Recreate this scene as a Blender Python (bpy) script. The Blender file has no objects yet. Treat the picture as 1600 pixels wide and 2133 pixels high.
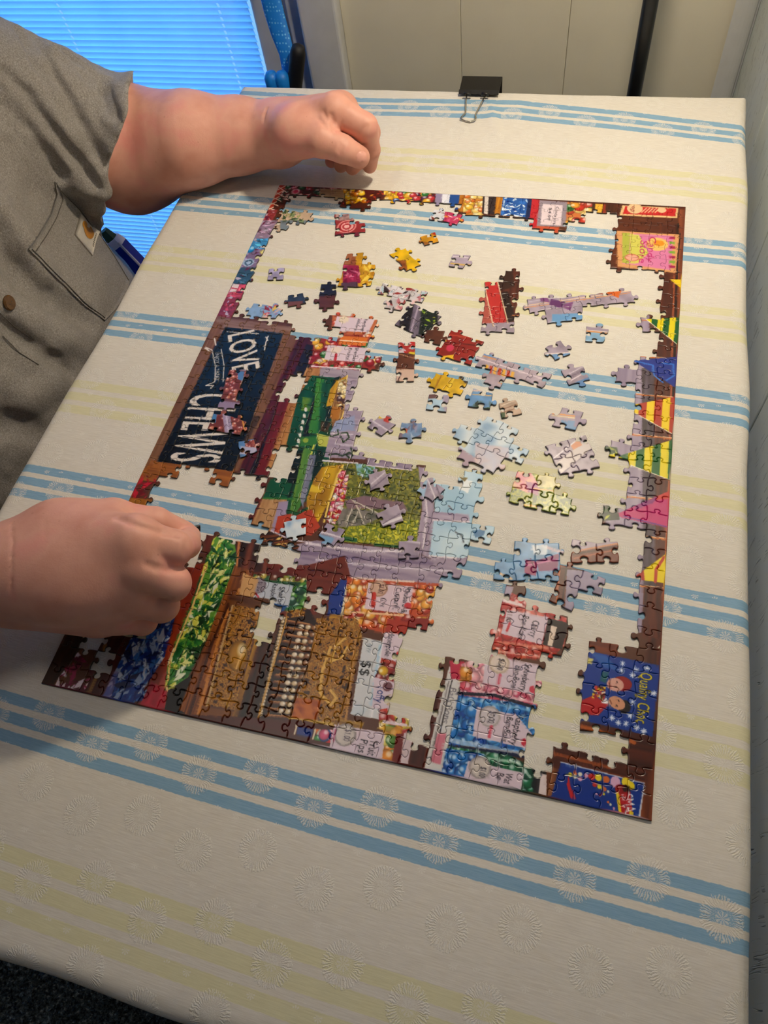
import bpy, bmesh, math, random
import numpy as np
from mathutils import Vector, Matrix
from mathutils.geometry import delaunay_2d_cdt

random.seed(7)
RNG = np.random.default_rng(11)
ZT = 0.75                                   # height of the table top above the floor
scene = bpy.context.scene
COL = scene.collection

# ------------------------------------------------------------------ camera
# x runs along the far edge of the table, y away from the photographer, z up from the table top
CR = np.array([[0.9661338, 0.2333521, -0.11014666],
               [0.1454558, -0.84507048, -0.51448858],
               [-0.21313868, 0.48104333, -0.85039357]])
CC = np.array([0.40194752, -0.11156744, 0.58807116])
FPX, CX, CY = 1530.2, 800.0, 1066.5
cam_data = bpy.data.cameras.new('camera')
cam_data.sensor_fit = 'VERTICAL'
cam_data.sensor_height = 36.0
cam_data.lens = FPX * 36.0 / 2133.0
cam_data.clip_start = 0.02
cam = bpy.data.objects.new('camera', cam_data)
m = Matrix.Identity(4)
for r in range(3):
    m[r][0], m[r][1], m[r][2] = CR[0][r], -CR[1][r], -CR[2][r]
m[0][3], m[1][3], m[2][3] = CC[0], CC[1], CC[2] + ZT
cam.matrix_world = m
COL.objects.link(cam)
scene.camera = cam

# ------------------------------------------------------------------ world, daylight, exposure
scene.view_settings.view_transform = 'Standard'
scene.view_settings.look = 'None'
scene.view_settings.gamma = 1.0
scene.view_settings.use_curve_mapping = False
scene.view_settings.exposure = 0.0
cy = scene.cycles
cy.max_bounces = 5; cy.diffuse_bounces = 3; cy.glossy_bounces = 2; cy.transmission_bounces = 3; cy.transparent_max_bounces = 6
cy.caustics_reflective = False; cy.caustics_refractive = False
cy.use_adaptive_sampling = True; cy.adaptive_threshold = 0.11; cy.adaptive_min_samples = 14
cy.use_denoising = True
world = bpy.data.worlds.new('sky')
scene.world = world
world.use_nodes = True
bg = world.node_tree.nodes['Background']
bg.inputs['Color'].default_value = (0.30, 0.65, 1.0, 1)
bg.inputs['Strength'].default_value = 1.0

def area_light(name, loc, target, sx, sy, power, color, shape='RECTANGLE'):
    ld = bpy.data.lights.new(name, 'AREA')
    ld.shape = shape
    ld.size = sx
    ld.size_y = sy
    ld.energy = power
    ld.color = color
    o = bpy.data.objects.new(name, ld)
    o.location = (loc[0], loc[1], loc[2] + ZT)
    d = Vector(target) - Vector(loc)
    o.rotation_euler = d.to_track_quat('-Z', 'Y').to_euler()
    COL.objects.link(o)
    return o

# daylight outside the glazed door, falling on the blind from behind
area_light('daylight', (-0.62, 1.62, 0.15), (-0.62, 1.2, 0.1), 0.9, 1.9, 19.0, (0.055, 0.37, 1.0))
# soft overhead fill, added to lift the room's ambient light; no real fitting
area_light('overhead_fill', (-0.25, 0.30, 1.60), (-0.25, 0.30, 0), 0.45, 0.45, 3.2, (1.0, 0.90, 0.78), 'DISK')

# ------------------------------------------------------------------ projection helpers (table-relative metres)
def ray(px, py):
    return CR.T @ np.array([(px - CX) / FPX, (py - CY) / FPX, 1.0])

def onz(px, py, z=0.0):
    d = ray(px, py)
    return CC + d * ((z - CC[2]) / d[2])

def ony(px, py, y):
    d = ray(px, py)
    return CC + d * ((y - CC[1]) / d[1])

def onx(px, py, x):
    d = ray(px, py)
    return CC + d * ((x - CC[0]) / d[0])

def tab(pts):
    """photo points lying on the table -> table x,y"""
    return np.array([onz(a, b)[:2] for a, b in pts])

# ------------------------------------------------------------------ object helpers
def link(o, parent=None):
    COL.objects.link(o)
    if parent is not None:
        o.parent = parent
    return o

def tag(o, label=None, category=None, group=None, kind=None):
    if label: o['label'] = label
    if category: o['category'] = category
    if group: o['group'] = group
    if kind: o['kind'] = kind
    return o

ORG = {}

def empty(name, loc, parent=None):
    o = bpy.data.objects.new(name, None)
    o.empty_display_size = 0.05
    o.location = (loc[0], loc[1], loc[2] + ZT)
    link(o)
    ORG[o] = np.array([loc[0], loc[1], loc[2]], float)
    return o

def mk(name, verts, faces, mat, parent=None, smooth=False, base=None, colors=None):
    """verts in table-relative metres; origin at base (top-level) or at the root's origin (child)"""
    verts = np.asarray(verts, float)
    if parent is not None:
        org = ORG[parent]
    else:
        org = np.array(base, float) if base is not None else np.array(
            [(verts[:, 0].min() + verts[:, 0].max()) / 2, (verts[:, 1].min() + verts[:, 1].max()) / 2, verts[:, 2].min()])
    me = bpy.data.meshes.new(name)
    me.from_pydata((verts - org).tolist(), [], [list(map(int, f)) for f in faces])
    if mat is not None:
        me.materials.append(mat)
    if smooth:
        me.polygons.foreach_set('use_smooth', [True] * len(me.polygons))
    if colors is not None:
        ca = me.color_attributes.new('print', 'FLOAT_COLOR', 'POINT')
        c = np.ones((len(verts), 4), np.float32)
        c[:, :3] = colors
        ca.data.foreach_set('color', c.ravel())
    me.update()
    o = bpy.data.objects.new(name, me)
    link(o, parent)
    if parent is None:
        o.location = (org[0], org[1], org[2] + ZT)
    ORG[o] = org
    return o

class MB:
    """collects simple solids into one mesh"""
    def __init__(s):
        s.v, s.f = [], []
    def add(s, v, f):
        n = len(s.v)
        s.v.extend([tuple(map(float, p)) for p in v])
        s.f.extend([[i + n for i in q] for q in f])
        return s
    def box(s, x0, x1, y0, y1, z0, z1):
        v = [(x, y, z) for z in (z0, z1) for y in (y0, y1) for x in (x0, x1)]
        return s.add(v, [(0, 2, 3, 1), (4, 5, 7, 6), (0, 1, 5, 4), (2, 6, 7, 3), (0, 4, 6, 2), (1, 3, 7, 5)])
    def bbox(s, x0, x1, y0, y1, z0, z1, b=0.002, seg=2):
        bm = bmesh.new()
        bmesh.ops.create_cube(bm, size=1.0)
        for v in bm.verts:
            v.co = Vector(((x0 + x1) / 2 + v.co.x * (x1 - x0), (y0 + y1) / 2 + v.co.y * (y1 - y0), (z0 + z1) / 2 + v.co.z * (z1 - z0)))
        bmesh.ops.bevel(bm, geom=bm.edges[:], offset=b, segments=seg, affect='EDGES', profile=0.5)
        bm.verts.index_update()
        s.add([v.co[:] for v in bm.verts], [[v.index for v in f.verts] for f in bm.faces])
        bm.free()
        return s
    def tube(s, pts, r, n=12, cap=True, closed=False):
        pts = [np.array(p, float) for p in pts]
        rs = r if hasattr(r, '__len__') else [r] * len(pts)
        rings = []
        up = np.array([0.0, 0, 1])
        prev = None
        L = len(pts)
        for i, p in enumerate(pts):
            if closed:
                t = pts[(i + 1) % L] - pts[i - 1]
            else:
                t = pts[min(i + 1, L - 1)] - pts[max(i - 1, 0)]
            t = t / (np.linalg.norm(t) + 1e-12)
            if prev is None:
                a = up if abs(t[2]) < 0.9 else np.array([1.0, 0, 0])
                u = np.cross(a, t)
            else:
                u = prev - t * (prev @ t)
            u = u / (np.linalg.norm(u) + 1e-12)
            prev = u
            w = np.cross(t, u)
            rings.append([p + rs[i] * (math.cos(2 * math.pi * k / n) * u + math.sin(2 * math.pi * k / n) * w) for k in range(n)])
        v = [q for rg in rings for q in rg]
        f = []
        for i in range(L if closed else L - 1):
            for k in range(n):
                a, b = i * n + k, i * n + (k + 1) % n
                c, d = ((i + 1) % L) * n + (k + 1) % n, ((i + 1) % L) * n + k
                f.append((a, b, c, d))
        if cap and not closed:
            f.append(tuple(reversed(range(n))))
            f.append(tuple(range((L - 1) * n, L * n)))
        return s.add(v, f)
    def lathe(s, prof, c, n=32):
        v, f = [], []
        for (r, z) in prof:
            for k in range(n):
                a = 2 * math.pi * k / n
                v.append((c[0] + r * math.cos(a), c[1] + r * math.sin(a), c[2] + z))
        for i in range(len(prof) - 1):
            for k in range(n):
                f.append((i * n + k, i * n + (k + 1) % n, (i + 1) * n + (k + 1) % n, (i + 1) * n + k))
        return s.add(v, f)
    def build(s, name, mat, parent=None, smooth=False, base=None):
        return mk(name, s.v, s.f, mat, parent, smooth, base)

# ------------------------------------------------------------------ material helpers
def lin(c):
    c = np.asarray(c, float) / 255.0
    return np.where(c <= 0.04045, c / 12.92, ((c + 0.055) / 1.055) ** 2.4)

def L4(c):
    a = lin(c)
    return (float(a[0]), float(a[1]), float(a[2]), 1.0)

class NT:
    def __init__(s, name):
        s.m = bpy.data.materials.new(name)
        s.m.use_nodes = True
        s.t = s.m.node_tree
        s.b = s.t.nodes['Principled BSDF']
        s.out = s.t.nodes['Material Output']
    def n(s, typ, **kw):
        nd = s.t.nodes.new(typ)
        for k, v in kw.items():
            setattr(nd, k, v)
        return nd
    def l(s, a, b):
        s.t.links.new(a, b)
    def val(s, sock, v):
        if hasattr(v, 'is_linked') or isinstance(v, bpy.types.NodeSocket):
            s.l(v, sock)
        else:
            sock.default_value = v
    def math(s, op, a, b=None, c=None, clamp=False):
        nd = s.n('ShaderNodeMath', operation=op)
        nd.use_clamp = clamp
        s.val(nd.inputs[0], a)
        if b is not None: s.val(nd.inputs[1], b)
        if c is not None: s.val(nd.inputs[2], c)
        return nd.outputs[0]
    def mix(s, fac, a, b, blend='MIX'):
        nd = s.n('ShaderNodeMix', data_type='RGBA', blend_type=blend)
        s.val(nd.inputs[0], fac)
        s.val(nd.inputs[6], a)
        s.val(nd.inputs[7], b)
        return nd.outputs[2]
    def noise(s, vec, scale, detail=3.0, rough=0.55, out='Fac'):
        nd = s.n('ShaderNodeTexNoise')
        if vec is not None: s.l(vec, nd.inputs['Vector'])
        nd.inputs['Scale'].default_value = scale
        nd.inputs['Detail'].default_value = detail
        nd.inputs['Roughness'].default_value = rough
        return nd.outputs[out]
    def mapping(s, vec, scale=(1, 1, 1), rot=(0, 0, 0), loc=(0, 0, 0)):
        nd = s.n('ShaderNodeMapping')
        s.l(vec, nd.inputs['Vector'])
        nd.inputs['Scale'].default_value = scale
        nd.inputs['Rotation'].default_value = rot
        nd.inputs['Location'].default_value = loc
        return nd.outputs[0]
    def pos(s):
        return s.n('ShaderNodeNewGeometry').outputs['Position']
    def ramp(s, fac, stops):
        nd = s.n('ShaderNodeValToRGB')
        s.l(fac, nd.inputs[0])
        e = nd.color_ramp.elements
        while len(e) < len(stops): e.new(0.5)
        for i, (p, c) in enumerate(stops):
            e[i].position = p
            e[i].color = c if len(c) == 4 else tuple(c) + (1,)
        return nd.outputs[0]
    def bump(s, height, strength=0.3, dist=0.001, normal=None):
        nd = s.n('ShaderNodeBump')
        nd.inputs['Strength'].default_value = strength
        nd.inputs['Distance'].default_value = dist
        s.l(height, nd.inputs['Height'])
        if normal is not None: s.l(normal, nd.inputs['Normal'])
        return nd.outputs[0]
    def fin(s, color=None, rough=None, normal=None, spec=None, metal=None):
        if color is not None: s.val(s.b.inputs['Base Color'], color)
        if rough is not None: s.val(s.b.inputs['Roughness'], rough)
        if normal is not None: s.l(normal, s.b.inputs['Normal'])
        if spec is not None: s.val(s.b.inputs['Specular IOR Level'], spec)
        if metal is not None: s.val(s.b.inputs['Metallic'], metal)
        return s.m

def plain(name, rgb, rough=0.5, var=0.10, scale=30.0, bumpd=0.0, metal=0.0, spec=0.5):
    """a lightly mottled procedural material"""
    t = NT(name)
    p = t.pos()
    nz = t.noise(p, scale, 4.0)
    c = L4(rgb)
    d = tuple(x * (1 - var) for x in c[:3]) + (1,)
    e = tuple(min(1, x * (1 + var)) for x in c[:3]) + (1,)
    col = t.ramp(nz, [(0.3, d), (0.7, e)])
    nrm = t.bump(t.noise(p, scale * 6, 3.0), 0.4, bumpd) if bumpd else None
    return t.fin(col, rough, nrm, spec, metal)
# ================================================================== ROOM
XR, YB, XL, YF, ZF, ZC = 0.602, 1.20, -1.9, -2.0, -ZT, 1.65

def wall_mat(name, rgb, grain=True):
    t = NT(name)
    p = t.pos()
    st = t.mapping(p, scale=(60, 60, 3.0))
    g = t.noise(st, 1.0, 5.0, 0.6)
    big = t.noise(p, 5.0, 3.0)
    c = L4(rgb)
    col = t.ramp(big, [(0.25, tuple(x * 0.93 for x in c[:3])), (0.75, tuple(min(1, x * 1.05) for x in c[:3]))])
    crack = t.math('POWER', t.math('ABSOLUTE', t.math('SUBTRACT', g, 0.5)), 0.5)
    nrm = t.bump(crack, 0.35 if grain else 0.12, 0.0012)
    return t.fin(col, 0.55, nrm)

m_wall_back = wall_mat('painted_panel', (222, 215, 194), False)

def grain_wall():
    t = NT('painted_wood_grain')
    p = t.pos()
    sep = t.n('ShaderNodeSeparateXYZ'); t.l(p, sep.inputs[0])
    cmb = t.n('ShaderNodeCombineXYZ')
    warp = t.math('MULTIPLY', t.noise(p, 9.0, 2.0), 0.035)
    t.l(t.math('MULTIPLY', t.math('ADD', sep.outputs['Y'], warp), 150.0), cmb.inputs[0])
    t.l(t.math('MULTIPLY', sep.outputs['Z'], 5.0), cmb.inputs[1])
    g = t.noise(cmb.outputs[0], 1.0, 2.0, 0.5)
    line = t.math('SUBTRACT', 1.0, t.math('MULTIPLY', t.math('ABSOLUTE', t.math('SUBTRACT', g, 0.47)), 55.0, clamp=True), clamp=True)
    dash = t.math('GREATER_THAN', t.noise(p, 60.0, 1.0), 0.52)
    line = t.math('MULTIPLY', line, dash)
    c = L4((218, 226, 222))
    col = t.mix(t.math('MULTIPLY', line, 0.55), c, L4((96, 98, 92)))
    nrm = t.bump(t.math('SUBTRACT', 1.0, line), 0.5, 0.001)
    return t.fin(col, 0.5, nrm)

m_wall_right = grain_wall()
m_wall_plain = wall_mat('painted_wall', (196, 186, 164), False)
m_ceiling = plain('ceiling_paint', (225, 218, 205), 0.8, 0.04, 8)
m_white_trim = plain('white_trim_paint', (205, 205, 205), 0.45, 0.05, 25)
m_door = plain('white_door_paint', (190, 194, 200), 0.45, 0.05, 20)

def carpet_mat():
    t = NT('dark_carpet')
    p = t.pos()
    n1 = t.noise(p, 160.0, 3.0, 0.7)
    col = t.ramp(n1, [(0.35, L4((30, 36, 42))), (0.55, L4((104, 118, 126))), (0.70, L4((204, 212, 216)))])
    nrm = t.bump(n1, 1.0, 0.006)
    return t.fin(col, 0.95, nrm, 0.1)
m_carpet = carpet_mat()

def struct(o):
    o['kind'] = 'structure'
    return o

# carpet with short upstanding tufts where the camera can see it
fv, ff = [], []
NXF, NYF = 60, 60
struct(MB().box(XL, XR + .1, YF, YB + .1, ZF - .05, ZF).build('floor', m_carpet))
tv, tf = [], []
rr = np.random.default_rng(3)
for k in range(9000):
    x, y = rr.normal(-.02, .26), rr.normal(-.34, .17)
    a = rr.uniform(0, 6.28); h = rr.uniform(.006, .012); r = .004
    n = len(tv)
    lx, ly = rr.uniform(-.006, .006, 2)
    tv += [(x + r * math.cos(a), y + r * math.sin(a), ZF), (x + r * math.cos(a + 2.1), y + r * math.sin(a + 2.1), ZF),
           (x + r * math.cos(a + 4.2), y + r * math.sin(a + 4.2), ZF), (x + lx, y + ly, ZF + h)]
    tf += [(n, n + 1, n + 3), (n + 1, n + 2, n + 3), (n + 2, n, n + 3)]
pile = mk('carpet_pile', tv, tf, m_carpet)
tag(pile, 'dark charcoal carpet pile on the floor below the table', 'carpet', kind='stuff')
struct(MB().box(XL, XR + .1, YF, YB + .1, ZC, ZC + .05).build('ceiling', m_ceiling))
struct(MB().box(XL - .1, XL, YF, YB + .1, ZF, ZC).build('wall_left', m_wall_plain))
struct(MB().box(XL - .1, XR + .1, YF - .1, YF, ZF, ZC).build('wall_front', m_wall_plain))

# back wall: sheets of painted panelling with open grooves, and the strip above / left of the door
DX0, DX1 = -1.10, -0.132          # door opening
wb = MB()
wb.box(-.062, XR + .1, YB + .012, YB + .1, ZF, ZC)
wb.box(XL, DX0, YB, YB + .1, ZF, ZC)
wb.box(DX0, -.062, YB, YB + .1, 1.33, ZC)
wb.box(DX1 + .03, -.062, YB + .012, YB + .1, ZF, 1.33)
wall_back = struct(wb.build('wall_back', m_wall_plain))
for a, b in ((-.062, .1448), (.1452, .3228), (.3232, .60)):
    MB().bbox(a, b, YB, YB + .0125, ZF, ZC, .0012).build('panel', m_wall_back, wall_back)

# right wall: vertical boards with embossed grain
wr = struct(MB().box(XR + .012, XR + .1, YF, YB, ZF, ZC).build('wall_right', m_wall_plain))
ys = [YB, .905, .672, .438, -.36, -.75, -1.2, -1.6, YF]
for a, b in zip(ys[1:], ys[:-1]):
    MB().bbox(XR, XR + .0125, a + .001, b - .001, ZF, ZC, .002).build('board', m_wall_right, wr)
# rounded corner moulding
pr = []
for k in range(9):
    a = math.pi / 2 * k / 8
    pr.append((XR - .034 + .034 * math.sin(a) - .002, YB - .034 * math.cos(a) * .35))
cv_, cf_ = [], []
for zz in (ZF, ZC):
    for (x, y) in pr + [(XR, YB)]:
        cv_.append((x, y, zz))
nn = len(pr) + 1
for i in range(nn):
    cf_.append((i, (i + 1) % nn, nn + (i + 1) % nn, nn + i))
struct(mk('trim_1', cv_, cf_, m_white_trim))

# door with full-length glass, blind inside, casing
struct(MB().bbox(-.1325, -.062, YB - .022, YB + .03, ZF, 1.38, .006, 3).build('trim_2', m_white_trim))
struct(MB().bbox(DX0 - .07, DX0, YB - .022, YB + .03, ZF, 1.38, .006, 3).build('trim_3', m_white_trim))
struct(MB().bbox(DX0 - .07, -.062, YB - .022, YB + .03, 1.31, 1.38, .006, 3).build('trim_4', m_white_trim))
BX0, BX1 = -1.02, -0.232           # blind
door = struct(MB().bbox(-.163, -.134, YB + .002, YB + .05, ZF, 1.31, .003).build('door_1', m_door))
dm = MB()
dm.bbox(BX1 - .002, -.166, YB + .016, YB + .055, ZF, 1.30, .004)
dm.bbox(DX0, BX0 - .003, YB + .016, YB + .055, ZF, 1.30, .004)
dm.bbox(BX0 - .003, BX1 - .002, YB + .016, YB + .055, ZF, ZF + .03, .004)
dm.bbox(BX0 - .003, BX1 - .002, YB + .016, YB + .055, 1.24, 1.30, .004)
dm.build('door_leaf', m_door, door)
def glass_mat():
    t = NT('window_glass')
    tr = t.n('ShaderNodeBsdfTransparent'); gl = t.n('ShaderNodeBsdfGlossy')
    gl.inputs['Roughness'].default_value = 0.03
    tr.inputs['Color'].default_value = (.93, .96, 1, 1)
    mx = t.n('ShaderNodeMixShader'); mx.inputs[0].default_value = 0.06
    t.l(tr.outputs[0], mx.inputs[1]); t.l(gl.outputs[0], mx.inputs[2]); t.l(mx.outputs[0], t.out.inputs[0])
    return t.m
m_glass = glass_mat()
MB().box(BX0 - .003, BX1 - .002, YB + .046, YB + .05, ZF + .03, 1.24).build('pane', m_glass, door)

def slat_mat():
    t = NT('translucent_slat')
    df = t.n('ShaderNodeBsdfDiffuse'); tl = t.n('ShaderNodeBsdfTranslucent')
    df.inputs['Color'].default_value = (.74, .80, .86, 1)
    nz = t.noise(t.mapping(t.pos(), scale=(2, 2, 1)), 6.0, 2.0)
    c = t.ramp(nz, [(.3, (.62, .74, .86, 1)), (.7, (.72, .82, .92, 1))])
    t.l(c, tl.inputs['Color'])
    mx = t.n('ShaderNodeMixShader'); mx.inputs[0].default_value = 0.62
    t.l(df.outputs[0], mx.inputs[1]); t.l(tl.outputs[0], mx.inputs[2]); t.l(mx.outputs[0], t.out.inputs[0])
    return t.m
m_slat = slat_mat()
blind = empty('window_blind', ((BX0 + BX1) / 2, YB + .012, ZF + .03))
tag(blind, 'closed horizontal mini blind glowing blue in the glazed door behind the arm', 'blind')
PITCH = 0.0113
zs = np.arange(ZF + .045, 1.225, PITCH)
prof = []
for k in range(5):                       # shallow arched cross-section, tilted shut
    s = (k / 4 - .5)
    prof.append((s * .0176, .0013 * (1 - 4 * s * s)))
ang = math.radians(66)
ca, sa = math.cos(ang), math.sin(ang)
holes = [ony(px, 0, YB)[0] for px in (108, 445)]
xsl = [BX0] + [h + d for h in holes for d in (-.0022, .0022)] + [BX1 - .004]
v, f = [], []
for x in xsl:
    for (s, h) in prof:
        v.append((x, YB + .012 - s * ca - h * sa, s * sa - h * ca))
for i in range(len(xsl) - 1):
    for k in range(4):
        if i in (1, 3) and k in (1, 2): continue          # route hole for the ladder cord
        f.append((i * 5 + k, i * 5 + k + 1, (i + 1) * 5 + k + 1, (i + 1) * 5 + k))
slat0 = None
for i, z in enumerate(zs):
    if slat0 is None:
        slat0 = mk('slat', np.array(v) + [0, 0, z], f, m_slat, blind, True)
    else:
        c = slat0.copy(); COL.objects.link(c); c.parent = blind
        c.location = (0, 0, z - zs[0])
m_cord = plain('blind_cord', (235, 245, 250), .6, .03)
for px in (108, 445):
    xx = ony(px, 0, YB)[0]
    for dy in (.0085,):
        MB().tube([(xx, YB + .012 + dy, ZF + .03), (xx, YB + .012 + dy, 1.235)], .0007, 5).build('cord', m_cord, blind)
MB().bbox(BX0, BX1 - .004, YB + .002, YB + .022, 1.215, 1.238, .002).build('head_rail', m_white_trim, blind)
MB().bbox(BX0, BX1 - .004, YB + .004, YB + .020, ZF + .030, ZF + .040, .002).build('bottom_rail', m_white_trim, blind)
# ================================================================== TABLE AND CLOTH
TX0, TX1, TY0, TY1 = -.138, .578, -.196, .921
m_tabletop = plain('table_laminate', (120, 90, 62), .5, .12, 12)
m_metal_dark = plain('dark_steel', (40, 40, 42), .4, .05, 40, 0, .6)
table = empty('folding_table', ((TX0 + TX1) / 2, (TY0 + TY1) / 2, ZF))
tag(table, 'narrow folding table hidden under the striped tablecloth', 'table')
MB().bbox(TX0 + .003, TX1 - .003, TY0 + .003, TY1 - .003, -.034, -.004, .010, 3).build('table_top', m_tabletop, table)
for x in (TX0 + .06, TX1 - .06):
    for y in (TY0 + .10, TY1 - .10):
        MB().tube([(x, y, ZF), (x, y, -.034)], .0125, 12).build('leg', m_metal_dark, table)
for y in (TY0 + .10, TY1 - .10):
    MB().tube([(TX0 + .06, y, -.5), (TX1 - .06, y, -.5)], .009, 10).build('stretcher', m_metal_dark, table)

# stripe coordinate: index of the blue band sets, bent the way the cloth lies
SX = np.array([-.127, .06, .283, .43, .58])
SY = np.array([[.881, .870, .873, .855, .832], [.646, .638, .6275, .619, .612], [.420, .417, .407, .398, .390],
               [.195, .190, .1825, .176, .169], [-.027, -.036, -.044, -.048, -.051], [-.252, -.262, -.27, -.272, -.275]])
SY = np.vstack([2 * SY[:1] - SY[1:2] + .01, SY])
PER = 0.2255
def stripe_v(x, y):
    out = np.empty_like(x)
    cols = np.array([np.interp(x, SX, r) for r in SY])      # sets x points
    for i in range(len(x)):
        out[i] = np.interp(-y[i], -cols[:, i], np.arange(len(SY)) - 1.0)
    return -out * PER + .881

# coordinates across the sheet: flat top, rounded edge, short drop, tucked under
def axis(a0, a1, step, drop=.036, rad=.012):
    s, p, z = [], [], []
    arc = [(k / 5) * math.pi / 2 for k in range(6)]
    # left side, from the tucked end inwards
    left = [(a0 + .05, -drop - .006), (a0 + .012, -drop - .005), (a0 + .003, -drop), (a0, -drop + .006), (a0, -rad - .004)] + \
           [(a0 + rad - rad * math.cos(t), -rad + rad * math.sin(t)) for t in arc]
    n = int((a1 - a0 - 2 * rad) / step)
    mid = [(a0 + rad + (a1 - a0 - 2 * rad) * k / n, 0.0) for k in range(1, n)]
    right = [(a0 + a1 - q[0], q[1]) for q in reversed(left)]
    allp = left + mid + right
    d = 0.0
    for i, q in enumerate(allp):
        if i: d += math.hypot(q[0] - allp[i - 1][0], q[1] - allp[i - 1][1])
        s.append(d); p.append(q[0]); z.append(q[1])
    s = np.array(s); s = s - s[len(left)] + allp[len(left)][0]
    return s, np.array(p), np.array(z)

us, xs, xz = axis(TX0, TX1, .006)
vs, ysx, yz = axis(TY0, TY1, .006)
UU, VV = np.meshgrid(us, vs)
X, Y = np.meshgrid(xs, ysx)
XZ, YZ = np.meshgrid(xz, yz)
Z = np.minimum(XZ, YZ)
# tiny random undulation and the creases one can see
def vnoise(x, y, s, seed):
    r = np.random.default_rng(seed)
    g = r.standard_normal((64, 64))
    fx, fy = x * s + 20, y * s + 20
    ix, iy = np.floor(fx).astype(int), np.floor(fy).astype(int)
    tx, ty = fx - ix, fy - iy
    tx, ty = tx * tx * (3 - 2 * tx), ty * ty * (3 - 2 * ty)
    G = lambda a, b: g[a % 64, b % 64]
    return (G(ix, iy) * (1 - tx) * (1 - ty) + G(ix + 1, iy) * tx * (1 - ty) + G(ix, iy + 1) * (1 - tx) * ty + G(ix + 1, iy + 1) * tx * ty)
Zn = vnoise(X, Y, 18, 1) * .00018 + vnoise(X, Y, 45, 2) * .00010
def crease(p0, p1, h, wd):
    global Zn
    a, b = tab([p0, p1])
    ba = b - a
    t = np.clip(((X - a[0]) * ba[0] + (Y - a[1]) * ba[1]) / (ba @ ba), 0, 1)
    d = np.hypot(X - a[0] - t * ba[0], Y - a[1] - t * ba[1])
    Zn = Zn + h * np.exp(-(d / wd) ** 2) * np.sin(np.pi * np.clip(t, .02, .98))
crease((820, 400), (868, 290), .0016, .006)
crease((880, 380), (930, 270), .0012, .005)
crease((1040, 300), (1018, 205), .0028, .007)
crease((960, 300), (975, 215), .0015, .006)
crease((790, 350), (800, 250), .0012, .006)
crease((1290, 520), (1300, 420), .0010, .005)
crease((1420, 420), (1445, 330), .0012, .006)
crease((1290, 1980), (1430, 2080), .0012, .008)
crease((1270, 1700), (1340, 1780), .0007, .005)
crease((560, 470), (640, 470), .0006, .006)
crease((1380, 620), (1520, 640), .0008, .006)
crease((150, 850), (330, 880), .0006, .004)
inside_puz = (X > -.01) & (X < .52) & (Y > -.01) & (Y < .70)
Zn = np.where(inside_puz, np.minimum(Zn, .0002), Zn)
Z = Z + Zn
Xw = X + np.where(YZ < -.002, vnoise(Y, X, 22, 5) * .0008, 0) + np.where(XZ < -.002, vnoise(Y * .6, X * 0, 16, 7) * .0012, 0)
Yw = Y + np.where(YZ < -.002, vnoise(X * .7, Y * 0, 14, 8) * .0016, 0)
ny_, nx_ = X.shape
verts = np.stack([Xw, Yw, Z], -1).reshape(-1, 3)
idx = np.arange(ny_ * nx_).reshape(ny_, nx_)
quads = np.stack([idx[:-1, :-1], idx[:-1, 1:], idx[1:, 1:], idx[1:, :-1]], -1).reshape(-1, 4)

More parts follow.
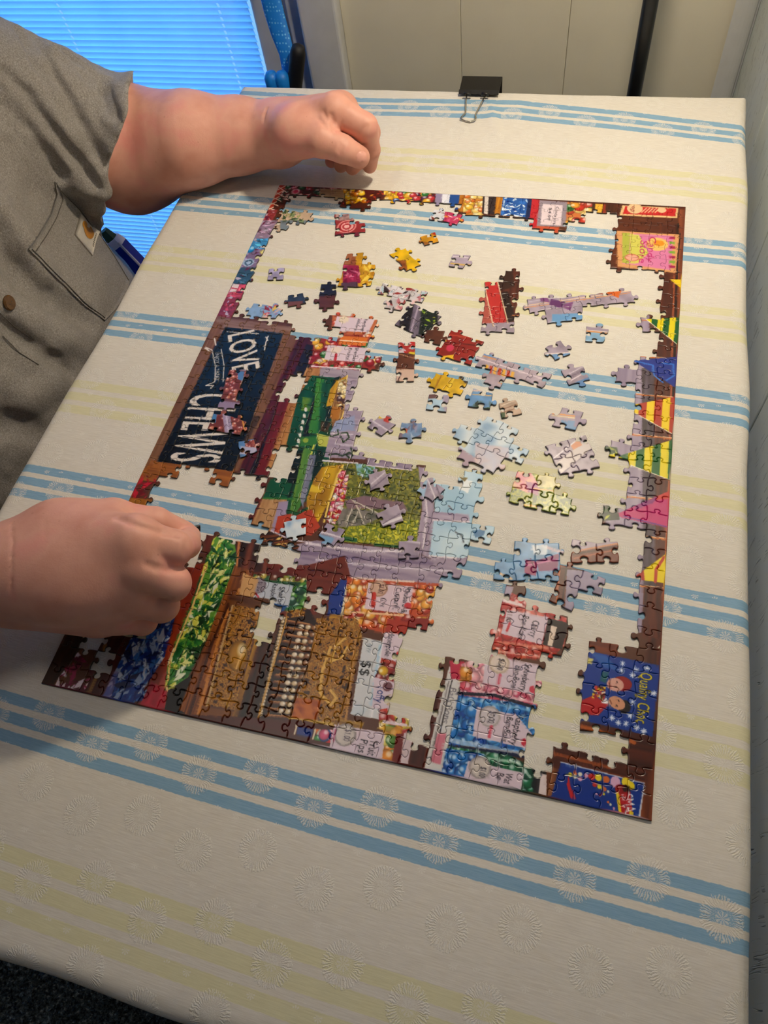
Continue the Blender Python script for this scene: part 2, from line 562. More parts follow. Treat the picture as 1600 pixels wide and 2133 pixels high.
def cloth_mat():
    t = NT('striped_damask_cotton')
    uv = t.n('ShaderNodeUVMap', uv_map='weave').outputs[0]
    sep = t.n('ShaderNodeSeparateXYZ'); t.l(uv, sep.inputs[0])
    u, v = sep.outputs['X'], sep.outputs['Y']
    wob = t.math('MULTIPLY', t.math('SUBTRACT', t.noise(uv, 260.0, 1.0), .5), .0012)
    # distance from the centre of the nearest blue set
    def setdist(off):
        q = t.math('DIVIDE', t.math('SUBTRACT', t.math('ADD', v, wob), .881 + off), PER)
        fr = t.math('SUBTRACT', q, t.math('ROUND', q))
        return t.math('MULTIPLY', fr, PER)
    def bands(d, pitch, half):
        res = None
        for k in (-1, 0, 1):
            a = t.math('ABSOLUTE', t.math('SUBTRACT', d, k * pitch))
            b = t.math('DIVIDE', t.math('SUBTRACT', half, a), .0006, clamp=True)
            b = t.math('MAXIMUM', b, 0.0)
            b = t.math('MINIMUM', b, 1.0)
            res = b if res is None else t.math('ADD', res, b)
        return res
    blue = bands(setdist(0.0), .0150, .0050)
    yel = bands(setdist(PER * .505), .0175, .0058)
    # sunburst medallions
    PX, PY = .0490, .0525
    vr = t.math('DIVIDE', t.math('ADD', v, .042 + PY * 40), PY)
    row = t.math('FLOOR', vr)
    par = t.math('MODULO', row, 2.0)
    ur = t.math('SUBTRACT', t.math('DIVIDE', t.math('ADD', u, PX * 40 + .0065), PX), t.math('MULTIPLY', par, .33))
    colm = t.math('FLOOR', ur)
    cpar = t.math('MODULO', colm, 2.0)
    fx = t.math('MULTIPLY', t.math('SUBTRACT', t.math('SUBTRACT', ur, colm), .5), PX)
    fy = t.math('MULTIPLY', t.math('SUBTRACT', t.math('SUBTRACT', vr, row), .5), PY)
    fy = t.math('ADD', fy, t.math('MULTIPLY', t.math('SUBTRACT', cpar, .5), .013))
    r = t.math('SQRT', t.math('ADD', t.math('MULTIPLY', fx, fx), t.math('MULTIPLY', fy, fy)))
    th = t.math('ARCTAN2', fy, fx)
    rn = t.math('MULTIPLY', t.math('SUBTRACT', t.noise(uv, 420.0, 2.0), .5), .006)
    R = t.math('ADD', rn, .0152)
    disc = t.math('MINIMUM', t.math('MAXIMUM', t.math('DIVIDE', t.math('SUBTRACT', R, r), .0012), 0.0), 1.0)
    thn = t.math('ADD', th, t.math('MULTIPLY', t.math('SUBTRACT', t.noise(uv, 330.0, 2.0), .5), .34))
    rays = t.math('SINE', t.math('MULTIPLY', thn, 40.0))
    rays2 = t.math('SINE', t.math('MULTIPLY', thn, 9.0))
    outer = t.math('MINIMUM', t.math('MAXIMUM', t.math('DIVIDE', t.math('SUBTRACT', r, .0070), .0020), 0.0), 1.0)
    innr = t.math('MULTIPLY', t.math('LESS_THAN', r, .0046), t.math('GREATER_THAN', t.math('ADD', rays2, t.math('MULTIPLY', t.math('SUBTRACT', t.noise(uv, 900.0, 1.0), .5), 3.0)), .1))
    fleck = t.math('GREATER_THAN', t.noise(uv, 1300.0, 1.0), .52)
    rayv = t.math('ADD', t.math('MULTIPLY', t.math('MULTIPLY', t.math('ADD', rays, 1.0), .5), outer), t.math('MULTIPLY', t.math('SUBTRACT', 1.0, outer), t.math('MAXIMUM', t.math('MULTIPLY', fleck, .45), t.math('MULTIPLY', innr, .9))))
    med = t.math('MULTIPLY', disc, rayv)
    # little stars between the medallions
    fx2 = t.math('MULTIPLY', t.math('SUBTRACT', t.math('FRACT', t.math('ADD', ur, .5)), .5), PX)
    fy2 = t.math('MULTIPLY', t.math('SUBTRACT', t.math('FRACT', t.math('ADD', vr, .52)), .5), PY)
    r2 = t.math('SQRT', t.math('ADD', t.math('MULTIPLY', fx2, fx2), t.math('MULTIPLY', fy2, fy2)))
    star = t.math('MULTIPLY', t.math('LESS_THAN', r2, .0030),
                  t.math('GREATER_THAN', t.math('SINE', t.math('MULTIPLY', t.math('ARCTAN2', fy2, fx2), 8.0)), 0.0))
    orn = t.math('MAXIMUM', med, star)
    # weave
    slub = t.noise(t.mapping(uv, scale=(60, 1100, 1)), 1.0, 3.0, .6)
    thread = t.noise(t.mapping(uv, scale=(2600, 2600, 1)), 1.0, 1.0)
    cream = t.ramp(slub, [(.25, L4((211, 203, 190))), (.75, L4((233, 227, 217)))])
    bluec = t.ramp(slub, [(.25, L4((122, 160, 190))), (.75, L4((148, 184, 208)))])
    yelc = t.ramp(slub, [(.25, L4((212, 206, 162))), (.75, L4((226, 220, 180)))])
    col = t.mix(t.math('MULTIPLY', yel, .85), cream, yelc)
    col = t.mix(blue, col, bluec)
    col = t.mix(t.math('MULTIPLY', orn, .75), col, L4((232, 227, 217)))
    h = t.math('ADD', t.math('MULTIPLY', slub, .20), t.math('MULTIPLY', thread, .10))
    h = t.math('ADD', h, t.math('MULTIPLY', orn, .75))
    nrm = t.bump(h, .55, .0006)
    return t.fin(col, .72, nrm, .3)
m_cloth = cloth_mat()
cloth = mk('tablecloth', verts, quads, m_cloth, None, True, base=((TX0 + TX1) / 2, (TY0 + TY1) / 2, -.042))
uvl = cloth.data.uv_layers.new(name='weave')
sv = stripe_v(UU.ravel(), VV.ravel())
uvv = np.stack([UU.ravel(), sv], -1).astype(np.float32)
li = np.empty(len(cloth.data.loops), np.int32)
cloth.data.loops.foreach_get('vertex_index', li)
uvl.data.foreach_set('uv', uvv[li].ravel())
tag(cloth, 'cream tablecloth with blue and pale yellow stripes and woven sunburst medallions', 'tablecloth')

# ================================================================== BINDER CLIP at the far edge
m_clip = plain('black_enamel', (22, 20, 18), .35, .1, 60)
m_chrome = plain('nickel_wire', (205, 200, 190), .18, .03, 60, 0, 1.0)
clip = empty('binder_clip', (.225, TY1, -.045))
tag(clip, 'black binder clip with silver wire handle gripping the cloth at the far edge', 'clip')
cx0, cx1 = onz(955, 195)[0] + .002, onz(1040, 198)[0]
cprof = [(TY1 - .020, .0035), (TY1 - .018, .0068), (TY1 - .0155, .0042), (TY1 + .010, .0095), (TY1 + .0125, .0085), (TY1 + .0125, -.046), (TY1 + .010, -.047), (TY1 - .014, -.043),
         (TY1 - .014, -.0445), (TY1 + .0115, -.0490), (TY1 + .0140, -.0475), (TY1 + .0140, .0095), (TY1 + .0115, .0112), (TY1 - .0150, .0060), (TY1 - .018, .0088), (TY1 - .0215, .0048)]
vv, fq = [], []
for x in (cx0, cx1):
    for (y, z) in cprof: vv.append((x, y, z))
N = len(cprof)
for i in range(N): fq.append((i, (i + 1) % N, N + (i + 1) % N, N + i))
h = N // 2
for i in range(h - 1):
    j = N - 1 - i
    fq.append((i, j, j - 1, i + 1)); fq.append((N + i, N + i + 1, N + j - 1, N + j))
mk('spring_body', vv, fq, m_clip, clip)
cxm = (cx0 + cx1) / 2
def hp(px, py, z): return onz(px, py, z)
path = [hp(972, 197, .0075), hp(971, 212, .0070), hp(970, 235, .0045), hp(962, 243, .0035), hp(959, 247, .003), hp(968, 252, .002), hp(978, 254, .002),
        hp(988, 251, .002), hp(992, 245, .003), hp(990, 239, .0035), hp(1000, 220, .006), hp(1011, 199, .0075)]
MB().tube(path, .0010, 8).build('wire_handle', m_chrome, clip, True)
back = [(cxm - .012, TY1 + .0145, -.044), (cxm - .008, TY1 + .019, -.012), (cxm - .011, TY1 + .021, .004 - .02), (cxm, TY1 + .0215, -.008), (cxm + .011, TY1 + .021, -.016), (cxm + .008, TY1 + .019, -.012), (cxm + .012, TY1 + .0145, -.044)]
MB().tube(back, .0010, 8).build('wire_handle', m_chrome, clip, True)
for px in (974, 1011):
    q = hp(px, 196, .0076)
    MB().tube([q + [-.005, .0, .0], q + [.005, 0, 0]], .0022, 8).build('hinge_loop', m_clip, clip, True)

# ================================================================== FLOOR LAMP
m_black = plain('black_lamp_paint', (18, 18, 19), .38, .08, 40)
LP = ony(1340, 90, .985)
lamp = empty('floor_lamp', (LP[0], LP[1], ZF))
tag(lamp, 'slim black floor lamp pole standing behind the far table edge', 'lamp')
MB().lathe([(0, 0), (.125, 0), (.13, .006), (.125, .016), (.03, .026), (.014, .04), (.0, .042)], (LP[0], LP[1], ZF), 36).build('base', m_black, lamp, True)
MB().tube([(LP[0], LP[1], ZF + .03), (LP[0], LP[1], .92)], .0100, 16).build('pole', m_black, lamp, True)
LH = np.array([.412, .690, .680])       # lamp head
b0 = np.array([LP[0], LP[1], .92]); b1 = b0 + [0, 0, .22]; b2 = LH + [0, .02, .36]; b3 = LH + [0, 0, .112]
neck = [b0 * (1 - t) ** 3 + 3 * b1 * t * (1 - t) ** 2 + 3 * b2 * t * t * (1 - t) + b3 * t ** 3 for t in np.linspace(0, 1, 15)]
MB().tube(neck, .008, 12).build('gooseneck', m_black, lamp, True)
MB().lathe([(.018, .115), (.03, .10), (.05, .06), (.085, .0), (.083, 0), (.048, .058), (.026, .097), (.016, .11)], LH, 36).build('lamp_shade', m_black, lamp, True)
mb_ = NT('lit_bulb')
mb_.b.inputs['Base Color'].default_value = (1, .9, .75, 1)
mb_.b.inputs['Emission Color'].default_value = (1.0, .74, .42, 1)
mb_.b.inputs['Emission Strength'].default_value = 20.0
MB().lathe([(0, .02), (.018, .026), (.028, .045), (.022, .07), (.014, .09), (0, .092)], LH, 24).build('bulb', mb_.m, lamp, True)
LAMP_W = 16.5
ld = bpy.data.lights.new('lamp_bulb_light', 'SPOT')
ld.energy = LAMP_W; ld.color = (1.0, .86, .66); ld.shadow_soft_size = .035
ld.spot_size = math.radians(150); ld.spot_blend = .6
lo = bpy.data.objects.new('lamp_bulb_light', ld)
lo.location = (LH[0], LH[1], LH[2] + .01 + ZT)
COL.objects.link(lo)

# ================================================================== THINGS BY THE DOOR
m_bluerub = plain('blue_rubber', (20, 130, 225), .45, .1, 50)
def dimple_mat():
    t = NT('dimpled_blue_rubber')
    p = t.pos()
    vor = t.n('ShaderNodeTexVoronoi'); t.l(p, vor.inputs['Vector']); vor.inputs['Scale'].default_value = 190.0
    vor.inputs['Randomness'].default_value = .25
    dd = vor.outputs['Distance']
    col = t.ramp(dd, [(.18, L4((120, 200, 255))), (.34, L4((22, 130, 228)))])
    return t.fin(col, .5, t.bump(dd, -.6, .002))
m_dimple = dimple_mat()
m_blackrub = plain('black_rubber', (14, 14, 20), .55, .1, 50)
YT = 1.10
tool = empty('hand_tool', (ony(600, 165, YT)[0], YT, ZF))
tag(tool, 'bright blue dimpled plastic tool with black grip leaning by the door', 'tool')
pts = [ony(548, -90, YT + .045), ony(557, -30, YT + .04), ony(572, 30, YT + .03), ony(585, 75, YT + .02), ony(598, 115, YT + .008), ony(602, 165, YT), ony(604, 240, YT - .004)]
# flattened strap: sweep an oval section
sv_, sf_ = [], []
wid = [.017, .018, .018, .017, .014, .010, .010]
n_ = 12
for i, q in enumerate(pts):
    for k in range(n_):
        a = 2 * math.pi * k / n_
        sv_.append((q[0] + wid[i] * math.cos(a), q[1] + .006 * math.sin(a), q[2]))
for i in range(len(pts) - 1):
    for k in range(n_):
        sf_.append((i * n_ + k, i * n_ + (k + 1) % n_, (i + 1) * n_ + (k + 1) % n_, (i + 1) * n_ + k))
sf_.append(tuple(range(n_))); sf_.append(tuple(range((len(pts) - 1) * n_, len(pts) * n_)))
mk('dimpled_strap', sv_, sf_, m_dimple, tool, True)
g0 = ony(622, 93, YT - .012); g1 = ony(603, 300, YT - .012)
g2 = np.array([g1[0], g1[1], ZF])
dg = (g1 - g0)
rr_ = [.004, .0105, .0128, .0132, .0125, .012, .011]
tt_ = [0, .02, .07, .2, .5, 1.0]
MB().tube([g0 + dg * t for t in tt_] + [g2], rr_, 14).build('grip', m_blackrub, tool, True)
for px in (566, 588):
    c0 = ony(px, 163, YT - .02)
    MB().lathe([(0, .012), (.008, .010), (.0125, .002), (.0125, -.02), (.008, -.03), (0, -.032)], c0, 16).build('knob', m_bluerub, tool, True)
c1 = ony(577, 176, YT - .02)
MB().tube([c1 + [-.012, 0, -.012], c1 + [.02, .004, -.012]], .006, 10).build('yoke', m_bluerub, tool, True)

# dark blue tube leaning behind the shirt and the table edge
m_navy = plain('navy_plastic', (16, 34, 140), .35, .08, 40)
m_pale = plain('pale_band', (200, 190, 205), .5, .05, 40)
m_green = plain('green_cap', (34, 62, 40), .5, .1, 40)
YN = .80
a0, a1 = ony(243, 508, YN), ony(290, 556, YN)
dn = (a1 - a0) / np.linalg.norm(a1 - a0)
foot = a0 + dn * ((ZF + .012 - a0[2]) / dn[2])
pk = empty('plastic_tube', (foot[0], foot[1], ZF))
tag(pk, 'dark blue tube with a pale stripe leaning beside the grey shirt', 'tube')
MB().tube([a0, foot], .019, 6).build('sleeve', m_navy, pk)
side = np.cross(dn, ray(270, 535)); side = side / np.linalg.norm(side)
fwd = -ray(270, 535) / np.linalg.norm(ray(270, 535))
MB().tube([a0 + fwd * .0175 + side * .003, a0 + dn * .5 + fwd * .0175 + side * .003], .0026, 6).build('stripe', m_pale, pk)
MB().tube([a0 - dn * .012, a0 + dn * .002], [.016, .0195], 6).build('collar', m_pale, pk)
MB().tube([a0 - dn * .030, a0 - dn * .012], [.008, .012], 6).build('cap', m_green, pk)
# ================================================================== JIGSAW PUZZLE: print
PW, PH, NX, NY = .508, .686, 27, 37
CWD, CHT = PW / NX, PH / NY
THK = .0020

class Canvas:
    """the printed picture, painted in table coordinates"""
    def __init__(s, x0, x1, y0, y1, res, base):
        s.x0, s.y0, s.res = x0, y0, res
        s.w, s.h = int((x1 - x0) / res) + 2, int((y1 - y0) / res) + 2
        s.a = np.empty((s.h, s.w, 3), np.float32)
        s.a[:] = np.array(base, np.float32) / 255
    def win(s, P, pad=0.0):
        i0 = max(0, int((P[:, 0].min() - pad - s.x0) / s.res)); i1 = min(s.w, int((P[:, 0].max() + pad - s.x0) / s.res) + 2)
        j0 = max(0, int((P[:, 1].min() - pad - s.y0) / s.res)); j1 = min(s.h, int((P[:, 1].max() + pad - s.y0) / s.res) + 2)
        if i1 <= i0 or j1 <= j0: return None
        gx = s.x0 + np.arange(i0, i1) * s.res; gy = s.y0 + np.arange(j0, j1) * s.res
        GX, GY = np.meshgrid(gx, gy)
        return i0, i1, j0, j1, GX, GY
    @staticmethod
    def inside(P, GX, GY):
        m = np.zeros(GX.shape, bool)
        n = len(P)
        for i in range(n):
            x1, y1 = P[i]; x2, y2 = P[(i + 1) % n]
            if y1 == y2: continue
            c = ((y1 > GY) != (y2 > GY)) & (GX < (x2 - x1) * (GY - y1) / (y2 - y1) + x1)
            m ^= c
        return m
    def polyt(s, P, col, alpha=1.0, fn=None):
        P = np.asarray(P, float)
        k = s.win(P)
        if k is None: return
        i0, i1, j0, j1, GX, GY = k
        m = s.inside(P, GX, GY)
        if not m.any(): return
        c = np.array(col, np.float32) / 255 if fn is None else fn(GX[m], GY[m]).astype(np.float32) / 255
        sub = s.a[j0:j1, i0:i1]
        sub[m] = sub[m] * (1 - alpha) + c * alpha
    def poly(s, pts, col, alpha=1.0, fn=None):
        s.polyt(tab(pts), col, alpha, fn)
    def wood(s, pts, c1, c2, along='y', freq=900, seed=1, amp=1.0, c3=None):
        """grain running along table y or x (or a photo direction)"""
        c1, c2 = np.array(c1, float), np.array(c2, float)
        if along in ('x', 'y'):
            d = np.array([1.0, 0]) if along == 'x' else np.array([0, 1.0])
        else:
            q = tab(along); d = (q[1] - q[0]) / np.linalg.norm(q[1] - q[0])
        pn = np.array([-d[1], d[0]])
        def fn(x, y):
            a = x * pn[0] + y * pn[1]; b = x * d[0] + y * d[1]
            g = vnoise(a * freq, b * 22, 1.0, seed) * .5 + vnoise(a * freq * 2.3, b * 40, 1.0, seed + 1) * .3
            t = np.clip(.5 + g * .55 * amp, 0, 1)[:, None]
            return c1 * (1 - t) + c2 * t
        s.poly(pts, None, 1.0, fn)
    def mottled(s, pts, cols, freq=300, seed=1, sharp=1.0):
        cols = np.array(cols, float)
        def fn(x, y):
            g = vnoise(x * freq, y * freq, 1.0, seed) * .6 + vnoise(x * freq * 2.1, y * freq * 2.1, 1.0, seed + 3) * .4
            t = np.clip(.5 + g * .45 * sharp, 0, .999) * (len(cols) - 1)
            i = t.astype(int); f = (t - i)[:, None]
            return cols[i] * (1 - f) + cols[i + 1] * f
        s.poly(pts, None, 1.0, fn)
    def line(s, pts, wmm, col, alpha=1.0):
        P = tab(pts); s.linet(P, wmm, col, alpha)
    def linet(s, P, wmm, col, alpha=1.0):
        hw = wmm / 2000.0
        for a, b in zip(P[:-1], P[1:]):
            k = s.win(np.array([a, b]), hw * 1.2)
            if k is None: continue
            i0, i1, j0, j1, GX, GY = k
            ba = b - a
            t = np.clip(((GX - a[0]) * ba[0] + (GY - a[1]) * ba[1]) / (ba @ ba + 1e-12), 0, 1)
            m = (GX - a[0] - t * ba[0]) ** 2 + (GY - a[1] - t * ba[1]) ** 2 < hw * hw
            sub = s.a[j0:j1, i0:i1]
            sub[m] = sub[m] * (1 - alpha) + np.array(col, np.float32) / 255 * alpha
    def ell(s, c, rx, ry, ang, col, shade=True, outline=None, clip=None):
        """ellipse, radii in mm, c in table metres"""
        rx, ry = rx / 1000, ry / 1000
        P = np.array([[c[0] - max(rx, ry), c[1] - max(rx, ry)], [c[0] + max(rx, ry), c[1] + max(rx, ry)]])
        k = s.win(P)
        if k is None: return
        i0, i1, j0, j1, GX, GY = k
        ca, sa = math.cos(ang), math.sin(ang)
        u = ((GX - c[0]) * ca + (GY - c[1]) * sa) / rx; v = (-(GX - c[0]) * sa + (GY - c[1]) * ca) / ry
        d = u * u + v * v
        m = d < 1
        if clip is not None: m &= s.inside(clip, GX, GY)
        if not m.any(): return
        col = np.array(col, np.float32) / 255
        sub = s.a[j0:j1, i0:i1]
        if shade:
            hl = np.clip(1 - ((u - .35) ** 2 + (v - .35) ** 2) * 3.5, 0, 1)[m][:, None]
            dk = (1 - .38 * np.clip(d, 0, 1) ** 2)[m][:, None]
            sub[m] = col * dk * (1 - hl * .7) + hl * .7
        else:
            sub[m] = col
        if outline is not None:
            mo = m & (d > .68)
            sub[mo] = np.array(outline, np.float32) / 255
    def blobs(s, pts, cols, n, rmm, seed, shade=True, elong=1.0):
        P = tab(pts); r = np.random.default_rng(seed)
        lo, hi = P.min(0), P.max(0)
        k = 0; tries = 0
        while k < n and tries < n * 20:
            tries += 1
            c = lo + r.random(2) * (hi - lo)
            if not s.inside(P, np.array([[c[0]]]), np.array([[c[1]]]))[0, 0]: continue
            q = rmm * r.uniform(.75, 1.2)
            s.ell(c, q, q * elong, r.uniform(0, 3.14), cols[r.integers(len(cols))], shade, None, P)
            k += 1
    def shards(s, pts, cols, n, lmm, seed, ang0=None, spread=.6):
        """crumpled sweet wrappers: random slim facets"""
        P = tab(pts); r = np.random.default_rng(seed)
        lo, hi = P.min(0), P.max(0)
        k = 0; tries = 0
        while k < n and tries < n * 20:
            tries += 1
            c = lo + r.random(2) * (hi - lo)
            if not s.inside(P, np.array([[c[0]]]), np.array([[c[1]]]))[0, 0]: continue
            a = r.uniform(0, 6.28) if ang0 is None else ang0 + r.normal() * spread
            L = lmm / 1000 * r.uniform(.4, 1.3); Wd = L * r.uniform(.15, .5)
            d = np.array([math.cos(a), math.sin(a)]); e = np.array([-d[1], d[0]])
            T = np.array([c - d * L / 2 - e * Wd * r.uniform(.1, .6), c + e * Wd * .5, c + d * L / 2 + e * Wd * r.uniform(-.4, .4), c - e * Wd * .5])
            kk = s.win(T)
            if kk is None: continue
            i0, i1, j0, j1, GX, GY = kk
            m = s.inside(T, GX, GY) & s.inside(P, GX, GY)
            s.a[j0:j1, i0:i1][m] = np.array(cols[r.integers(len(cols))], np.float32) / 255
            k += 1
    def text(s, string, p0, p1, hmm, col, clip=None, shear=0.0, alpha=1.0, outline=None):
        """letters running from photo point p0 to p1 along the table"""
        a, b = tab([p0, p1])
        tris, wdt = glyphs(string)
        d = (b - a); Lg = np.linalg.norm(d); d = d / Lg; u = np.array([-d[1], d[0]])
        sx = Lg / wdt; sy = hmm / 1000 / .70
        for T in tris:
            Q = np.array([a + d * (q[0] * sx + shear * q[1] * sy) + u * q[1] * sy for q in T])
            if outline is not None:
                s.linet(np.vstack([Q, Q[:1]]), outline[1], outline[0])
        for T in tris:
            Q = np.array([a + d * (q[0] * sx + shear * q[1] * sy) + u * q[1] * sy for q in T])
            s.polyt(Q, col, alpha)
    def sample(s, x, y):
        fx = np.clip((x - s.x0) / s.res, 0, s.w - 1.001); fy = np.clip((y - s.y0) / s.res, 0, s.h - 1.001)
        i, j = fx.astype(int), fy.astype(int); tx, ty = (fx - i)[:, None], (fy - j)[:, None]
        A = s.a
        return A[j, i] * (1 - tx) * (1 - ty) + A[j, i + 1] * tx * (1 - ty) + A[j + 1, i] * (1 - tx) * ty + A[j + 1, i + 1] * tx * ty
    def activity(s):
        """how busy the print is around each pixel"""
        g = s.a.mean(2)
        e = np.zeros_like(g)
        dx = np.abs(s.a[:, 1:] - s.a[:, :-1]).max(2); dy = np.abs(s.a[1:] - s.a[:-1]).max(2)
        e[:, 1:] = dx; e[:, :-1] = np.maximum(e[:, :-1], dx)
        e[1:] = np.maximum(e[1:], dy); e[:-1] = np.maximum(e[:-1], dy)
        s.act = e
        return e

_gl = {}
def glyphs(string):
    if string in _gl: return _gl[string]
    cu = bpy.data.curves.new('lettering', 'FONT')
    cu.body = string; cu.size = 1.0; cu.resolution_u = 3
    o = bpy.data.objects.new('lettering', cu)
    COL.objects.link(o)
    dg = bpy.context.evaluated_depsgraph_get()
    me = o.evaluated_get(dg).to_mesh()
    me.calc_loop_triangles()
    V = np.array([v.co[:2] for v in me.vertices])
    T = [V[list(t.vertices)] for t in me.loop_triangles]
    o.evaluated_get(dg).to_mesh_clear()
    bpy.data.objects.remove(o); bpy.data.curves.remove(cu)
    x0 = min(t[:, 0].min() for t in T); x1 = max(t[:, 0].max() for t in T)
    T = [t - [x0, 0] for t in T]
    _gl[string] = (T, x1 - x0)
    return _gl[string]

# ------------------------------------------------------------------ cut of the pieces
_prof = [(0, 0), (.12, -.012), (.25, -.018), (.36, -.004), (.412, .035), (.395, .085), (.355, .135), (.352, .195), (.395, .245), (.455, .268),
         (.5, .272), (.545, .268), (.605, .245), (.648, .195), (.645, .135), (.605, .085), (.588, .035), (.64, -.004), (.75, -.018), (.88, -.012), (1, 0)]
def edge_curve(a, b, sign, rs, flat=False):
    """points from a to b (without b); sign +1: the tab bulges to the left of a->b"""
    a, b = np.array(a, float), np.array(b, float)
    d = b - a; nrm = np.array([-d[1], d[0]])
    if flat: return [a]
    sh = rs.uniform(-.09, .09); sc = rs.uniform(.85, 1.12); sk = rs.uniform(-.12, .12)
    bow = rs.uniform(-.03, .05)
    out = []
    for (t, h) in _prof[:-1]:
        core = math.exp(-((t - .5) / .22) ** 4)
        tt = .5 + (t - .5) * (1 + (sc - 1) * core) + sh * core + sk * max(h, 0)
        hh = h * sc * sign + bow * math.sin(math.pi * t) * (1 - core)
        out.append(a + d * tt + nrm * hh)
    return out

_rs = np.random.default_rng(21)
corner = {}
for j in range(NY + 1):
    for i in range(NX + 1):
        x, y = i * CWD, PH - j * CHT
        if 0 < i < NX: x += _rs.uniform(-.10, .10) * CWD
        if 0 < j < NY: y += _rs.uniform(-.10, .10) * CHT
        corner[i, j] = (x, y)
hedge, vedge = {}, {}
for j in range(NY + 1):
    for i in range(NX):       # from corner (i,j) to (i+1,j)
        hedge[i, j] = edge_curve(corner[i, j], corner[i + 1, j], 1 if _rs.random() < .5 else -1, _rs, j in (0, NY))
for j in range(NY):
    for i in range(NX + 1):   # from corner (i,j) to (i,j+1)
        vedge[i, j] = edge_curve(corner[i, j], corner[i, j + 1], 1 if _rs.random() < .5 else -1, _rs, i in (0, NX))
def cell_outline(i, j):
    """counter-clockwise outline of a cell (y up)"""
    o = []
    o += vedge[i, j] + [np.array(corner[i, j + 1])]                       # left side, downwards
    o += hedge[i, j + 1][1:] + [np.array(corner[i + 1, j + 1])]           # bottom, rightwards
    o += list(reversed(vedge[i + 1, j][1:])) + [np.array(corner[i + 1, j])]  # right side, upwards
    o += list(reversed(hedge[i, j][1:]))                                  # top, leftwards
    return np.array(o)

CARD = lin((58, 50, 44))
def offset_in(P, d):
    n = len(P)
    t = np.roll(P, -1, 0) - np.roll(P, 1, 0)
    t /= np.linalg.norm(t, axis=1)[:, None] + 1e-12
    nl = np.stack([-t[:, 1], t[:, 0]], 1)       # inward normal of a ccw outline
    return P + nl * d

def piece_geo(P, cv, z0, tilt=None, fine=.00046, coarse=.0026, thr=.065):
    """one piece: bottom rim, side, rounded shoulder, printed top with vertices where the print is busy"""
    n = len(P)
    P0 = offset_in(P, .00006)
    P1 = offset_in(P, .00036)
    P2 = offset_in(P, .00095)
    # printed top
    lo, hi = P2.min(0), P2.max(0)
    gx = np.arange(lo[0], hi[0], fine); gy = np.arange(lo[1], hi[1], fine)
    GX, GY = np.meshgrid(gx, gy)
    gi, gj = np.meshgrid(np.arange(len(gx)), np.arange(len(gy)))
    m = Canvas.inside(offset_in(P2, .00022), GX, GY)
    ii = np.clip(((GX - cv.x0) / cv.res).astype(int), 0, cv.w - 1); jj = np.clip(((GY - cv.y0) / cv.res).astype(int), 0, cv.h - 1)
    busy = cv.act[jj, ii] > thr
    cs = max(1, int(coarse / fine))
    keep = m & (busy | ((gi % cs == 0) & (gj % cs == 0)))
    ins = np.stack([GX[keep], GY[keep]], 1)
    pts = np.vstack([P2, ins]) if len(ins) else P2
    res = delaunay_2d_cdt([Vector(p) for p in pts.tolist()], [], [list(range(n))], 1, 1e-7)
    tv = np.array([v[:] for v in res[0]]); tf = res[2]
    k = len(tv)
    zt = z0 + THK
    V = np.vstack([np.c_[tv, np.full(k, zt)], np.c_[P1, np.full(n, zt - .00017)], np.c_[P0, np.full(n, zt - .00055)],
                   np.c_[P0, np.full(n, zt - .00055)], np.c_[P0, np.full(n, z0)]])
    # ring of top outline vertices as the cdt numbered them
    orig = res[3]
    top = [0] * n
    for q, src in enumerate(orig):
        for sidx in src:
            if sidx < n: top[sidx] = q
    F = [list(f) for f in tf]
    a, b, c, d = k, k + n, k + 2 * n, k + 3 * n
    for q in range(n):
        r = (q + 1) % n
        F.append([a + q, a + r, top[r], top[q]])
        F.append([b + q, b + r, a + r, a + q])
        F.append([d + q, d + r, c + r, c + q])
    C = np.vstack([lin(cv.sample(tv[:, 0], tv[:, 1]) * 255), lin(cv.sample(P1[:, 0], P1[:, 1]) * 255), lin(cv.sample(P0[:, 0], P0[:, 1]) * 255) * .8,
                   np.tile(CARD, (n, 1)), np.tile(CARD, (n, 1))])
    if tilt is not None:
        V = tilt(V)
    return V, F, C

def print_mat():
    t = NT('printed_card')
    at = t.n('ShaderNodeAttribute', attribute_name='print')
    p = t.pos()
    nz = t.noise(p, 900.0, 2.0)
    col = t.mix(t.math('MULTIPLY', nz, .08), at.outputs['Color'], t.mix(.5, at.outputs['Color'], (0, 0, 0, 1)))
    nrm = t.bump(t.noise(p, 420.0, 2.0), .10, .0003)
    t.b.inputs['Coat Weight'].default_value = .08
    t.b.inputs['Coat Roughness'].default_value = .22
    return t.fin(col, .36, nrm, .38)
m_print = print_mat()
# ------------------------------------------------------------------ the picture on the assembled part
pic = Canvas(-.002, PW + .002, -.002, PH + .002, .00036, (96, 60, 44))
RED, CREAM, DKW, LAV = (178, 38, 40), (228, 205, 196), (70, 36, 26), (170, 156, 172)
CANDY = [(200, 40, 50), (225, 180, 40), (40, 90, 170), (50, 130, 60), (230, 120, 40), (215, 90, 130), (240, 230, 215), (120, 40, 80)]
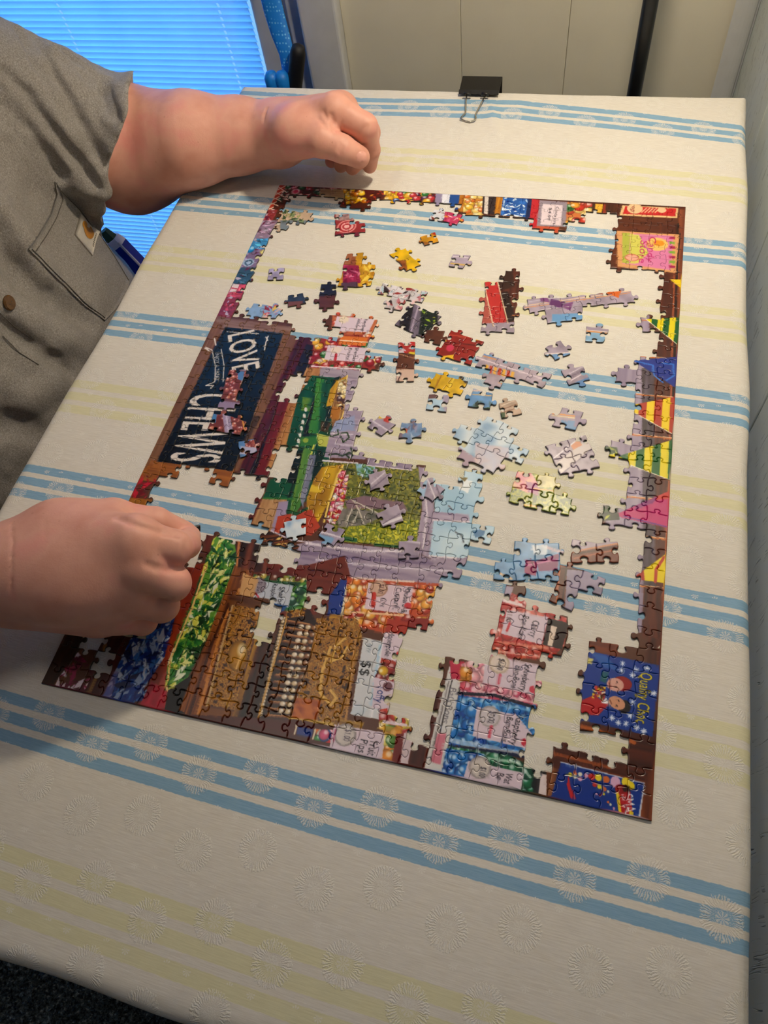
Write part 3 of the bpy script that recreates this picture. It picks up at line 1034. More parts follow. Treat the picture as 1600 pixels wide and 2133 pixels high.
# --- far border, from the red lattice corner to the red sign
pic.poly([(583, 388), (640, 391), (1430, 434), (1430, 470), (880, 445), (560, 440)], (84, 44, 34))
pic.blobs([(585, 388), (720, 395), (720, 432), (575, 425)], [(170, 40, 50), (60, 110, 70), (200, 150, 150), (90, 50, 40), (190, 60, 90), (30, 70, 50)], 60, 4.5, 3)
pic.shards([(585, 388), (720, 395), (720, 432), (575, 425)], [(200, 60, 60), (230, 200, 190), (40, 90, 60), (110, 30, 40), (60, 40, 40)], 70, 9, 4)
pic.poly([(575, 388), (597, 390), (562, 446), (540, 446)], (186, 66, 48))
for k in range(6):
    t = k / 5
    pic.line([(577 + 4 * t - 32 * t, 390 + 56 * t), (590 + 8 - 30 * t, 404 + 46 * t)], 1.6, (226, 196, 180))
    pic.line([(596 - 32 * t, 390 + 56 * t), (574 - 28 * t, 402 + 52 * t)], 1.6, (226, 196, 180))
pic.ell(tab([(617, 402)])[0], 6, 6, 0, (222, 160, 170), True); pic.ell(tab([(617, 402)])[0], 3.4, 3.4, 0, (190, 60, 90), False)
pic.wood([(668, 396), (720, 398), (716, 422), (664, 420)], (196, 176, 140), (150, 116, 84), 'x', 900, 3)
pic.blobs([(715, 397), (760, 400), (765, 432), (722, 428)], [(235, 180, 30), (250, 210, 60), (200, 120, 20)], 26, 4.2, 5)
pic.poly([(760, 398), (812, 402), (812, 430), (765, 425)], (92, 40, 36)); pic.shards([(760, 398), (812, 402), (812, 432), (765, 428)], [(180, 70, 50), (90, 30, 40), (220, 150, 60)], 26, 9, 6)
pic.blobs([(800, 400), (908, 406), (908, 436), (800, 430)], [(240, 190, 40), (250, 205, 80), (60, 100, 180), (200, 60, 70), (60, 130, 70), (230, 180, 60), (90, 50, 90)], 95, 5.2, 8)
pic.poly([(908, 405), (930, 407), (926, 440), (905, 438)], (150, 140, 168)); pic.poly([(922, 406), (938, 408), (934, 438), (920, 436)], (226, 226, 236))
pic.poly([(938, 408), (958, 409), (954, 440), (934, 438)], (40, 84, 150))
pic.wood([(958, 408), (972, 410), (966, 444), (954, 444)], (206, 140, 50), (150, 90, 30), 'y', 1200, 8)
pic.poly([(968, 410), (1008, 412), (1006, 452), (964, 450)], (206, 140, 60)); pic.blobs([(968, 410), (1008, 412), (1006, 452), (964, 450)], [(236, 190, 70), (226, 150, 90), (240, 210, 130), (214, 120, 50)], 34, 5.0, 9)
pic.poly([(1006, 412), (1034, 414), (1030, 450), (1004, 448)], (60, 48, 52)); pic.poly([(1010, 412), (1018, 413), (1016, 450), (1008, 448)], (214, 204, 196))
pic.wood([(1034, 414), (1050, 415), (1044, 452), (1030, 450)], (212, 150, 44), (160, 96, 30), 'y', 1200, 9)
pic.poly([(1048, 414), (1104, 418), (1100, 456), (1042, 452)], (40, 96, 170)); pic.shards([(1048, 414), (1104, 418), (1100, 456), (1042, 452)], [(230, 236, 244), (60, 120, 200), (20, 60, 140), (190, 210, 230)], 60, 10, 10)
pic.poly([(1100, 417), (1112, 418), (1108, 462), (1094, 460)], (28, 48, 92))
pic.poly([(1108, 418), (1126, 420), (1120, 490), (1100, 486)], (190, 44, 56))
pic.poly([(1124, 420), (1182, 424), (1178, 476), (1118, 474)], (150, 138, 150))
pic.poly([(1130, 428), (1172, 431), (1168, 473), (1126, 471)], (222, 206, 212))
pic.text('Candy Jars', (1158, 434), (1152, 470), 3.4, (50, 40, 50)); pic.text('$4.99', (1144, 436), (1139, 462), 3.4, (50, 40, 50))
pic.poly([(1118, 474), (1165, 476), (1160, 500), (1112, 494)], (196, 90, 60))
pic.poly([(1182, 424), (1240, 428), (1236, 470), (1178, 474)], (200, 120, 70)); pic.blobs([(1182, 424), (1240, 428), (1214, 475), (1178, 474)], [(60, 120, 60), (200, 60, 40), (230, 160, 60), (236, 200, 120), (190, 70, 50)], 30, 6.0, 12)
pic.wood([(1234, 427), (1300, 431), (1296, 470), (1230, 464)], (100, 56, 34), (60, 32, 22), 'y', 900, 14)
pic.poly([(1240, 428), (1256, 429), (1252, 452), (1238, 450)], (226, 176, 66)); pic.poly([(1257, 429), (1263, 430), (1260, 456), (1254, 455)], (150, 60, 40))
pic.wood([(1280, 430), (1430, 436), (1430, 500), (1290, 470)], (112, 62, 40), (76, 40, 28), 'x', 900, 15)
pic.poly([(1296, 431), (1412, 437), (1410, 458), (1290, 452)], (224, 190, 140)); pic.poly([(1302, 433), (1408, 438), (1406, 454), (1297, 449)], (196, 44, 46))
pic.ell(tab([(1322, 438)])[0], 9, 9, 0, (226, 192, 150), False); pic.text('op', (1316, 433), (1314, 444), 5, (150, 40, 40))
for k in range(5): pic.line([(1336 + k * 7, 446), (1346 + k * 7, 437)], 1.5, (226, 190, 150))
pic.ell(tab([(1378, 441)])[0], 5, 5, 0, (226, 190, 150), False)

# --- near-left border strip of sweets, reds and the lattice
pic.shards([(540, 446), (575, 446), (470, 660), (425, 680)], CANDY + [(150, 140, 170), (90, 80, 110)], 10, 9, 20)
segs = [((556, 440), (580, 440), (566, 470), (545, 466), (150, 66, 70)), ((545, 462), (580, 462), (560, 505), (520, 505), (150, 128, 150)),
        ((524, 500), (560, 500), (552, 535), (504, 535), (70, 140, 190)), ((510, 520), (556, 522), (552, 572), (482, 572), (130, 110, 140)),
        ((486, 560), (540, 560), (516, 605), (466, 605), (60, 90, 110)), ((468, 595), (520, 595), (500, 632), (448, 632), (190, 80, 100)),
        ((452, 622), (505, 622), (480, 670), (430, 670), (140, 60, 76))]
for q in segs:
    pic.poly(q[:4], q[4]); b = np.array(q[4])
    pic.shards(q[:4], [tuple(np.clip(b * 1.5, 0, 255)), tuple(b * .6), (190, 180, 200), tuple(np.clip(b * 1.2, 0, 255)), (110, 40, 70)], 26, 9, int(q[0][0]))
pic.ell(tab([(522, 522)])[0], 6, 7, 0, (40, 150, 215)); pic.ell(tab([(548, 528)])[0], 3, 4, 0, (226, 214, 130))
for r_ in (7, 5, 3): pic.ell(tab([(519, 550)])[0], r_, r_, 0, (170, 190, 214) if r_ != 5 else (60, 90, 120), False)
pic.wood([(434, 672), (458, 672), (288, 1010), (262, 1045)], (150, 40, 48), (70, 20, 30), [(440, 680), (280, 1020)], 700, 22)
pic.poly([(470, 590), (500, 596), (492, 612), (464, 606)], (226, 206, 206)); pic.line([(466, 600), (496, 605)], 1.6, (190, 40, 60))

# --- blackboard sign with wooden frame
WF1, WF2 = (150, 112, 84), (104, 68, 46)
pic.wood([(448, 660), (650, 690), (636, 730), (440, 700)], (160, 130, 116), (116, 84, 72), 'x', 800, 30)
pic.wood([(447, 672), (470, 676), (330, 972), (300, 985)], WF1, WF2, [(455, 680), (310, 980)], 900, 31)
pic.wood([(590, 690), (632, 697), (500, 985), (478, 980)], WF1, WF2, [(612, 694), (490, 985)], 900, 32)
pic.wood([(318, 960), (490, 978), (480, 1020), (290, 1000)], (176, 112, 52), (126, 74, 34), 'x', 700, 33)
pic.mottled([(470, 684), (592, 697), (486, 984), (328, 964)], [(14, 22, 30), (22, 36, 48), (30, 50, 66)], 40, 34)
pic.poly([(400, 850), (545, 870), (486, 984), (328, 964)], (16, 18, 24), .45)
W1 = (222, 212, 204)
pic.text('LOVE', (476, 702), (486, 782), 31, W1, outline=(W1, .7))
pic.line([(448, 708), (451, 722)], 1.6, W1); pic.line([(560, 703), (555, 716), (552, 732)], 1.4, W1)
pic.line([(555, 705), (559, 712)], 1.4, W1); pic.line([(474, 694), (540, 698)], 1.0, W1)
for a_, b_ in (((443, 732), (449, 798)), ((462, 730), (466, 798))): pic.line([a_, ((a_[0] + b_[0]) / 2 + 4, (a_[1] + b_[1]) / 2), b_], 1.0, W1)
pic.text('ENJOY A TREAT', (450, 737), (450, 797), 4.2, W1)
pic.line([(443, 732), (430, 726), (438, 735), (428, 728)], 1.2, W1); pic.line([(449, 798), (430, 806), (446, 806), (440, 812)], 1.2, W1)
pic.text('CHEWS', (404, 822), (356, 962), 54, W1, outline=(W1, .8))
for k in range(7):
    y_ = 836 + k * 19
    pic.line([(402 - k * 5, y_), (500 - k * 6, y_ + 10)], .7, (18, 20, 26))
# --- dark red shelves right of the board
for q, c1, c2 in (([(626, 696), (660, 702), (540, 992), (498, 986)], (104, 40, 50), (60, 26, 40)), ([(640, 720), (662, 724), (548, 1000), (515, 1000)], (44, 38, 52), (26, 24, 36)),
                  ([(596, 800), (626, 804), (560, 992), (532, 992)], (130, 40, 42), (100, 30, 34)), ([(606, 830), (640, 836), (584, 984), (556, 982)], (196, 146, 90), (150, 96, 54))):
    pic.wood(q, c1, c2, [(640, 720), (530, 990)], 500, int(q[0][0]))
pic.wood([(330, 965), (400, 975), (400, 1010), (280, 1003)], (176, 112, 52), (120, 70, 32), 'x', 800, 36)
pic.shards([(285, 990), (400, 1000), (310, 1050), (262, 1048)], [(160, 30, 44), (190, 40, 60), (110, 24, 36), (140, 40, 50)], 46, 10, 37)
pic.wood([(262, 1038), (330, 1044), (320, 1062), (255, 1058)], (186, 128, 46), (130, 80, 30), 'x', 700, 38)

# --- jar labels above the green scales
pic.poly([(655, 690), (800, 700), (780, 775), (650, 770)], (150, 60, 50)); pic.blobs([(655, 700), (800, 700), (790, 780), (640, 775)], [(200, 60, 50), (236, 180, 60), (60, 120, 60), (220, 190, 170), (160, 40, 50)], 70, 4.6, 40)
pic.poly([(695, 645), (800, 650), (800, 700), (690, 700)], (190, 110, 70)); pic.blobs([(695, 645), (800, 650), (800, 705), (690, 705)], [(236, 180, 50), (226, 120, 60), (200, 90, 70), (220, 190, 170)], 40, 4.4, 41)
LB = (214, 196, 208)
pic.poly([(703, 662), (782, 668), (768, 695), (693, 692)], LB); pic.text('Sherbet', (762, 664), (752, 693), 3.6, (40, 36, 44)); pic.text('Lemons', (748, 664), (739, 691), 3.4, (40, 36, 44))
pic.ell(tab([(717, 669)])[0], 6, 5, 0, (226, 210, 190), False)
pic.poly([(712, 702), (768, 706), (762, 724), (706, 720)], (214, 120, 50)); pic.line([(710, 712), (766, 716)], 1.6, (240, 210, 180))
pic.poly([(684, 722), (768, 728), (756, 758), (676, 752)], LB); pic.text('Sherbet', (742, 727), (734, 756), 3.6, (40, 36, 44)); pic.text('Fruits', (728, 728), (722, 752), 3.4, (40, 36, 44))
pic.ell(tab([(701, 732)])[0], 6, 5, 0, (226, 206, 196), False); pic.line([(701, 741), (699, 752)], 3, (196, 60, 70))
pic.line([(650, 766), (755, 772)], 1.6, (232, 214, 222))
# --- weighing scales: green body, gold dish of sweets
pic.wood([(640, 768), (672, 770), (650, 815), (620, 815)], (200, 152, 96), (150, 100, 60), 'y', 800, 42)
pic.poly([(668, 770), (760, 776), (762, 880), (660, 860)], (160, 146, 160))
pic.wood([(672, 768), (760, 775), (745, 800), (668, 790)], (176, 162, 172), (136, 122, 140), 'x', 500, 43)
G1, G2, G3 = (22, 88, 62), (14, 60, 46), (80, 140, 60)
pic.wood([(650, 785), (700, 790), (684, 1000), (610, 1075), (540, 1060), (590, 960), (622, 830)], G1, (18, 72, 54), [(660, 790), (560, 1050)], 260, 44)
pic.mottled([(632, 830), (652, 832), (646, 860), (628, 858)], [(22, 88, 62), (110, 140, 50), (40, 104, 60)], 120, 45)
pic.wood([(655, 828), (672, 830), (640, 925), (628, 922)], (18, 22, 28), (30, 44, 44), [(664, 828), (634, 925)], 400, 46)
pic.wood([(660, 790), (676, 792), (664, 905), (642, 905), (655, 850)], G3, (48, 116, 66), [(668, 792), (650, 905)], 300, 47)
pic.wood([(672, 800), (690, 802), (676, 900), (664, 898)], (16, 64, 52), (28, 92, 66), [(680, 800), (670, 900)], 300, 48)
for k in range(9): pic.ell(tab([(638 - k * 3, 856 + k * 13)])[0], 1.6, 3.0, .4, (222, 218, 212), False)
pic.poly([(628, 912), (664, 912), (658, 932), (624, 932)], (60, 120, 62)); pic.ell(tab([(638, 920)])[0], 3, 3, 0, (150, 170, 70), False)
pic.wood([(604, 965), (622, 940), (640, 940), (608, 1035), (594, 1050)], (16, 20, 24), (26, 50, 44), [(620, 945), (600, 1040)], 400, 49)
pic.wood([(634, 935), (650, 936), (640, 1000), (626, 1060), (604, 1085), (606, 1060)], (112, 148, 64), (48, 110, 62), [(642, 938), (615, 1070)], 300, 50)
pic.line([(655, 930), (646, 960), (638, 1000), (626, 1040)], 1.8, (206, 204, 96))
pic.wood([(646, 950), (660, 950), (650, 1000), (632, 1060), (626, 1040)], (150, 150, 170), (100, 104, 124), [(652, 952), (632, 1050)], 500, 51)
pic.wood([(662, 938), (676, 938), (672, 985), (655, 1010), (652, 990)], (20, 60, 50), (14, 38, 36), [(668, 940), (660, 1000)], 300, 52)
pic.poly([(660, 905), (690, 912), (696, 935), (664, 932)], (186, 190, 92)); pic.poly([(670, 880), (690, 884), (684, 905), (668, 900)], (80, 60, 40))
# gold pan, upper
pic.poly([(697, 790), (712, 786), (700, 850), (686, 882), (676, 900), (684, 830)], (24, 44, 40))
pic.wood([(702, 796), (722, 786), (722, 800), (708, 845), (680, 850), (688, 815)], (222, 180, 46), (150, 104, 26), [(706, 795), (690, 850)], 180, 53)
pic.wood([(706, 800), (724, 792), (722, 860), (692, 892), (690, 860)], (214, 176, 110), (120, 80, 50), [(716, 800), (706, 885)], 500, 54)
pic.blobs([(706, 795), (724, 792), (722, 850), (700, 860)], [(230, 200, 130), (150, 100, 50), (90, 60, 60), (240, 220, 170)], 40, 3.2, 55)
pic.poly([(692, 850), (712, 850), (706, 876), (688, 874)], (176, 116, 40)); pic.line([(724, 785), (722, 850), (706, 890)], 1.6, (236, 206, 120))
# lavender wall right of the scales
pic.wood([(724, 790), (760, 795), (762, 960), (676, 955), (690, 900), (716, 880)], (176, 160, 176), (150, 136, 158), 'x', 500, 56)
pic.poly([(700, 880), (740, 868), (740, 900), (690, 902)], (150, 158, 190)); pic.line([(690, 905), (735, 908)], 1.5, (216, 206, 216)); pic.line([(700, 928), (756, 932)], 1.8, (200, 188, 204))
pic.line([(680, 900), (690, 912), (706, 908), (704, 898)], 1.4, (60, 80, 50)); pic.line([(712, 905), (724, 904), (728, 914), (716, 924), (711, 912)], 1.5, (50, 72, 44))
pic.line([(686, 950), (700, 948), (715, 952), (728, 945), (736, 950), (730, 958), (722, 950)], 1.8, (44, 64, 44)); pic.line([(732, 936), (735, 948)], 1.6, (44, 64, 44))
pic.line([(674, 962), (745, 968)], 2.2, (216, 206, 214))
# window garden picture behind the pan
pic.mottled([(672, 965), (870, 975), (885, 1000), (870, 1135), (855, 1142), (690, 1130), (700, 1000)], [(70, 80, 50), (120, 124, 44), (96, 100, 60), (170, 160, 50), (60, 66, 44), (150, 150, 70)], 230, 57, 1.5)
pic.mottled([(742, 968), (782, 972), (782, 1000), (745, 992)], [(60, 104, 60), (150, 190, 220), (90, 130, 60), (190, 206, 226)], 160, 58, 1.5)
pic.poly([(720, 1045), (760, 1035), (840, 1048), (850, 1066), (770, 1062), (724, 1062)], (134, 108, 118)); pic.mottled([(700, 1060), (780, 1066), (800, 1078), (750, 1100), (706, 1100)], [(96, 96, 86), (140, 132, 126), (110, 104, 96)], 140, 59)
for a_, b_ in (((740, 1048), (752, 1075)), ((752, 1058), (735, 1095)), ((735, 1045), (770, 1062)), ((770, 1062), (800, 1078)), ((752, 1075), (760, 1098)), ((735, 1062), (722, 1090))): pic.line([a_, b_], 1.2, (206, 196, 180))
pic.mottled([(720, 1100), (872, 1085), (868, 1140), (700, 1130)], [(120, 130, 30), (196, 186, 40), (90, 110, 40), (214, 206, 70)], 260, 60, 1.6)
pic.poly([(704, 1118), (745, 1124), (745, 1132), (700, 1127)], (50, 104, 60)); pic.poly([(780, 1134), (860, 1142), (858, 1146), (780, 1140)], (46, 96, 56))
# big gold dish and its sweets
pic.wood([(672, 975), (716, 970), (708, 985), (690, 1040), (664, 1090), (640, 1080), (640, 1040), (655, 1000)], (216, 176, 40), (156, 112, 26), [(690, 975), (655, 1085)], 110, 61, 1.4)
pic.poly([(650, 1012), (676, 1018), (668, 1030), (645, 1026)], (236, 206, 70), .7); pic.line([(716, 972), (706, 990), (686, 1050), (676, 1090)], 1.8, (236, 206, 110))
pic.blobs([(716, 980), (728, 990), (716, 1060), (700, 1094), (680, 1090), (696, 1030), (706, 990)], [(190, 40, 60), (226, 90, 120), (236, 170, 190), (236, 226, 220), (240, 190, 90), (200, 50, 40)], 150, 2.6, 62)
# window frame
pic.wood([(600, 1140), (660, 1128), (860, 1150), (905, 1170), (945, 1180), (900, 1240), (600, 1180)], (176, 160, 176), (138, 122, 146), 'x', 420, 63)
pic.wood([(900, 1160), (1040, 1130), (1000, 1230), (880, 1245)], (176, 160, 176), (138, 122, 146), 'x', 420, 163)
pic.line([(640, 1134), (760, 1150), (865, 1150)], 2.4, (226, 214, 222)); pic.line([(620, 1152), (780, 1168), (900, 1176)], 3.5, (130, 112, 140)); pic.line([(660, 1168), (800, 1182), (940, 1192)], 1.6, (214, 202, 214))
pic.wood([(872, 975), (902, 980), (908, 1170), (865, 1152), (880, 1060)], (182, 166, 180), (150, 134, 156), 'y', 420, 64)
pic.line([(884, 1000), (890, 1070), (882, 1145)], 1.4, (220, 208, 216))
pic.wood([(768, 950), (862, 962), (858, 982), (765, 972)], (160, 144, 162), (130, 114, 138), 'x', 420, 65)
pic.line([(765, 972), (858, 982)], 1.4, (220, 208, 216))
# sky seen right of the frame
pic.mottled([(902, 985), (1045, 980), (1045, 1135), (965, 1165), (895, 1160), (906, 1070)], [(150, 184, 206), (176, 202, 218), (196, 214, 224)], 40, 66)
pic.wood([(903, 1068), (978, 1074), (978, 1090), (903, 1086)], (182, 168, 186), (150, 134, 160), 'x', 500, 67)
pic.line([(903, 1086), (978, 1090)], 1.5, (224, 212, 220)); pic.line([(895, 1160), (950, 1165)], 1.5, (230, 218, 222))
pic.line([(948, 1110), (962, 1118), (966, 1132)], 1.3, (90, 100, 110)); pic.line([(935, 1056), (942, 1064)], 1.3, (120, 110, 120)); pic.poly([(955, 1020), (968, 1000), (985, 1005), (975, 1030)], (226, 230, 232))
pic.poly([(985, 1108), (1012, 1104), (1008, 1118), (990, 1122)], (70, 120, 160)); pic.poly([(978, 1130), (996, 1128), (990, 1142), (975, 1140)], (70, 84, 50)); pic.poly([(955, 995), (975, 998), (968, 1006)], (120, 104, 50))
# wood, brick and green left of the dish
pic.wood([(515, 1040), (575, 1020), (600, 1040), (580, 1110), (530, 1110)], (196, 156, 112), (150, 108, 72), [(560, 1030), (535, 1105)], 800, 68)
pic.wood([(510, 1005), (560, 1000), (545, 1050), (524, 1095), (512, 1070)], (124, 50, 36), (80, 32, 28), [(545, 1010), (518, 1080)], 500, 69)
pic.poly([(565, 1000), (610, 1010), (600, 1042), (548, 1042)], G1); pic.line([(550, 1040), (612, 1042)], 2.0, (60, 120, 60))
pic.poly([(582, 1048), (602, 1046), (592, 1110), (566, 1108)], (160, 144, 172)); pic.poly([(580, 1078), (650, 1064), (668, 1100), (650, 1118), (572, 1112)], (180, 72, 48))
pic.line([(600, 1066), (618, 1074), (640, 1062)], 3, (36, 84, 52)); pic.line([(566, 1108), (610, 1128), (650, 1132)], 1.6, (210, 196, 210))
# striped dark sticks under the frame
pic.wood([(545, 1100), (625, 1140), (600, 1180), (540, 1130)], (150, 84, 40), (40, 22, 18), [(560, 1130), (600, 1122)], 700, 70, 1.8)
pic.shards([(545, 1100), (625, 1140), (600, 1190), (540, 1150)], [(60, 30, 22), (190, 140, 90), (90, 46, 28), (226, 190, 110)], 40, 10, 71, .3, .2)

# --- sherbet raspberries, toffee tin, rhubarb and custard
pic.poly([(520, 1175), (640, 1180), (720, 1160), (740, 1240), (640, 1290), (520, 1280)], (116, 50, 34))
pic.wood([(520, 1175), (640, 1185), (635, 1212), (535, 1205)], (126, 50, 34), (90, 34, 24), 'x', 400, 72)
pic.poly([(530, 1198), (640, 1212), (634, 1280), (520, 1262)], (50, 96, 62)); pic.blobs([(600, 1200), (645, 1212), (638, 1280), (596, 1270)], [(40, 110, 70), (70, 140, 90), (90, 150, 60), (30, 80, 60)], 40, 4.5, 73)
pic.blobs([(530, 1195), (640, 1206), (632, 1216), (528, 1208)], [(150, 160, 60), (200, 180, 90), (110, 60, 40)], 20, 3.5, 74)
pic.poly([(532, 1210), (612, 1222), (602, 1268), (520, 1256)], (186, 190, 200)); pic.text('Sherbet', (584, 1225), (578, 1268), 5, (36, 36, 46)); pic.text('Raspberries', (570, 1218), (560, 1266), 4.6, (36, 36, 46))
pic.ell(tab([(538, 1222)])[0], 8, 8, 0, (150, 140, 150), False, (110, 96, 106)); pic.text('$1.30', (540, 1214), (536, 1232), 4.2, (70, 54, 70))
pic.poly([(564, 1258), (600, 1264), (592, 1276), (560, 1272)], (40, 84, 140)); pic.line([(532, 1236), (540, 1246)], 1.5, (200, 60, 80))
pic.poly([(690, 1205), (728, 1212), (714, 1290), (684, 1284)], (34, 62, 136)); pic.line([(726, 1214), (712, 1288)], 2.2, (220, 206, 180)); pic.wood([(690, 1280), (740, 1288), (730, 1304), (682, 1300)], (206, 156, 50), (140, 96, 30), 'x', 600, 75)
pic.wood([(640, 1185), (724, 1175), (708, 1215), (690, 1240), (640, 1262)], (128, 58, 42), (92, 38, 30), 'x', 300, 76)
pic.poly([(724, 1205), (915, 1218), (915, 1350), (720, 1300)], (190, 84, 50)); pic.blobs([(724, 1208), (915, 1224), (910, 1335), (716, 1296)], [(200, 80, 50), (226, 120, 60), (240, 170, 70), (180, 60, 40), (236, 140, 50)], 130, 5.0, 77)
pic.poly([(768, 1216), (862, 1224), (852, 1282), (760, 1270)], (218, 194, 204)); pic.text('Rhubarb &', (845, 1226), (836, 1278), 5.0, (40, 36, 46)); pic.text('Custard', (826, 1226), (820, 1268), 5.0, (40, 36, 46))
pic.ell(tab([(790, 1228)])[0], 8, 8, 0, (206, 170, 150), False, (170, 130, 110)); pic.text('$1.00', (792, 1219), (788, 1238), 4.6, (80, 50, 50)); pic.line([(780, 1240), (778, 1264)], 4, (196, 60, 50)); pic.text('G W', (796, 1248), (793, 1266), 3.4, (60, 50, 60))
pic.ell(tab([(850, 1264)])[0], 3, 3, 0, (200, 60, 70), False); pic.line([(735, 1206), (862, 1214)], 2.0, (226, 200, 190)); pic.line([(722, 1276), (840, 1284)], 2.0, (236, 190, 150))
pic.poly([(840, 1290), (895, 1290), (890, 1335), (836, 1325)], (140, 44, 40)); pic.line([(842, 1312), (880, 1318)], 2.4, (226, 200, 206))

# --- near left: shelves of wrapped sweets
pic.wood([(88, 1425), (150, 1310), (200, 1310), (110, 1440)], (74, 46, 30), (46, 28, 20), [(100, 1425), (170, 1310)], 400, 80)
pic.wood([(108, 1436), (190, 1330), (204, 1345), (118, 1440)], (120, 76, 40), (84, 50, 30), [(110, 1430), (190, 1330)], 400, 81)
pic.shards([(105, 1440), (165, 1360), (200, 1400), (215, 1460)], [(160, 50, 90), (110, 30, 60), (206, 120, 160), (90, 24, 44), (230, 210, 220)], 60, 12, 82)
pic.wood([(175, 1450), (230, 1330), (275, 1330), (240, 1460)], (92, 40, 30), (60, 24, 22), [(200, 1450), (250, 1340)], 300, 83); pic.line([(186, 1452), (215, 1385), (222, 1340)], 3.0, (150, 110, 60))
BL = [(242, 1470), (214, 1458), (290, 1300), (360, 1215), (395, 1225), (370, 1300), (350, 1360), (320, 1430), (305, 1460)]
pic.poly(BL, (30, 60, 130)); pic.shards(BL, [(24, 50, 120), (40, 84, 160), (70, 120, 190), (160, 176, 206), (20, 36, 84), (200, 206, 220), (36, 70, 150)], 420, 14, 84, 1.2, .7)
pic.poly([(214, 1455), (240, 1400), (250, 1400), (232, 1462)], (150, 130, 180), .6)
pic.wood([(395, 1180), (430, 1175), (352, 1430), (300, 1440), (345, 1370)], (150, 62, 34), (110, 40, 26), [(410, 1180), (345, 1400)], 300, 85)
pic.poly([(310, 1470), (348, 1400), (356, 1400), (350, 1478)], (150, 70, 60)); pic.wood([(295, 1468), (318, 1420), (348, 1440), (345, 1480)], (190, 50, 70), (140, 30, 50), [(310, 1470), (335, 1420)], 300, 86)
GR = [(345, 1440), (352, 1380), (400, 1260), (430, 1170), (440, 1130), (470, 1105), (500, 1115), (495, 1170), (455, 1280), (430, 1340), (390, 1420), (352, 1440)]
pic.poly(GR, (30, 84, 44)); pic.shards(GR, [(24, 80, 44), (60, 130, 60), (206, 206, 90), (226, 226, 150), (20, 54, 34), (100, 150, 60), (220, 224, 200), (40, 104, 56)], 480, 13, 87, 1.2, .7)
pic.line([(352, 1420), (356, 1378), (404, 1262), (432, 1180)], 1.8, (226, 190, 120)); pic.line([(348, 1432), (352, 1440)], 2, (230, 190, 130))
pic.wood([(430, 1120), (446, 1112), (440, 1150), (428, 1165)], (110, 50, 36), (70, 30, 24), 'y', 300, 88)
pic.wood([(490, 1130), (545, 1130), (560, 1190), (500, 1200)], (130, 70, 50), (44, 24, 22), [(505, 1135), (495, 1195)], 260, 89, 1.7); pic.line([(500, 1128), (494, 1190)], 2, (196, 130, 80))
pic.poly([(352, 1440), (390, 1415), (410, 1400), (395, 1490), (345, 1480)], (24, 22, 24))
# wood post left of the till
pic.wood([(392, 1490), (375, 1480), (430, 1340), (490, 1180), (520, 1190), (535, 1240), (480, 1280), (432, 1498)], (150, 90, 44), (92, 50, 28), [(410, 1480), (500, 1200)], 800, 90, 1.3)
pic.line([(415, 1490), (470, 1290), (500, 1230)], 3, (196, 130, 66)); pic.line([(398, 1488), (440, 1350), (478, 1260)], 2.4, (70, 36, 24)); pic.poly([(508, 1195), (540, 1210), (528, 1250), (500, 1240)], (200, 156, 106))
# till: ornate gold plate
pic.wood([(480, 1240), (565, 1250), (558, 1285), (478, 1275)], (120, 76, 40), (76, 44, 26), 'x', 500, 91)
GP = [(488, 1262), (550, 1272), (530, 1330), (490, 1480), (432, 1470), (470, 1330)]
GOLD = [(60, 34, 14), (150, 100, 34), (206, 150, 62), (104, 62, 22), (222, 176, 92), (74, 42, 16), (176, 120, 44)]
pic.mottled(GP, GOLD, 420, 92, 1.7); pic.ell(tab([(497, 1368)])[0], 9, 14, .3, (176, 124, 30)); pic.line([(512, 1356), (500, 1376), (494, 1394)], 1.6, (226, 180, 110))
pic.line([(486, 1264), (466, 1340), (432, 1472)], 1.8, (196, 164, 120)); pic.wood([(424, 1472), (490, 1484), (486, 1500), (420, 1492)], (150, 96, 46), (96, 56, 30), 'x', 600, 93)
pic.wood([(536, 1322), (545, 1324), (500, 1500), (486, 1494)], (190, 140, 40), (120, 80, 30), [(540, 1325), (495, 1490)], 600, 94)
pic.wood([(548, 1310), (570, 1316), (535, 1510), (495, 1500)], (30, 24, 24), (86, 46, 30), [(558, 1315), (515, 1500)], 400, 95)
# keys
KP = [(588, 1290), (645, 1270), (662, 1300), (655, 1340), (620, 1500), (530, 1500), (545, 1440)]
pic.poly(KP, (48, 28, 22)); pic.mottled([(598, 1275), (640, 1268), (636, 1285), (596, 1290)], GOLD, 300, 96, 1.6)
for k in range(15):
    t = k / 14
    ax, ay = 600 - 44 * t, 1296 + 196 * t
    bx, by = 650 - 40 * t, 1304 + 192 * t
    pic.line([(ax, ay), (bx, by)], 2.2, (110, 66, 40)); pic.line([(ax + 2, ay - 2), (bx - 4, by - 2)], .8, (196, 140, 90))
for k in range(30):
    t = k / 29; pic.ell(tab([(592 - 48 * t, 1290 + 200 * t)])[0], 1.7, 1.7, 0, (206, 180, 140), True)
for k in range(13):
    t = (k + .3) / 13
    for dx_, c_ in ((26, (226, 206, 180)), (40, (216, 190, 150)), (52, (150, 100, 60))):
        pic.ell(tab([(604 - 46 * t + dx_, 1300 + 190 * t + dx_ * .1)])[0], 2.6, 2.2, 0, c_, True)
pic.line([(598, 1292), (540, 1495)], 1.6, (206, 160, 90))
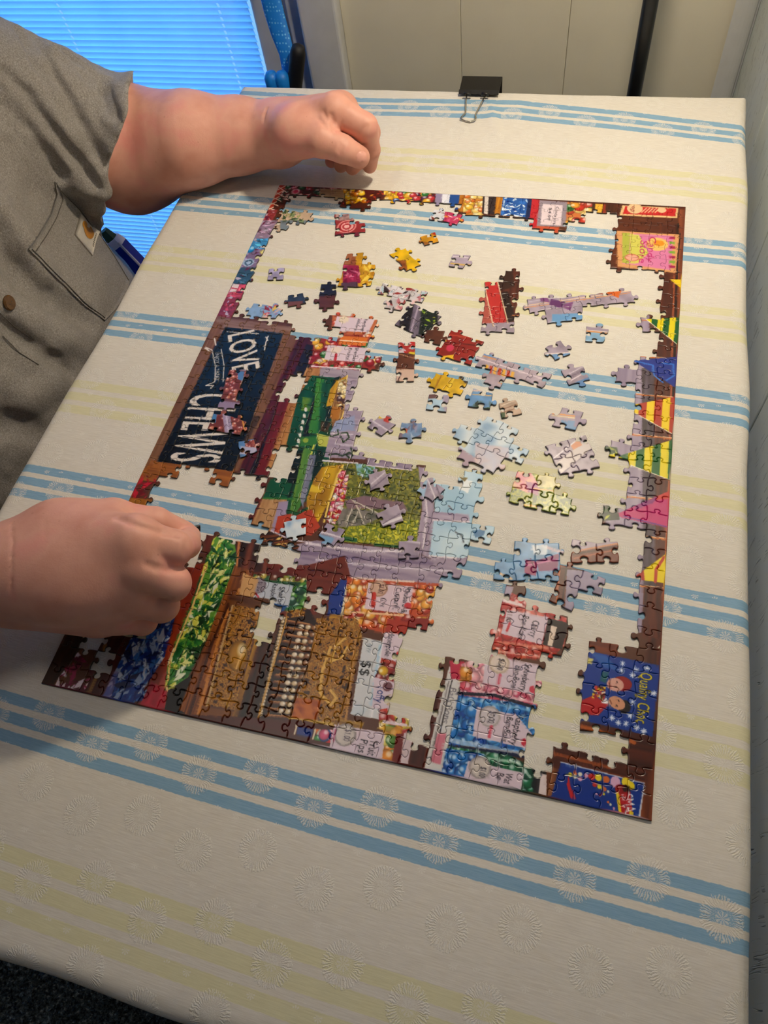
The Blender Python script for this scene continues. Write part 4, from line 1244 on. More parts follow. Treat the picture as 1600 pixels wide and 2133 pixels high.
# second gold plate with scroll
GP2 = [(660, 1290), (745, 1290), (755, 1325), (735, 1430), (720, 1510), (605, 1502), (640, 1400), (655, 1330)]
pic.mottled(GP2, GOLD, 380, 97, 1.6)
pic.line([(690, 1350), (672, 1400), (668, 1445), (690, 1470), (702, 1455), (690, 1440)], 2.4, (220, 176, 96)); pic.line([(720, 1330), (700, 1350), (690, 1380), (712, 1372), (724, 1350)], 1.8, (220, 176, 96))
pic.mottled([(618, 1455), (670, 1460), (662, 1500), (608, 1500)], [(150, 70, 30), (196, 110, 40), (120, 50, 24)], 160, 98); pic.line([(606, 1500), (725, 1514)], 3.2, (206, 170, 96)); pic.line([(742, 1330), (722, 1500)], 1.8, (190, 140, 80)); pic.line([(756, 1330), (732, 1495)], 1.6, (90, 50, 26))
# white price tickets
pic.poly([(758, 1330), (810, 1340), (790, 1500), (732, 1490)], (206, 206, 210)); pic.poly([(790, 1345), (804, 1348), (786, 1480), (772, 1470)], (176, 200, 216)); pic.text('$$', (756, 1378), (750, 1408), 8, (20, 20, 24))
pic.text('GW', (767, 1342), (763, 1360), 4, (140, 150, 160)); pic.line([(800, 1330), (775, 1495)], 1.6, (236, 232, 236))
pic.poly([(808, 1290), (850, 1298), (842, 1400), (792, 1390)], (170, 60, 44)); pic.poly([(802, 1318), (846, 1326), (834, 1382), (794, 1372)], LB); pic.text('Honeypelle', (812, 1318), (802, 1368), 5, (44, 40, 50)); pic.ell(tab([(832, 1364)])[0], 2.6, 2.6, 0, (210, 60, 60), False)
pic.blobs([(796, 1380), (846, 1390), (836, 1425), (780, 1415)], [(226, 176, 40), (110, 50, 30), (200, 120, 40), (150, 40, 40)], 22, 4.5, 99)
pic.poly([(780, 1412), (826, 1424), (818, 1484), (776, 1476)], LB); pic.text('Toffy', (790, 1428), (782, 1464), 7.0, (30, 44, 110)); pic.text('Candy', (810, 1448), (805, 1470), 3.6, (190, 160, 90)); pic.ell(tab([(808, 1432)])[0], 4, 4, 0, (120, 80, 90), False)
pic.blobs([(790, 1480), (850, 1470), (860, 1540), (790, 1520)], [(226, 176, 60), (170, 50, 50), (200, 60, 44), (236, 206, 90), (140, 40, 50)], 44, 5.0, 100); pic.line([(800, 1505), (846, 1512)], 2.4, (226, 206, 214))
pic.poly([(826, 1430), (865, 1440), (858, 1470), (820, 1468)], (120, 44, 44)); pic.line([(846, 1436), (852, 1460)], 2.6, (226, 206, 210)); pic.poly([(740, 1470), (768, 1476), (756, 1492), (730, 1488)], (200, 206, 214))
# near border
pic.poly([(395, 1490), (620, 1500), (940, 1560), (940, 1612), (380, 1488)], (80, 36, 28))
pic.poly([(500, 1500), (640, 1508), (700, 1520), (690, 1545), (480, 1505)], (84, 30, 26)); pic.poly([(622, 1515), (655, 1521), (650, 1538), (618, 1531)], (36, 60, 130)); pic.line([(619, 1514), (615, 1530)], 1.5, (220, 206, 180)); pic.line([(658, 1521), (653, 1540)], 1.5, (220, 206, 180))
pic.blobs([(660, 1520), (700, 1522), (692, 1550), (655, 1542)], CANDY, 16, 4.5, 101)
pic.wood([(700, 1498), (760, 1506), (754, 1520), (694, 1512)], (190, 150, 70), (130, 90, 40), 'x', 600, 102)
pic.poly([(698, 1510), (815, 1530), (801, 1596), (684, 1570)], LB); pic.ell(tab([(720, 1532)])[0], 9, 9, 0, (206, 196, 190), False, (150, 140, 140)); pic.text('$1.00', (721, 1520), (716, 1544), 5.4, (60, 50, 70)); pic.text('Fruit', (772, 1545), (766, 1574), 6.5, (36, 30, 40)); pic.text('Pips', (752, 1541), (746, 1568), 6.5, (36, 30, 40)); pic.line([(700, 1522), (696, 1545)], 1.4, (200, 120, 150))
pic.blobs([(804, 1510), (840, 1516), (830, 1600), (796, 1592)], [(236, 196, 50), (90, 140, 60), (226, 140, 40), (240, 220, 120)], 30, 5.0, 103); pic.poly([(800, 1512), (836, 1518), (832, 1536), (798, 1530)], (214, 160, 60), .6)
pic.wood([(826, 1530), (870, 1530), (860, 1606), (816, 1596)], (130, 40, 36), (90, 26, 28), 'y', 300, 104); pic.poly([(842, 1528), (864, 1532), (854, 1600), (834, 1596)], (206, 186, 190)); pic.wood([(862, 1530), (905, 1440), (935, 1430), (888, 1616), (848, 1606)], (60, 28, 26), (100, 48, 38), [(900, 1450), (875, 1585)], 400, 105)
# shelf edge "BaG BoNS"
pic.poly([(936, 1390), (972, 1400), (923, 1622), (882, 1612)], (210, 206, 204)); pic.line([(942, 1418), (903, 1588)], 1.0, (60, 54, 56)); pic.line([(966, 1400), (926, 1596)], 1.0, (60, 54, 56)); pic.line([(936, 1418), (897, 1586)], .8, (120, 110, 110)); pic.text('BaG Bons', (938, 1434), (922, 1506), 5.5, (110, 106, 116))
pic.poly([(937, 1378), (968, 1380), (962, 1418), (940, 1416)], (186, 50, 80)); pic.poly([(912, 1528), (930, 1530), (918, 1594), (898, 1588)], (206, 110, 130), .85)
# bon-bon jars
def jar(pts, base, cols, n, r, seed, hl):
    pic.poly(pts, base); pic.blobs(pts, cols, n, r, seed)
    for q in hl: pic.line(q[0], q[1], q[2], .65)
jar([(962, 1385), (1010, 1365), (1020, 1360), (1150, 1400), (1140, 1475), (958, 1452)], (196, 84, 110), [(214, 110, 140), (226, 140, 160), (200, 80, 110), (236, 170, 180)], 190, 4.6, 110, [([(985, 1440), (1120, 1466)], 2.5, (244, 214, 220))])
pic.blobs([(960, 1390), (985, 1392), (980, 1440), (958, 1436)], [(210, 120, 50), (226, 150, 60), (214, 90, 110)], 14, 5, 111)
jar([(1020, 1330), (1070, 1320), (1170, 1350), (1150, 1375), (1030, 1372)], (190, 60, 44), [(200, 60, 44), (214, 90, 60), (180, 44, 40)], 60, 4.4, 112, [([(1030, 1358), (1130, 1370)], 2.0, (240, 200, 190)), ([(1040, 1340), (1140, 1352)], 2.5, (230, 160, 140))])
jar([(1025, 1225), (1050, 1230), (1180, 1290), (1175, 1350), (1015, 1335)], (190, 70, 70), [(206, 80, 76), (190, 50, 54), (220, 120, 110)], 80, 4.6, 113, [([(1035, 1250), (1110, 1272)], 2.5, (240, 206, 206))])
pic.poly([(1024, 1218), (1070, 1225), (1062, 1248), (1030, 1244)], (170, 156, 176)); pic.line([(1032, 1248), (1085, 1262)], 2.6, (232, 214, 216))
pic.poly([(1056, 1272), (1142, 1288), (1128, 1345), (1044, 1322)], LB); pic.text('Cherry', (1110, 1294), (1103, 1328), 5.6, (40, 34, 44)); pic.text('Bon Bons', (1090, 1284), (1078, 1332), 5.2, (40, 34, 44)); pic.text('$1.00', (1058, 1274), (1053, 1296), 4.4, (90, 60, 60)); pic.line([(1062, 1300), (1056, 1316)], 2, (200, 70, 80))
pic.wood([(1142, 1290), (1185, 1300), (1170, 1355), (1130, 1345)], (60, 34, 34), (30, 20, 22), 'y', 200, 114); pic.poly([(1148, 1305), (1160, 1308), (1150, 1348), (1140, 1346)], (226, 206, 190))
pic.poly([(1012, 1366), (1122, 1386), (1112, 1450), (1006, 1424)], LB); pic.text('Strawberry', (1094, 1384), (1082, 1440), 5.6, (36, 32, 44)); pic.text('Bon-Bons', (1074, 1388), (1064, 1434), 5.2, (36, 32, 44)); pic.ell(tab([(1040, 1384)])[0], 8.5, 8.5, 0, (222, 206, 196), False, (190, 170, 150)); pic.text('$1.00', (1040, 1373), (1035, 1396), 5.0, (50, 46, 60))
pic.line([(1042, 1408), (1039, 1424)], 2.4, (206, 90, 110)); pic.ell(tab([(1110, 1438)])[0], 3, 3, 0, (200, 70, 90), False)
jar([(955, 1450), (1115, 1470), (1120, 1485), (1110, 1570), (935, 1552)], (24, 92, 168), [(34, 110, 190), (50, 130, 206), (24, 86, 170), (70, 146, 214)], 170, 4.8, 115, [([(945, 1545), (1090, 1572)], 4.0, (200, 220, 240)), ([(960, 1456), (1110, 1482)], 2.0, (130, 190, 230))])
pic.line([(955, 1446), (1030, 1450), (1110, 1474)], 2.6, (30, 30, 56)); pic.line([(938, 1556), (1030, 1568), (1112, 1580)], 2.6, (20, 34, 70))
pic.poly([(994, 1474), (1075, 1490), (1108, 1530), (1100, 1562), (984, 1535)], LB); pic.text('Raspberry', (1076, 1492), (1062, 1552), 5.6, (36, 32, 44)); pic.text('Bon-Bons', (1056, 1494), (1044, 1545), 5.2, (36, 32, 44)); pic.ell(tab([(1020, 1494)])[0], 8.5, 8.5, 0, (206, 196, 200), False, (170, 160, 160)); pic.text('$1.00', (1021, 1482), (1016, 1506), 5.0, (50, 46, 60))
pic.line([(1024, 1515), (1019, 1536)], 2.6, (206, 90, 110)); pic.ell(tab([(1094, 1548)])[0], 3.2, 3.2, 0, (200, 60, 80), False)
jar([(935, 1556), (1060, 1574), (1110, 1600), (1112, 1664), (918, 1622)], (30, 96, 70), [(30, 110, 76), (44, 130, 90), (24, 84, 66)], 90, 4.6, 116, [([(1010, 1580), (1080, 1590), (1104, 1620)], 2.0, (220, 236, 226))])
pic.blobs([(930, 1560), (1010, 1572), (965, 1622), (918, 1618)], [(34, 110, 190), (50, 130, 206), (24, 86, 170)], 34, 4.8, 117)
pic.poly([(976, 1586), (1092, 1612), (1082, 1662), (962, 1634)], LB); pic.text('Wat', (1054, 1610), (1049, 1632), 5.6, (36, 32, 44)); pic.text('Bo', (1036, 1610), (1033, 1624), 5.4, (36, 32, 44)); pic.ell(tab([(1000, 1600)])[0], 8.5, 8.5, 0, (206, 196, 190), False, (160, 150, 150)); pic.text('$1.00', (1001, 1598), (997, 1618), 5.0, (50, 46, 60))
pic.line([(1104, 1590), (1116, 1615), (1112, 1640)], 3, (24, 34, 40)); pic.poly([(1118, 1600), (1140, 1610), (1128, 1670), (1108, 1664)], (40, 36, 40)); pic.poly([(1126, 1612), (1152, 1620), (1142, 1672), (1120, 1666)], (222, 206, 206)); pic.wood([(1138, 1585), (1170, 1590), (1152, 1676), (1138, 1672)], (150, 96, 60), (96, 54, 36), 'y', 400, 118)

# --- right border: wooden pilaster, lavender wall, bunting
pic.wood([(1250, 470), (1430, 480), (1430, 600), (1290, 590)], (120, 66, 42), (80, 42, 30), 'x', 700, 130)
pic.wood([(1372, 470), (1430, 470), (1400, 1420), (1345, 1420)], (112, 58, 38), (70, 36, 26), 'y', 900, 131)
pic.wood([(1415, 440), (1430, 440), (1404, 1400), (1390, 1400)], (160, 92, 60), (110, 60, 40), 'y', 900, 132)
pic.line([(1412, 470), (1398, 1000), (1384, 1390)], 2.0, (40, 22, 18)); pic.line([(1406, 500), (1392, 1000), (1376, 1390)], 1.2, (176, 100, 66))
pic.wood([(1292, 660), (1352, 660), (1362, 1000), (1350, 1320), (1294, 1320), (1240, 940)], (170, 156, 174), (142, 128, 150), 'y', 300, 133)
pic.wood([(1336, 770), (1362, 770), (1366, 1320), (1340, 1320)], (110, 98, 112), (70, 56, 60), 'y', 400, 134)
for y_ in (664, 740, 820, 905, 960, 1035, 1115, 1218): pic.line([(1300, y_ + 2), (1420, y_ + 14)], 1.1, (206, 120, 50)); pic.line([(1300, y_), (1420, y_ + 12)], .6, (240, 206, 170))
for (a_, b_, c_), k1, k2, ns in ((((1345, 668), (1420, 664), (1414, 724)), (226, 206, 30), (30, 96, 50), 6), (((1298, 850), (1412, 828), (1409, 912)), (176, 62, 36), (232, 200, 30), 7), (((1274, 957), (1410, 916), (1407, 1007)), (226, 206, 40), (30, 100, 44), 8)):
    A, B, Cc = tab([a_, b_, c_])
    for k in range(ns):
        t0, t1 = k / ns, (k + 1) / ns
        q = [A + (B - A) * t0, A + (B - A) * t1, A + (Cc - A) * t1, A + (Cc - A) * t0]
        pic.polyt(q, k1 if k % 2 == 0 else k2)
    pic.linet(np.array([A, Cc]), .8, (240, 230, 210))
pic.poly([(1394, 585), (1424, 586), (1421, 606)], (232, 200, 30))
pic.poly([(1318, 754), (1416, 746), (1411, 814)], (36, 56, 140)); pic.line([(1322, 755), (1360, 764), (1362, 785), (1380, 800)], 1.6, (60, 120, 206)); pic.line([(1380, 760), (1402, 762), (1404, 785), (1388, 795)], 1.8, (60, 120, 206))
pic.poly([(1278, 1076), (1410, 1018), (1406, 1106)], (190, 50, 116)); pic.poly([(1345, 1046), (1410, 1018), (1408, 1040)], (196, 64, 60)); pic.poly([(1325, 1055), (1370, 1036), (1360, 1050), (1320, 1066)], (140, 50, 120)); pic.line([(1300, 1078), (1404, 1104)], 1.0, (90, 60, 140))
pic.poly([(1316, 1208), (1408, 1140), (1404, 1220)], (232, 206, 30)); pic.poly([(1316, 1208), (1340, 1190), (1342, 1212)], (176, 60, 40)); pic.line([(1404, 1156), (1382, 1164), (1366, 1188), (1364, 1214)], 2.4, (190, 70, 40)); pic.line([(1406, 1186), (1396, 1192), (1398, 1212)], 2.0, (190, 70, 40))
pic.poly([(1372, 1352), (1406, 1322), (1402, 1354)], (70, 130, 60)); pic.line([(1404, 1320), (1370, 1352)], .9, (220, 206, 200))
pic.poly([(1240, 930), (1285, 935), (1290, 970), (1245, 962)], (60, 80, 50)); pic.shards([(1240, 930), (1285, 935), (1285, 965), (1245, 962)], [(40, 70, 40), (150, 160, 60), (90, 120, 130), (190, 190, 90)], 26, 8, 135); pic.poly([(1264, 950), (1284, 948), (1284, 958)], (226, 206, 40))
pic.poly([(1245, 1060), (1285, 1050), (1290, 1085), (1250, 1088)], (50, 60, 44)); pic.shards([(1245, 1060), (1275, 1055), (1275, 1085), (1250, 1085)], [(60, 90, 40), (190, 190, 70), (36, 44, 36)], 16, 8, 136)
pic.wood([(1340, 1225), (1380, 1225), (1378, 1330), (1335, 1330)], (116, 60, 40), (70, 36, 28), 'y', 700, 137)
# candy store sign
pic.poly([(1282, 484), (1416, 492), (1408, 572), (1284, 560)], (214, 160, 110)); pic.poly([(1296, 488), (1402, 495), (1396, 566), (1296, 552)], (214, 130, 170)); pic.poly([(1296, 488), (1312, 489), (1310, 553), (1296, 551)], (176, 180, 80))
pic.poly([(1312, 490), (1330, 492), (1350, 530), (1328, 552), (1312, 552)], (206, 200, 100)); pic.ell(tab([(1316, 540)])[0], 8, 6, 0, (226, 170, 150), False, (200, 110, 90)); pic.ell(tab([(1368, 512)])[0], 12, 11, 0, (230, 190, 110), False); pic.ell(tab([(1372, 510)])[0], 6, 5, 0, (226, 150, 40), False)
pic.text('Candy', (1352, 496), (1346, 548), 8, (186, 40, 110), shear=.15); pic.text('Store', (1334, 504), (1330, 550), 8, (186, 40, 110), shear=.15)
for k in range(7): pic.poly([(1394, 496 + k * 10), (1406, 497 + k * 10), (1405, 502 + k * 10), (1393, 501 + k * 10)], (170, 40, 90) if k % 2 == 0 else (130, 170, 70))
pic.line([(1282, 484), (1284, 560)], 2.4, (110, 60, 40)); pic.line([(1284, 560), (1408, 575)], 2.4, (110, 60, 40)); pic.line([(1416, 490), (1408, 574)], 1.5, (60, 30, 26))
# chocolate tin
pic.wood([(1205, 1330), (1300, 1335), (1285, 1380), (1210, 1372)], (130, 66, 36), (80, 36, 26), 'x', 500, 140); pic.wood([(1150, 1500), (1375, 1525), (1360, 1660), (1150, 1600)], (100, 50, 34), (64, 32, 24), 'x', 700, 141)
pic.line([(1205, 1512), (1320, 1548)], 3.0, (176, 96, 44)); pic.line([(1150, 1570), (1270, 1600)], 2.4, (150, 80, 40)); pic.wood([(1170, 1585), (1360, 1632), (1356, 1650), (1165, 1602)], (120, 60, 40), (80, 40, 28), 'x', 600, 142)
pic.poly([(1226, 1358), (1374, 1388), (1358, 1536), (1204, 1500), (1206, 1450)], (28, 64, 142)); pic.poly([(1226, 1358), (1262, 1368), (1290, 1400), (1258, 1392)], (60, 110, 180), .7)
pic.text('Quality Choc', (1334, 1402), (1324, 1506), 9, (226, 206, 50), outline=((30, 30, 60), .5))
rs2 = np.random.default_rng(9)
for (sx_, sy_) in ((1296, 1384), (1325, 1397), (1347, 1394), (1294, 1398), (1317, 1408), (1274, 1497), (1287, 1507), (1303, 1509), (1325, 1517), (1317, 1465), (1361, 1446), (1313, 1492), (1340, 1525)):
    c_ = tab([(sx_, sy_)])[0]
    for k in range(4):
        a_ = k * math.pi / 4; e_ = np.array([math.cos(a_), math.sin(a_)]) * .0022
        pic.linet(np.array([c_ - e_, c_ + e_]), .6, (222, 226, 240))
pic.poly([(1208, 1462), (1235, 1450), (1268, 1468), (1246, 1492), (1206, 1490)], (176, 36, 44)); pic.poly([(1252, 1466), (1262, 1455), (1272, 1470)], (226, 220, 224))
pic.ell(tab([(1295, 1426)])[0], 7.5, 6, .1, (150, 40, 40), False); pic.ell(tab([(1281, 1428)])[0], 6.5, 5.5, .1, (214, 164, 150), False); pic.ell(tab([(1299, 1474)])[0], 5, 5.5, -.3, (40, 30, 30), False); pic.ell(tab([(1284, 1466)])[0], 6.5, 5, -.3, (206, 150, 120), False)
pic.line([(1268, 1424), (1270, 1433)], .7, (150, 60, 60)); pic.line([(1270, 1460), (1273, 1468)], .7, (110, 60, 50)); pic.line([(1284, 1421), (1285, 1424)], .8, (70, 40, 40)); pic.line([(1283, 1432), (1284, 1435)], .8, (70, 40, 40)); pic.line([(1287, 1460), (1289, 1463)], .8, (50, 30, 30)); pic.line([(1283, 1470), (1285, 1473)], .8, (50, 30, 30))
pic.shards([(1236, 1430), (1262, 1432), (1258, 1462), (1232, 1455)], [(200, 60, 40), (226, 190, 50), (236, 220, 190), (150, 40, 60), (90, 40, 30)], 34, 8, 143); pic.poly([(1254, 1400), (1268, 1402), (1262, 1425), (1250, 1420)], (30, 96, 110)); pic.poly([(1222, 1372), (1236, 1374), (1232, 1386), (1220, 1382)], (206, 196, 120))
# blue box of chocolate buttons
pic.poly([(1168, 1590), (1342, 1634), (1328, 1716), (1145, 1670)], (26, 60, 140)); pic.line([(1342, 1634), (1330, 1706)], 1.2, (210, 210, 220)); pic.line([(1168, 1589), (1342, 1633)], .8, (190, 196, 214))
pic.poly([(1184, 1614), (1188, 1640), (1200, 1666), (1188, 1664), (1180, 1636)], (190, 44, 50))
for k, (sx_, sy_) in enumerate(((1187, 1615), (1197, 1613), (1208, 1614), (1220, 1617), (1232, 1619), (1246, 1621), (1262, 1625), (1197, 1619), (1208, 1624), (1238, 1636), (1248, 1640), (1258, 1645), (1266, 1650), (1242, 1655), (1250, 1658), (1257, 1655), (1266, 1672), (1271, 1677), (1278, 1685))):
    r_ = 2.5 if k in (4, 5, 6) else 1.6 if k < 12 else .9
    pic.ell(tab([(sx_, sy_)])[0], r_, r_, 0, [(226, 206, 50), (206, 110, 60), (226, 220, 200), (214, 160, 190), (190, 50, 50)][k % 5], False)
pic.ell(tab([(1281, 1630)])[0], 3.6, 4.0, 0, (214, 170, 200), False); pic.ell(tab([(1303, 1630)])[0], 3.2, 3.2, 0, (230, 206, 60), False); pic.ell(tab([(1312, 1638)])[0], 3.2, 3.2, 0, (230, 206, 40), False)
pic.poly([(1282, 1640), (1312, 1650), (1318, 1704), (1290, 1694)], (180, 34, 44)); pic.poly([(1280, 1640), (1287, 1642), (1294, 1696), (1288, 1694)], (230, 200, 50)); pic.poly([(1310, 1690), (1318, 1692), (1318, 1704), (1310, 1702)], (230, 200, 50)); pic.ell(tab([(1292, 1645)])[0], 4, 3.4, 0, (150, 30, 36), False); pic.ell(tab([(1304, 1644)])[0], 3, 2.8, 0, (60, 30, 26), False); pic.text('SMA', (1293, 1656), (1300, 1694), 8.5, (236, 232, 236))
pic.wood([(1344, 1620), (1372, 1580), (1360, 1712), (1332, 1706)], (150, 84, 50), (80, 42, 30), 'y', 500, 144)
nb = int((.0022 - pic.y0) / pic.res)      # the picture bleeds off the near edge
pic.a[:nb] = pic.a[nb:nb + 1]
nl_ = int((.002 - pic.x0) / pic.res); pic.a[:, :nl_] = pic.a[:, nl_:nl_ + 1]
pic.a = np.clip((pic.a - .5) * 1.14 + .485, 0, 1).astype(np.float32)
for k in range(1):            # soften like offset printing
    pic.a[1:-1, 1:-1] = (pic.a[1:-1, 1:-1] * 4 + pic.a[:-2, 1:-1] + pic.a[2:, 1:-1] + pic.a[1:-1, :-2] + pic.a[1:-1, 2:]) / 8
pic.activity()

# ------------------------------------------------------------------ which cells are filled
HAVE = [
    [(583, 388), (1430, 434), (1429, 452), (910, 428), (800, 424), (575, 412)],            # far border
    [(712, 395), (765, 398), (765, 432), (725, 430)], [(1100, 430), (1190, 436), (1180, 488), (1105, 484)], [(945, 410), (1110, 418), (1105, 452), (950, 446)],
    [(1290, 430), (1430, 436), (1428, 470), (1380, 470), (1290, 458)], [(1380, 440), (1430, 440), (1427, 500), (1380, 500)], [(1186, 430), (1240, 436), (1214, 470), (1180, 466)],
    [(1270, 478), (1428, 482), (1424, 578), (1380, 572), (1285, 560), (1276, 512)],       # candy store sign
    [(575, 388), (600, 395), (575, 450), (552, 530), (470, 665), (430, 680)], [(530, 505), (553, 510), (545, 570), (505, 585), (480, 575)],
    [(455, 650), (650, 700), (640, 760), (600, 800), (606, 880), (590, 960), (556, 1000), (430, 985), (380, 985), (300, 1030), (258, 1062), (270, 1030), (430, 680)],
    [(440, 960), (474, 965), (470, 1012), (432, 1008)],
    [(695, 655), (790, 660), (790, 695), (760, 715), (790, 745), (756, 790), (742, 840), (748, 880), (752, 965), (865, 965), (880, 990), (905, 1020), (985, 1000), (1006, 1120), (950, 1178), (905, 1225), (860, 1225), (720, 1200), (650, 1185), (575, 1130), (520, 1105), (512, 1060), (560, 1010), (595, 980), (600, 880), (625, 830), (650, 780), (660, 725), (700, 700)],
    [(722, 1195), (880, 1210), (890, 1330), (800, 1310), (690, 1300), (690, 1210)], [(530, 1185), (640, 1195), (690, 1190), (720, 1200), (715, 1290), (690, 1290), (650, 1235), (636, 1280), (520, 1268)],
    [(545, 1100), (590, 1110), (630, 1140), (590, 1170)],
    # near block
    [(88, 1425), (150, 1300), (178, 1320), (178, 1385), (215, 1395), (222, 1320), (290, 1320), (380, 1180), (440, 1120), (470, 1105), (505, 1110), (560, 1160), (500, 1200), (520, 1240), (570, 1260), (545, 1320), (580, 1330), (600, 1270), (650, 1270), (665, 1310), (660, 1290), (745, 1290), (765, 1320), (850, 1290), (850, 1400), (830, 1480), (860, 1470), (862, 1590), (700, 1565), (380, 1500)],
    [(700, 1510), (870, 1530), (905, 1430), (935, 1372), (1010, 1362), (1030, 1230), (1060, 1235), (1175, 1300), (1165, 1365), (1130, 1380), (1130, 1470), (1112, 1480), (1105, 1590), (1150, 1600), (1150, 1580), (1165, 1545), (1250, 1570), (1255, 1595), (1345, 1630), (1380, 1580), (1360, 1715), (860, 1600)],
    [(1212, 1350), (1375, 1380), (1400, 1380), (1370, 1640), (1330, 1640), (1325, 1545), (1200, 1545), (1200, 1470)],
    # right border and flags
    [(1385, 480), (1430, 480), (1405, 1420), (1362, 1420), (1370, 1000), (1374, 600)], [(1340, 655), (1420, 655), (1420, 735), (1375, 720)], [(1320, 745), (1420, 745), (1410, 830), (1345, 810)],
    [(1322, 790), (1420, 790), (1405, 1310), (1310, 1310), (1325, 1130), (1322, 1000)], [(1296, 840), (1420, 830), (1410, 910), (1330, 880)], [(1248, 932), (1420, 915), (1410, 1010), (1320, 985)], [(1250, 1060), (1410, 1020), (1406, 1100), (1290, 1090)], [(1276, 770), (1340, 770), (1340, 800), (1280, 800)],
]
HOLES = [
    [(178, 1330), (215, 1330), (216, 1402), (182, 1390)], [(740, 1465), (785, 1475), (770, 1508), (738, 1500)], [(556, 1268), (592, 1280), (575, 1316), (550, 1310)],
    [(1248, 1560), (1325, 1575), (1325, 1605), (1250, 1590)], [(665, 1255), (685, 1255), (685, 1285), (650, 1280)], [(440, 985), (430, 985), (395, 1010), (430, 1020)], [(790, 1395), (860, 1400), (860, 1420), (830, 1410)],
    [(495, 975), (520, 975), (515, 1010), (490, 1010)], [(700, 700), (712, 702), (706, 722), (690, 718)], [(835, 1395), (905, 1420), (860, 1520), (838, 1500)], [(890, 1000), (905, 1000), (905, 1030), (895, 1030)],
]
TP = [tab(q) for q in HAVE]; TH = [tab(q) for q in HOLES]
have = np.zeros((NX, NY), bool)
for i in range(NX):
    for j in range(NY):
        c = np.array([[(i + .5) * CWD]]), np.array([[PH - (j + .5) * CHT]])
        ok = any(Canvas.inside(q, *c)[0, 0] for q in TP) and not any(Canvas.inside(q, *c)[0, 0] for q in TH)
        have[i, j] = ok
have[:, 0] = True; have[NX - 1, :] = True; have[:, NY - 1] = True
for j in range(NY):
    y = PH - (j + .5) * CHT
    have[0, j] = not (.165 - .0 > y > .055)
EXTRA_ON, EXTRA_OFF = [], []
for q in EXTRA_ON: have[q] = True
for q in EXTRA_OFF: have[q] = False
comp = -np.ones((NX, NY), int)
ncomp = 0
for i in range(NX):
    for j in range(NY):
        if have[i, j] and comp[i, j] < 0:
            st = [(i, j)]; comp[i, j] = ncomp
            while st:
                a, b = st.pop()
                for da, db in ((1, 0), (-1, 0), (0, 1), (0, -1)):
                    p_, q_ = a + da, b + db
                    if 0 <= p_ < NX and 0 <= q_ < NY and have[p_, q_] and comp[p_, q_] < 0:
                        comp[p_, q_] = ncomp; st.append((p_, q_))
            ncomp += 1
print('puzzle cells', have.sum(), 'components', [(comp == k).sum() for k in range(ncomp)])
for j in range(NY): print(''.join('#' if have[i, j] else '.' for i in range(NX)))
# ------------------------------------------------------------------ build the assembled part
def depth_of(x, y): return float(CR[2] @ (np.array([x, y, 0]) - CC))
def build_component(cells, root):
    cells = sorted(cells, key=lambda c: depth_of((c[0] + .5) * CWD, PH - (c[1] + .5) * CHT))
    rest = [[], [], []]; nv = 0
    for k, (i, j) in enumerate(cells):
        V, F, C = piece_geo(cell_outline(i, j), pic, .0003)
        if k < 300:
            mk('puzzle_piece', V, F, m_print, root, False, None, C)
        else:
            rest[0].append(V); rest[1] += [[q + nv for q in f] for f in F]; rest[2].append(C); nv += len(V)
    if nv:
        o = mk('far_pieces', np.vstack(rest[0]), rest[1], m_print, root, False, None, np.vstack(rest[2]))
        o['kind'] = 'stuff'
order = sorted(range(ncomp), key=lambda k: -(comp == k).sum())
PUZ_LABELS = ['half-finished jigsaw puzzle of a sweet shop, its border nearly complete', ]
for n_, k in enumerate(order):
    cells = [(i, j) for i in range(NX) for j in range(NY) if comp[i, j] == k]
    cxm_ = np.mean([(i + .5) * CWD for i, j in cells]); cym_ = np.mean([PH - (j + .5) * CHT for i, j in cells])
    root = empty('jigsaw_puzzle' if n_ == 0 else 'puzzle_section', (cxm_, cym_, .0003))
    tag(root, PUZ_LABELS[n_] if n_ < len(PUZ_LABELS) else 'part of the jigsaw %d' % n_, 'puzzle')
    build_component(cells, root)
# ------------------------------------------------------------------ loose pieces and small joined clusters
def cluster_outlines(cells, ctr, ang, seed, scale=1.0, tabs=None):
    """cut a small grid, turn it and lay it at ctr"""
    r = np.random.default_rng(seed)
    A = math.radians(ang); ca, sa = math.cos(A), math.sin(A)
    mean = np.array([np.mean([c[0] + .5 for c in cells]) * CWD, -np.mean([c[1] + .5 for c in cells]) * CHT])
    def T(p):
        q = (np.array(p) - mean) * scale
        return np.array([ctr[0] + q[0] * ca - q[1] * sa, ctr[1] + q[0] * sa + q[1] * ca])
    is_ = range(min(c[0] for c in cells), max(c[0] for c in cells) + 2); js = range(min(c[1] for c in cells), max(c[1] for c in cells) + 2)
    cor = {(i, j): T((i * CWD + r.uniform(-.10, .10) * CWD, -j * CHT + r.uniform(-.10, .10) * CHT)) for i in is_ for j in js}
    outs = []
    he, ve = {}, {}
    def H(i, j):
        if (i, j) not in he: he[i, j] = edge_curve(cor[i, j], cor[i + 1, j], 1 if r.random() < .5 else -1, r)
        return he[i, j]
    def Vv(i, j):
        if (i, j) not in ve: ve[i, j] = edge_curve(cor[i, j], cor[i, j + 1], 1 if r.random() < .5 else -1, r)
        return ve[i, j]
    for (i, j) in cells:
        o = Vv(i, j) + [cor[i, j + 1]] + H(i, j + 1)[1:] + [cor[i + 1, j + 1]] + list(reversed(Vv(i + 1, j)[1:])) + [cor[i + 1, j]] + list(reversed(H(i, j)[1:]))
        outs.append(np.array(o))
    return outs

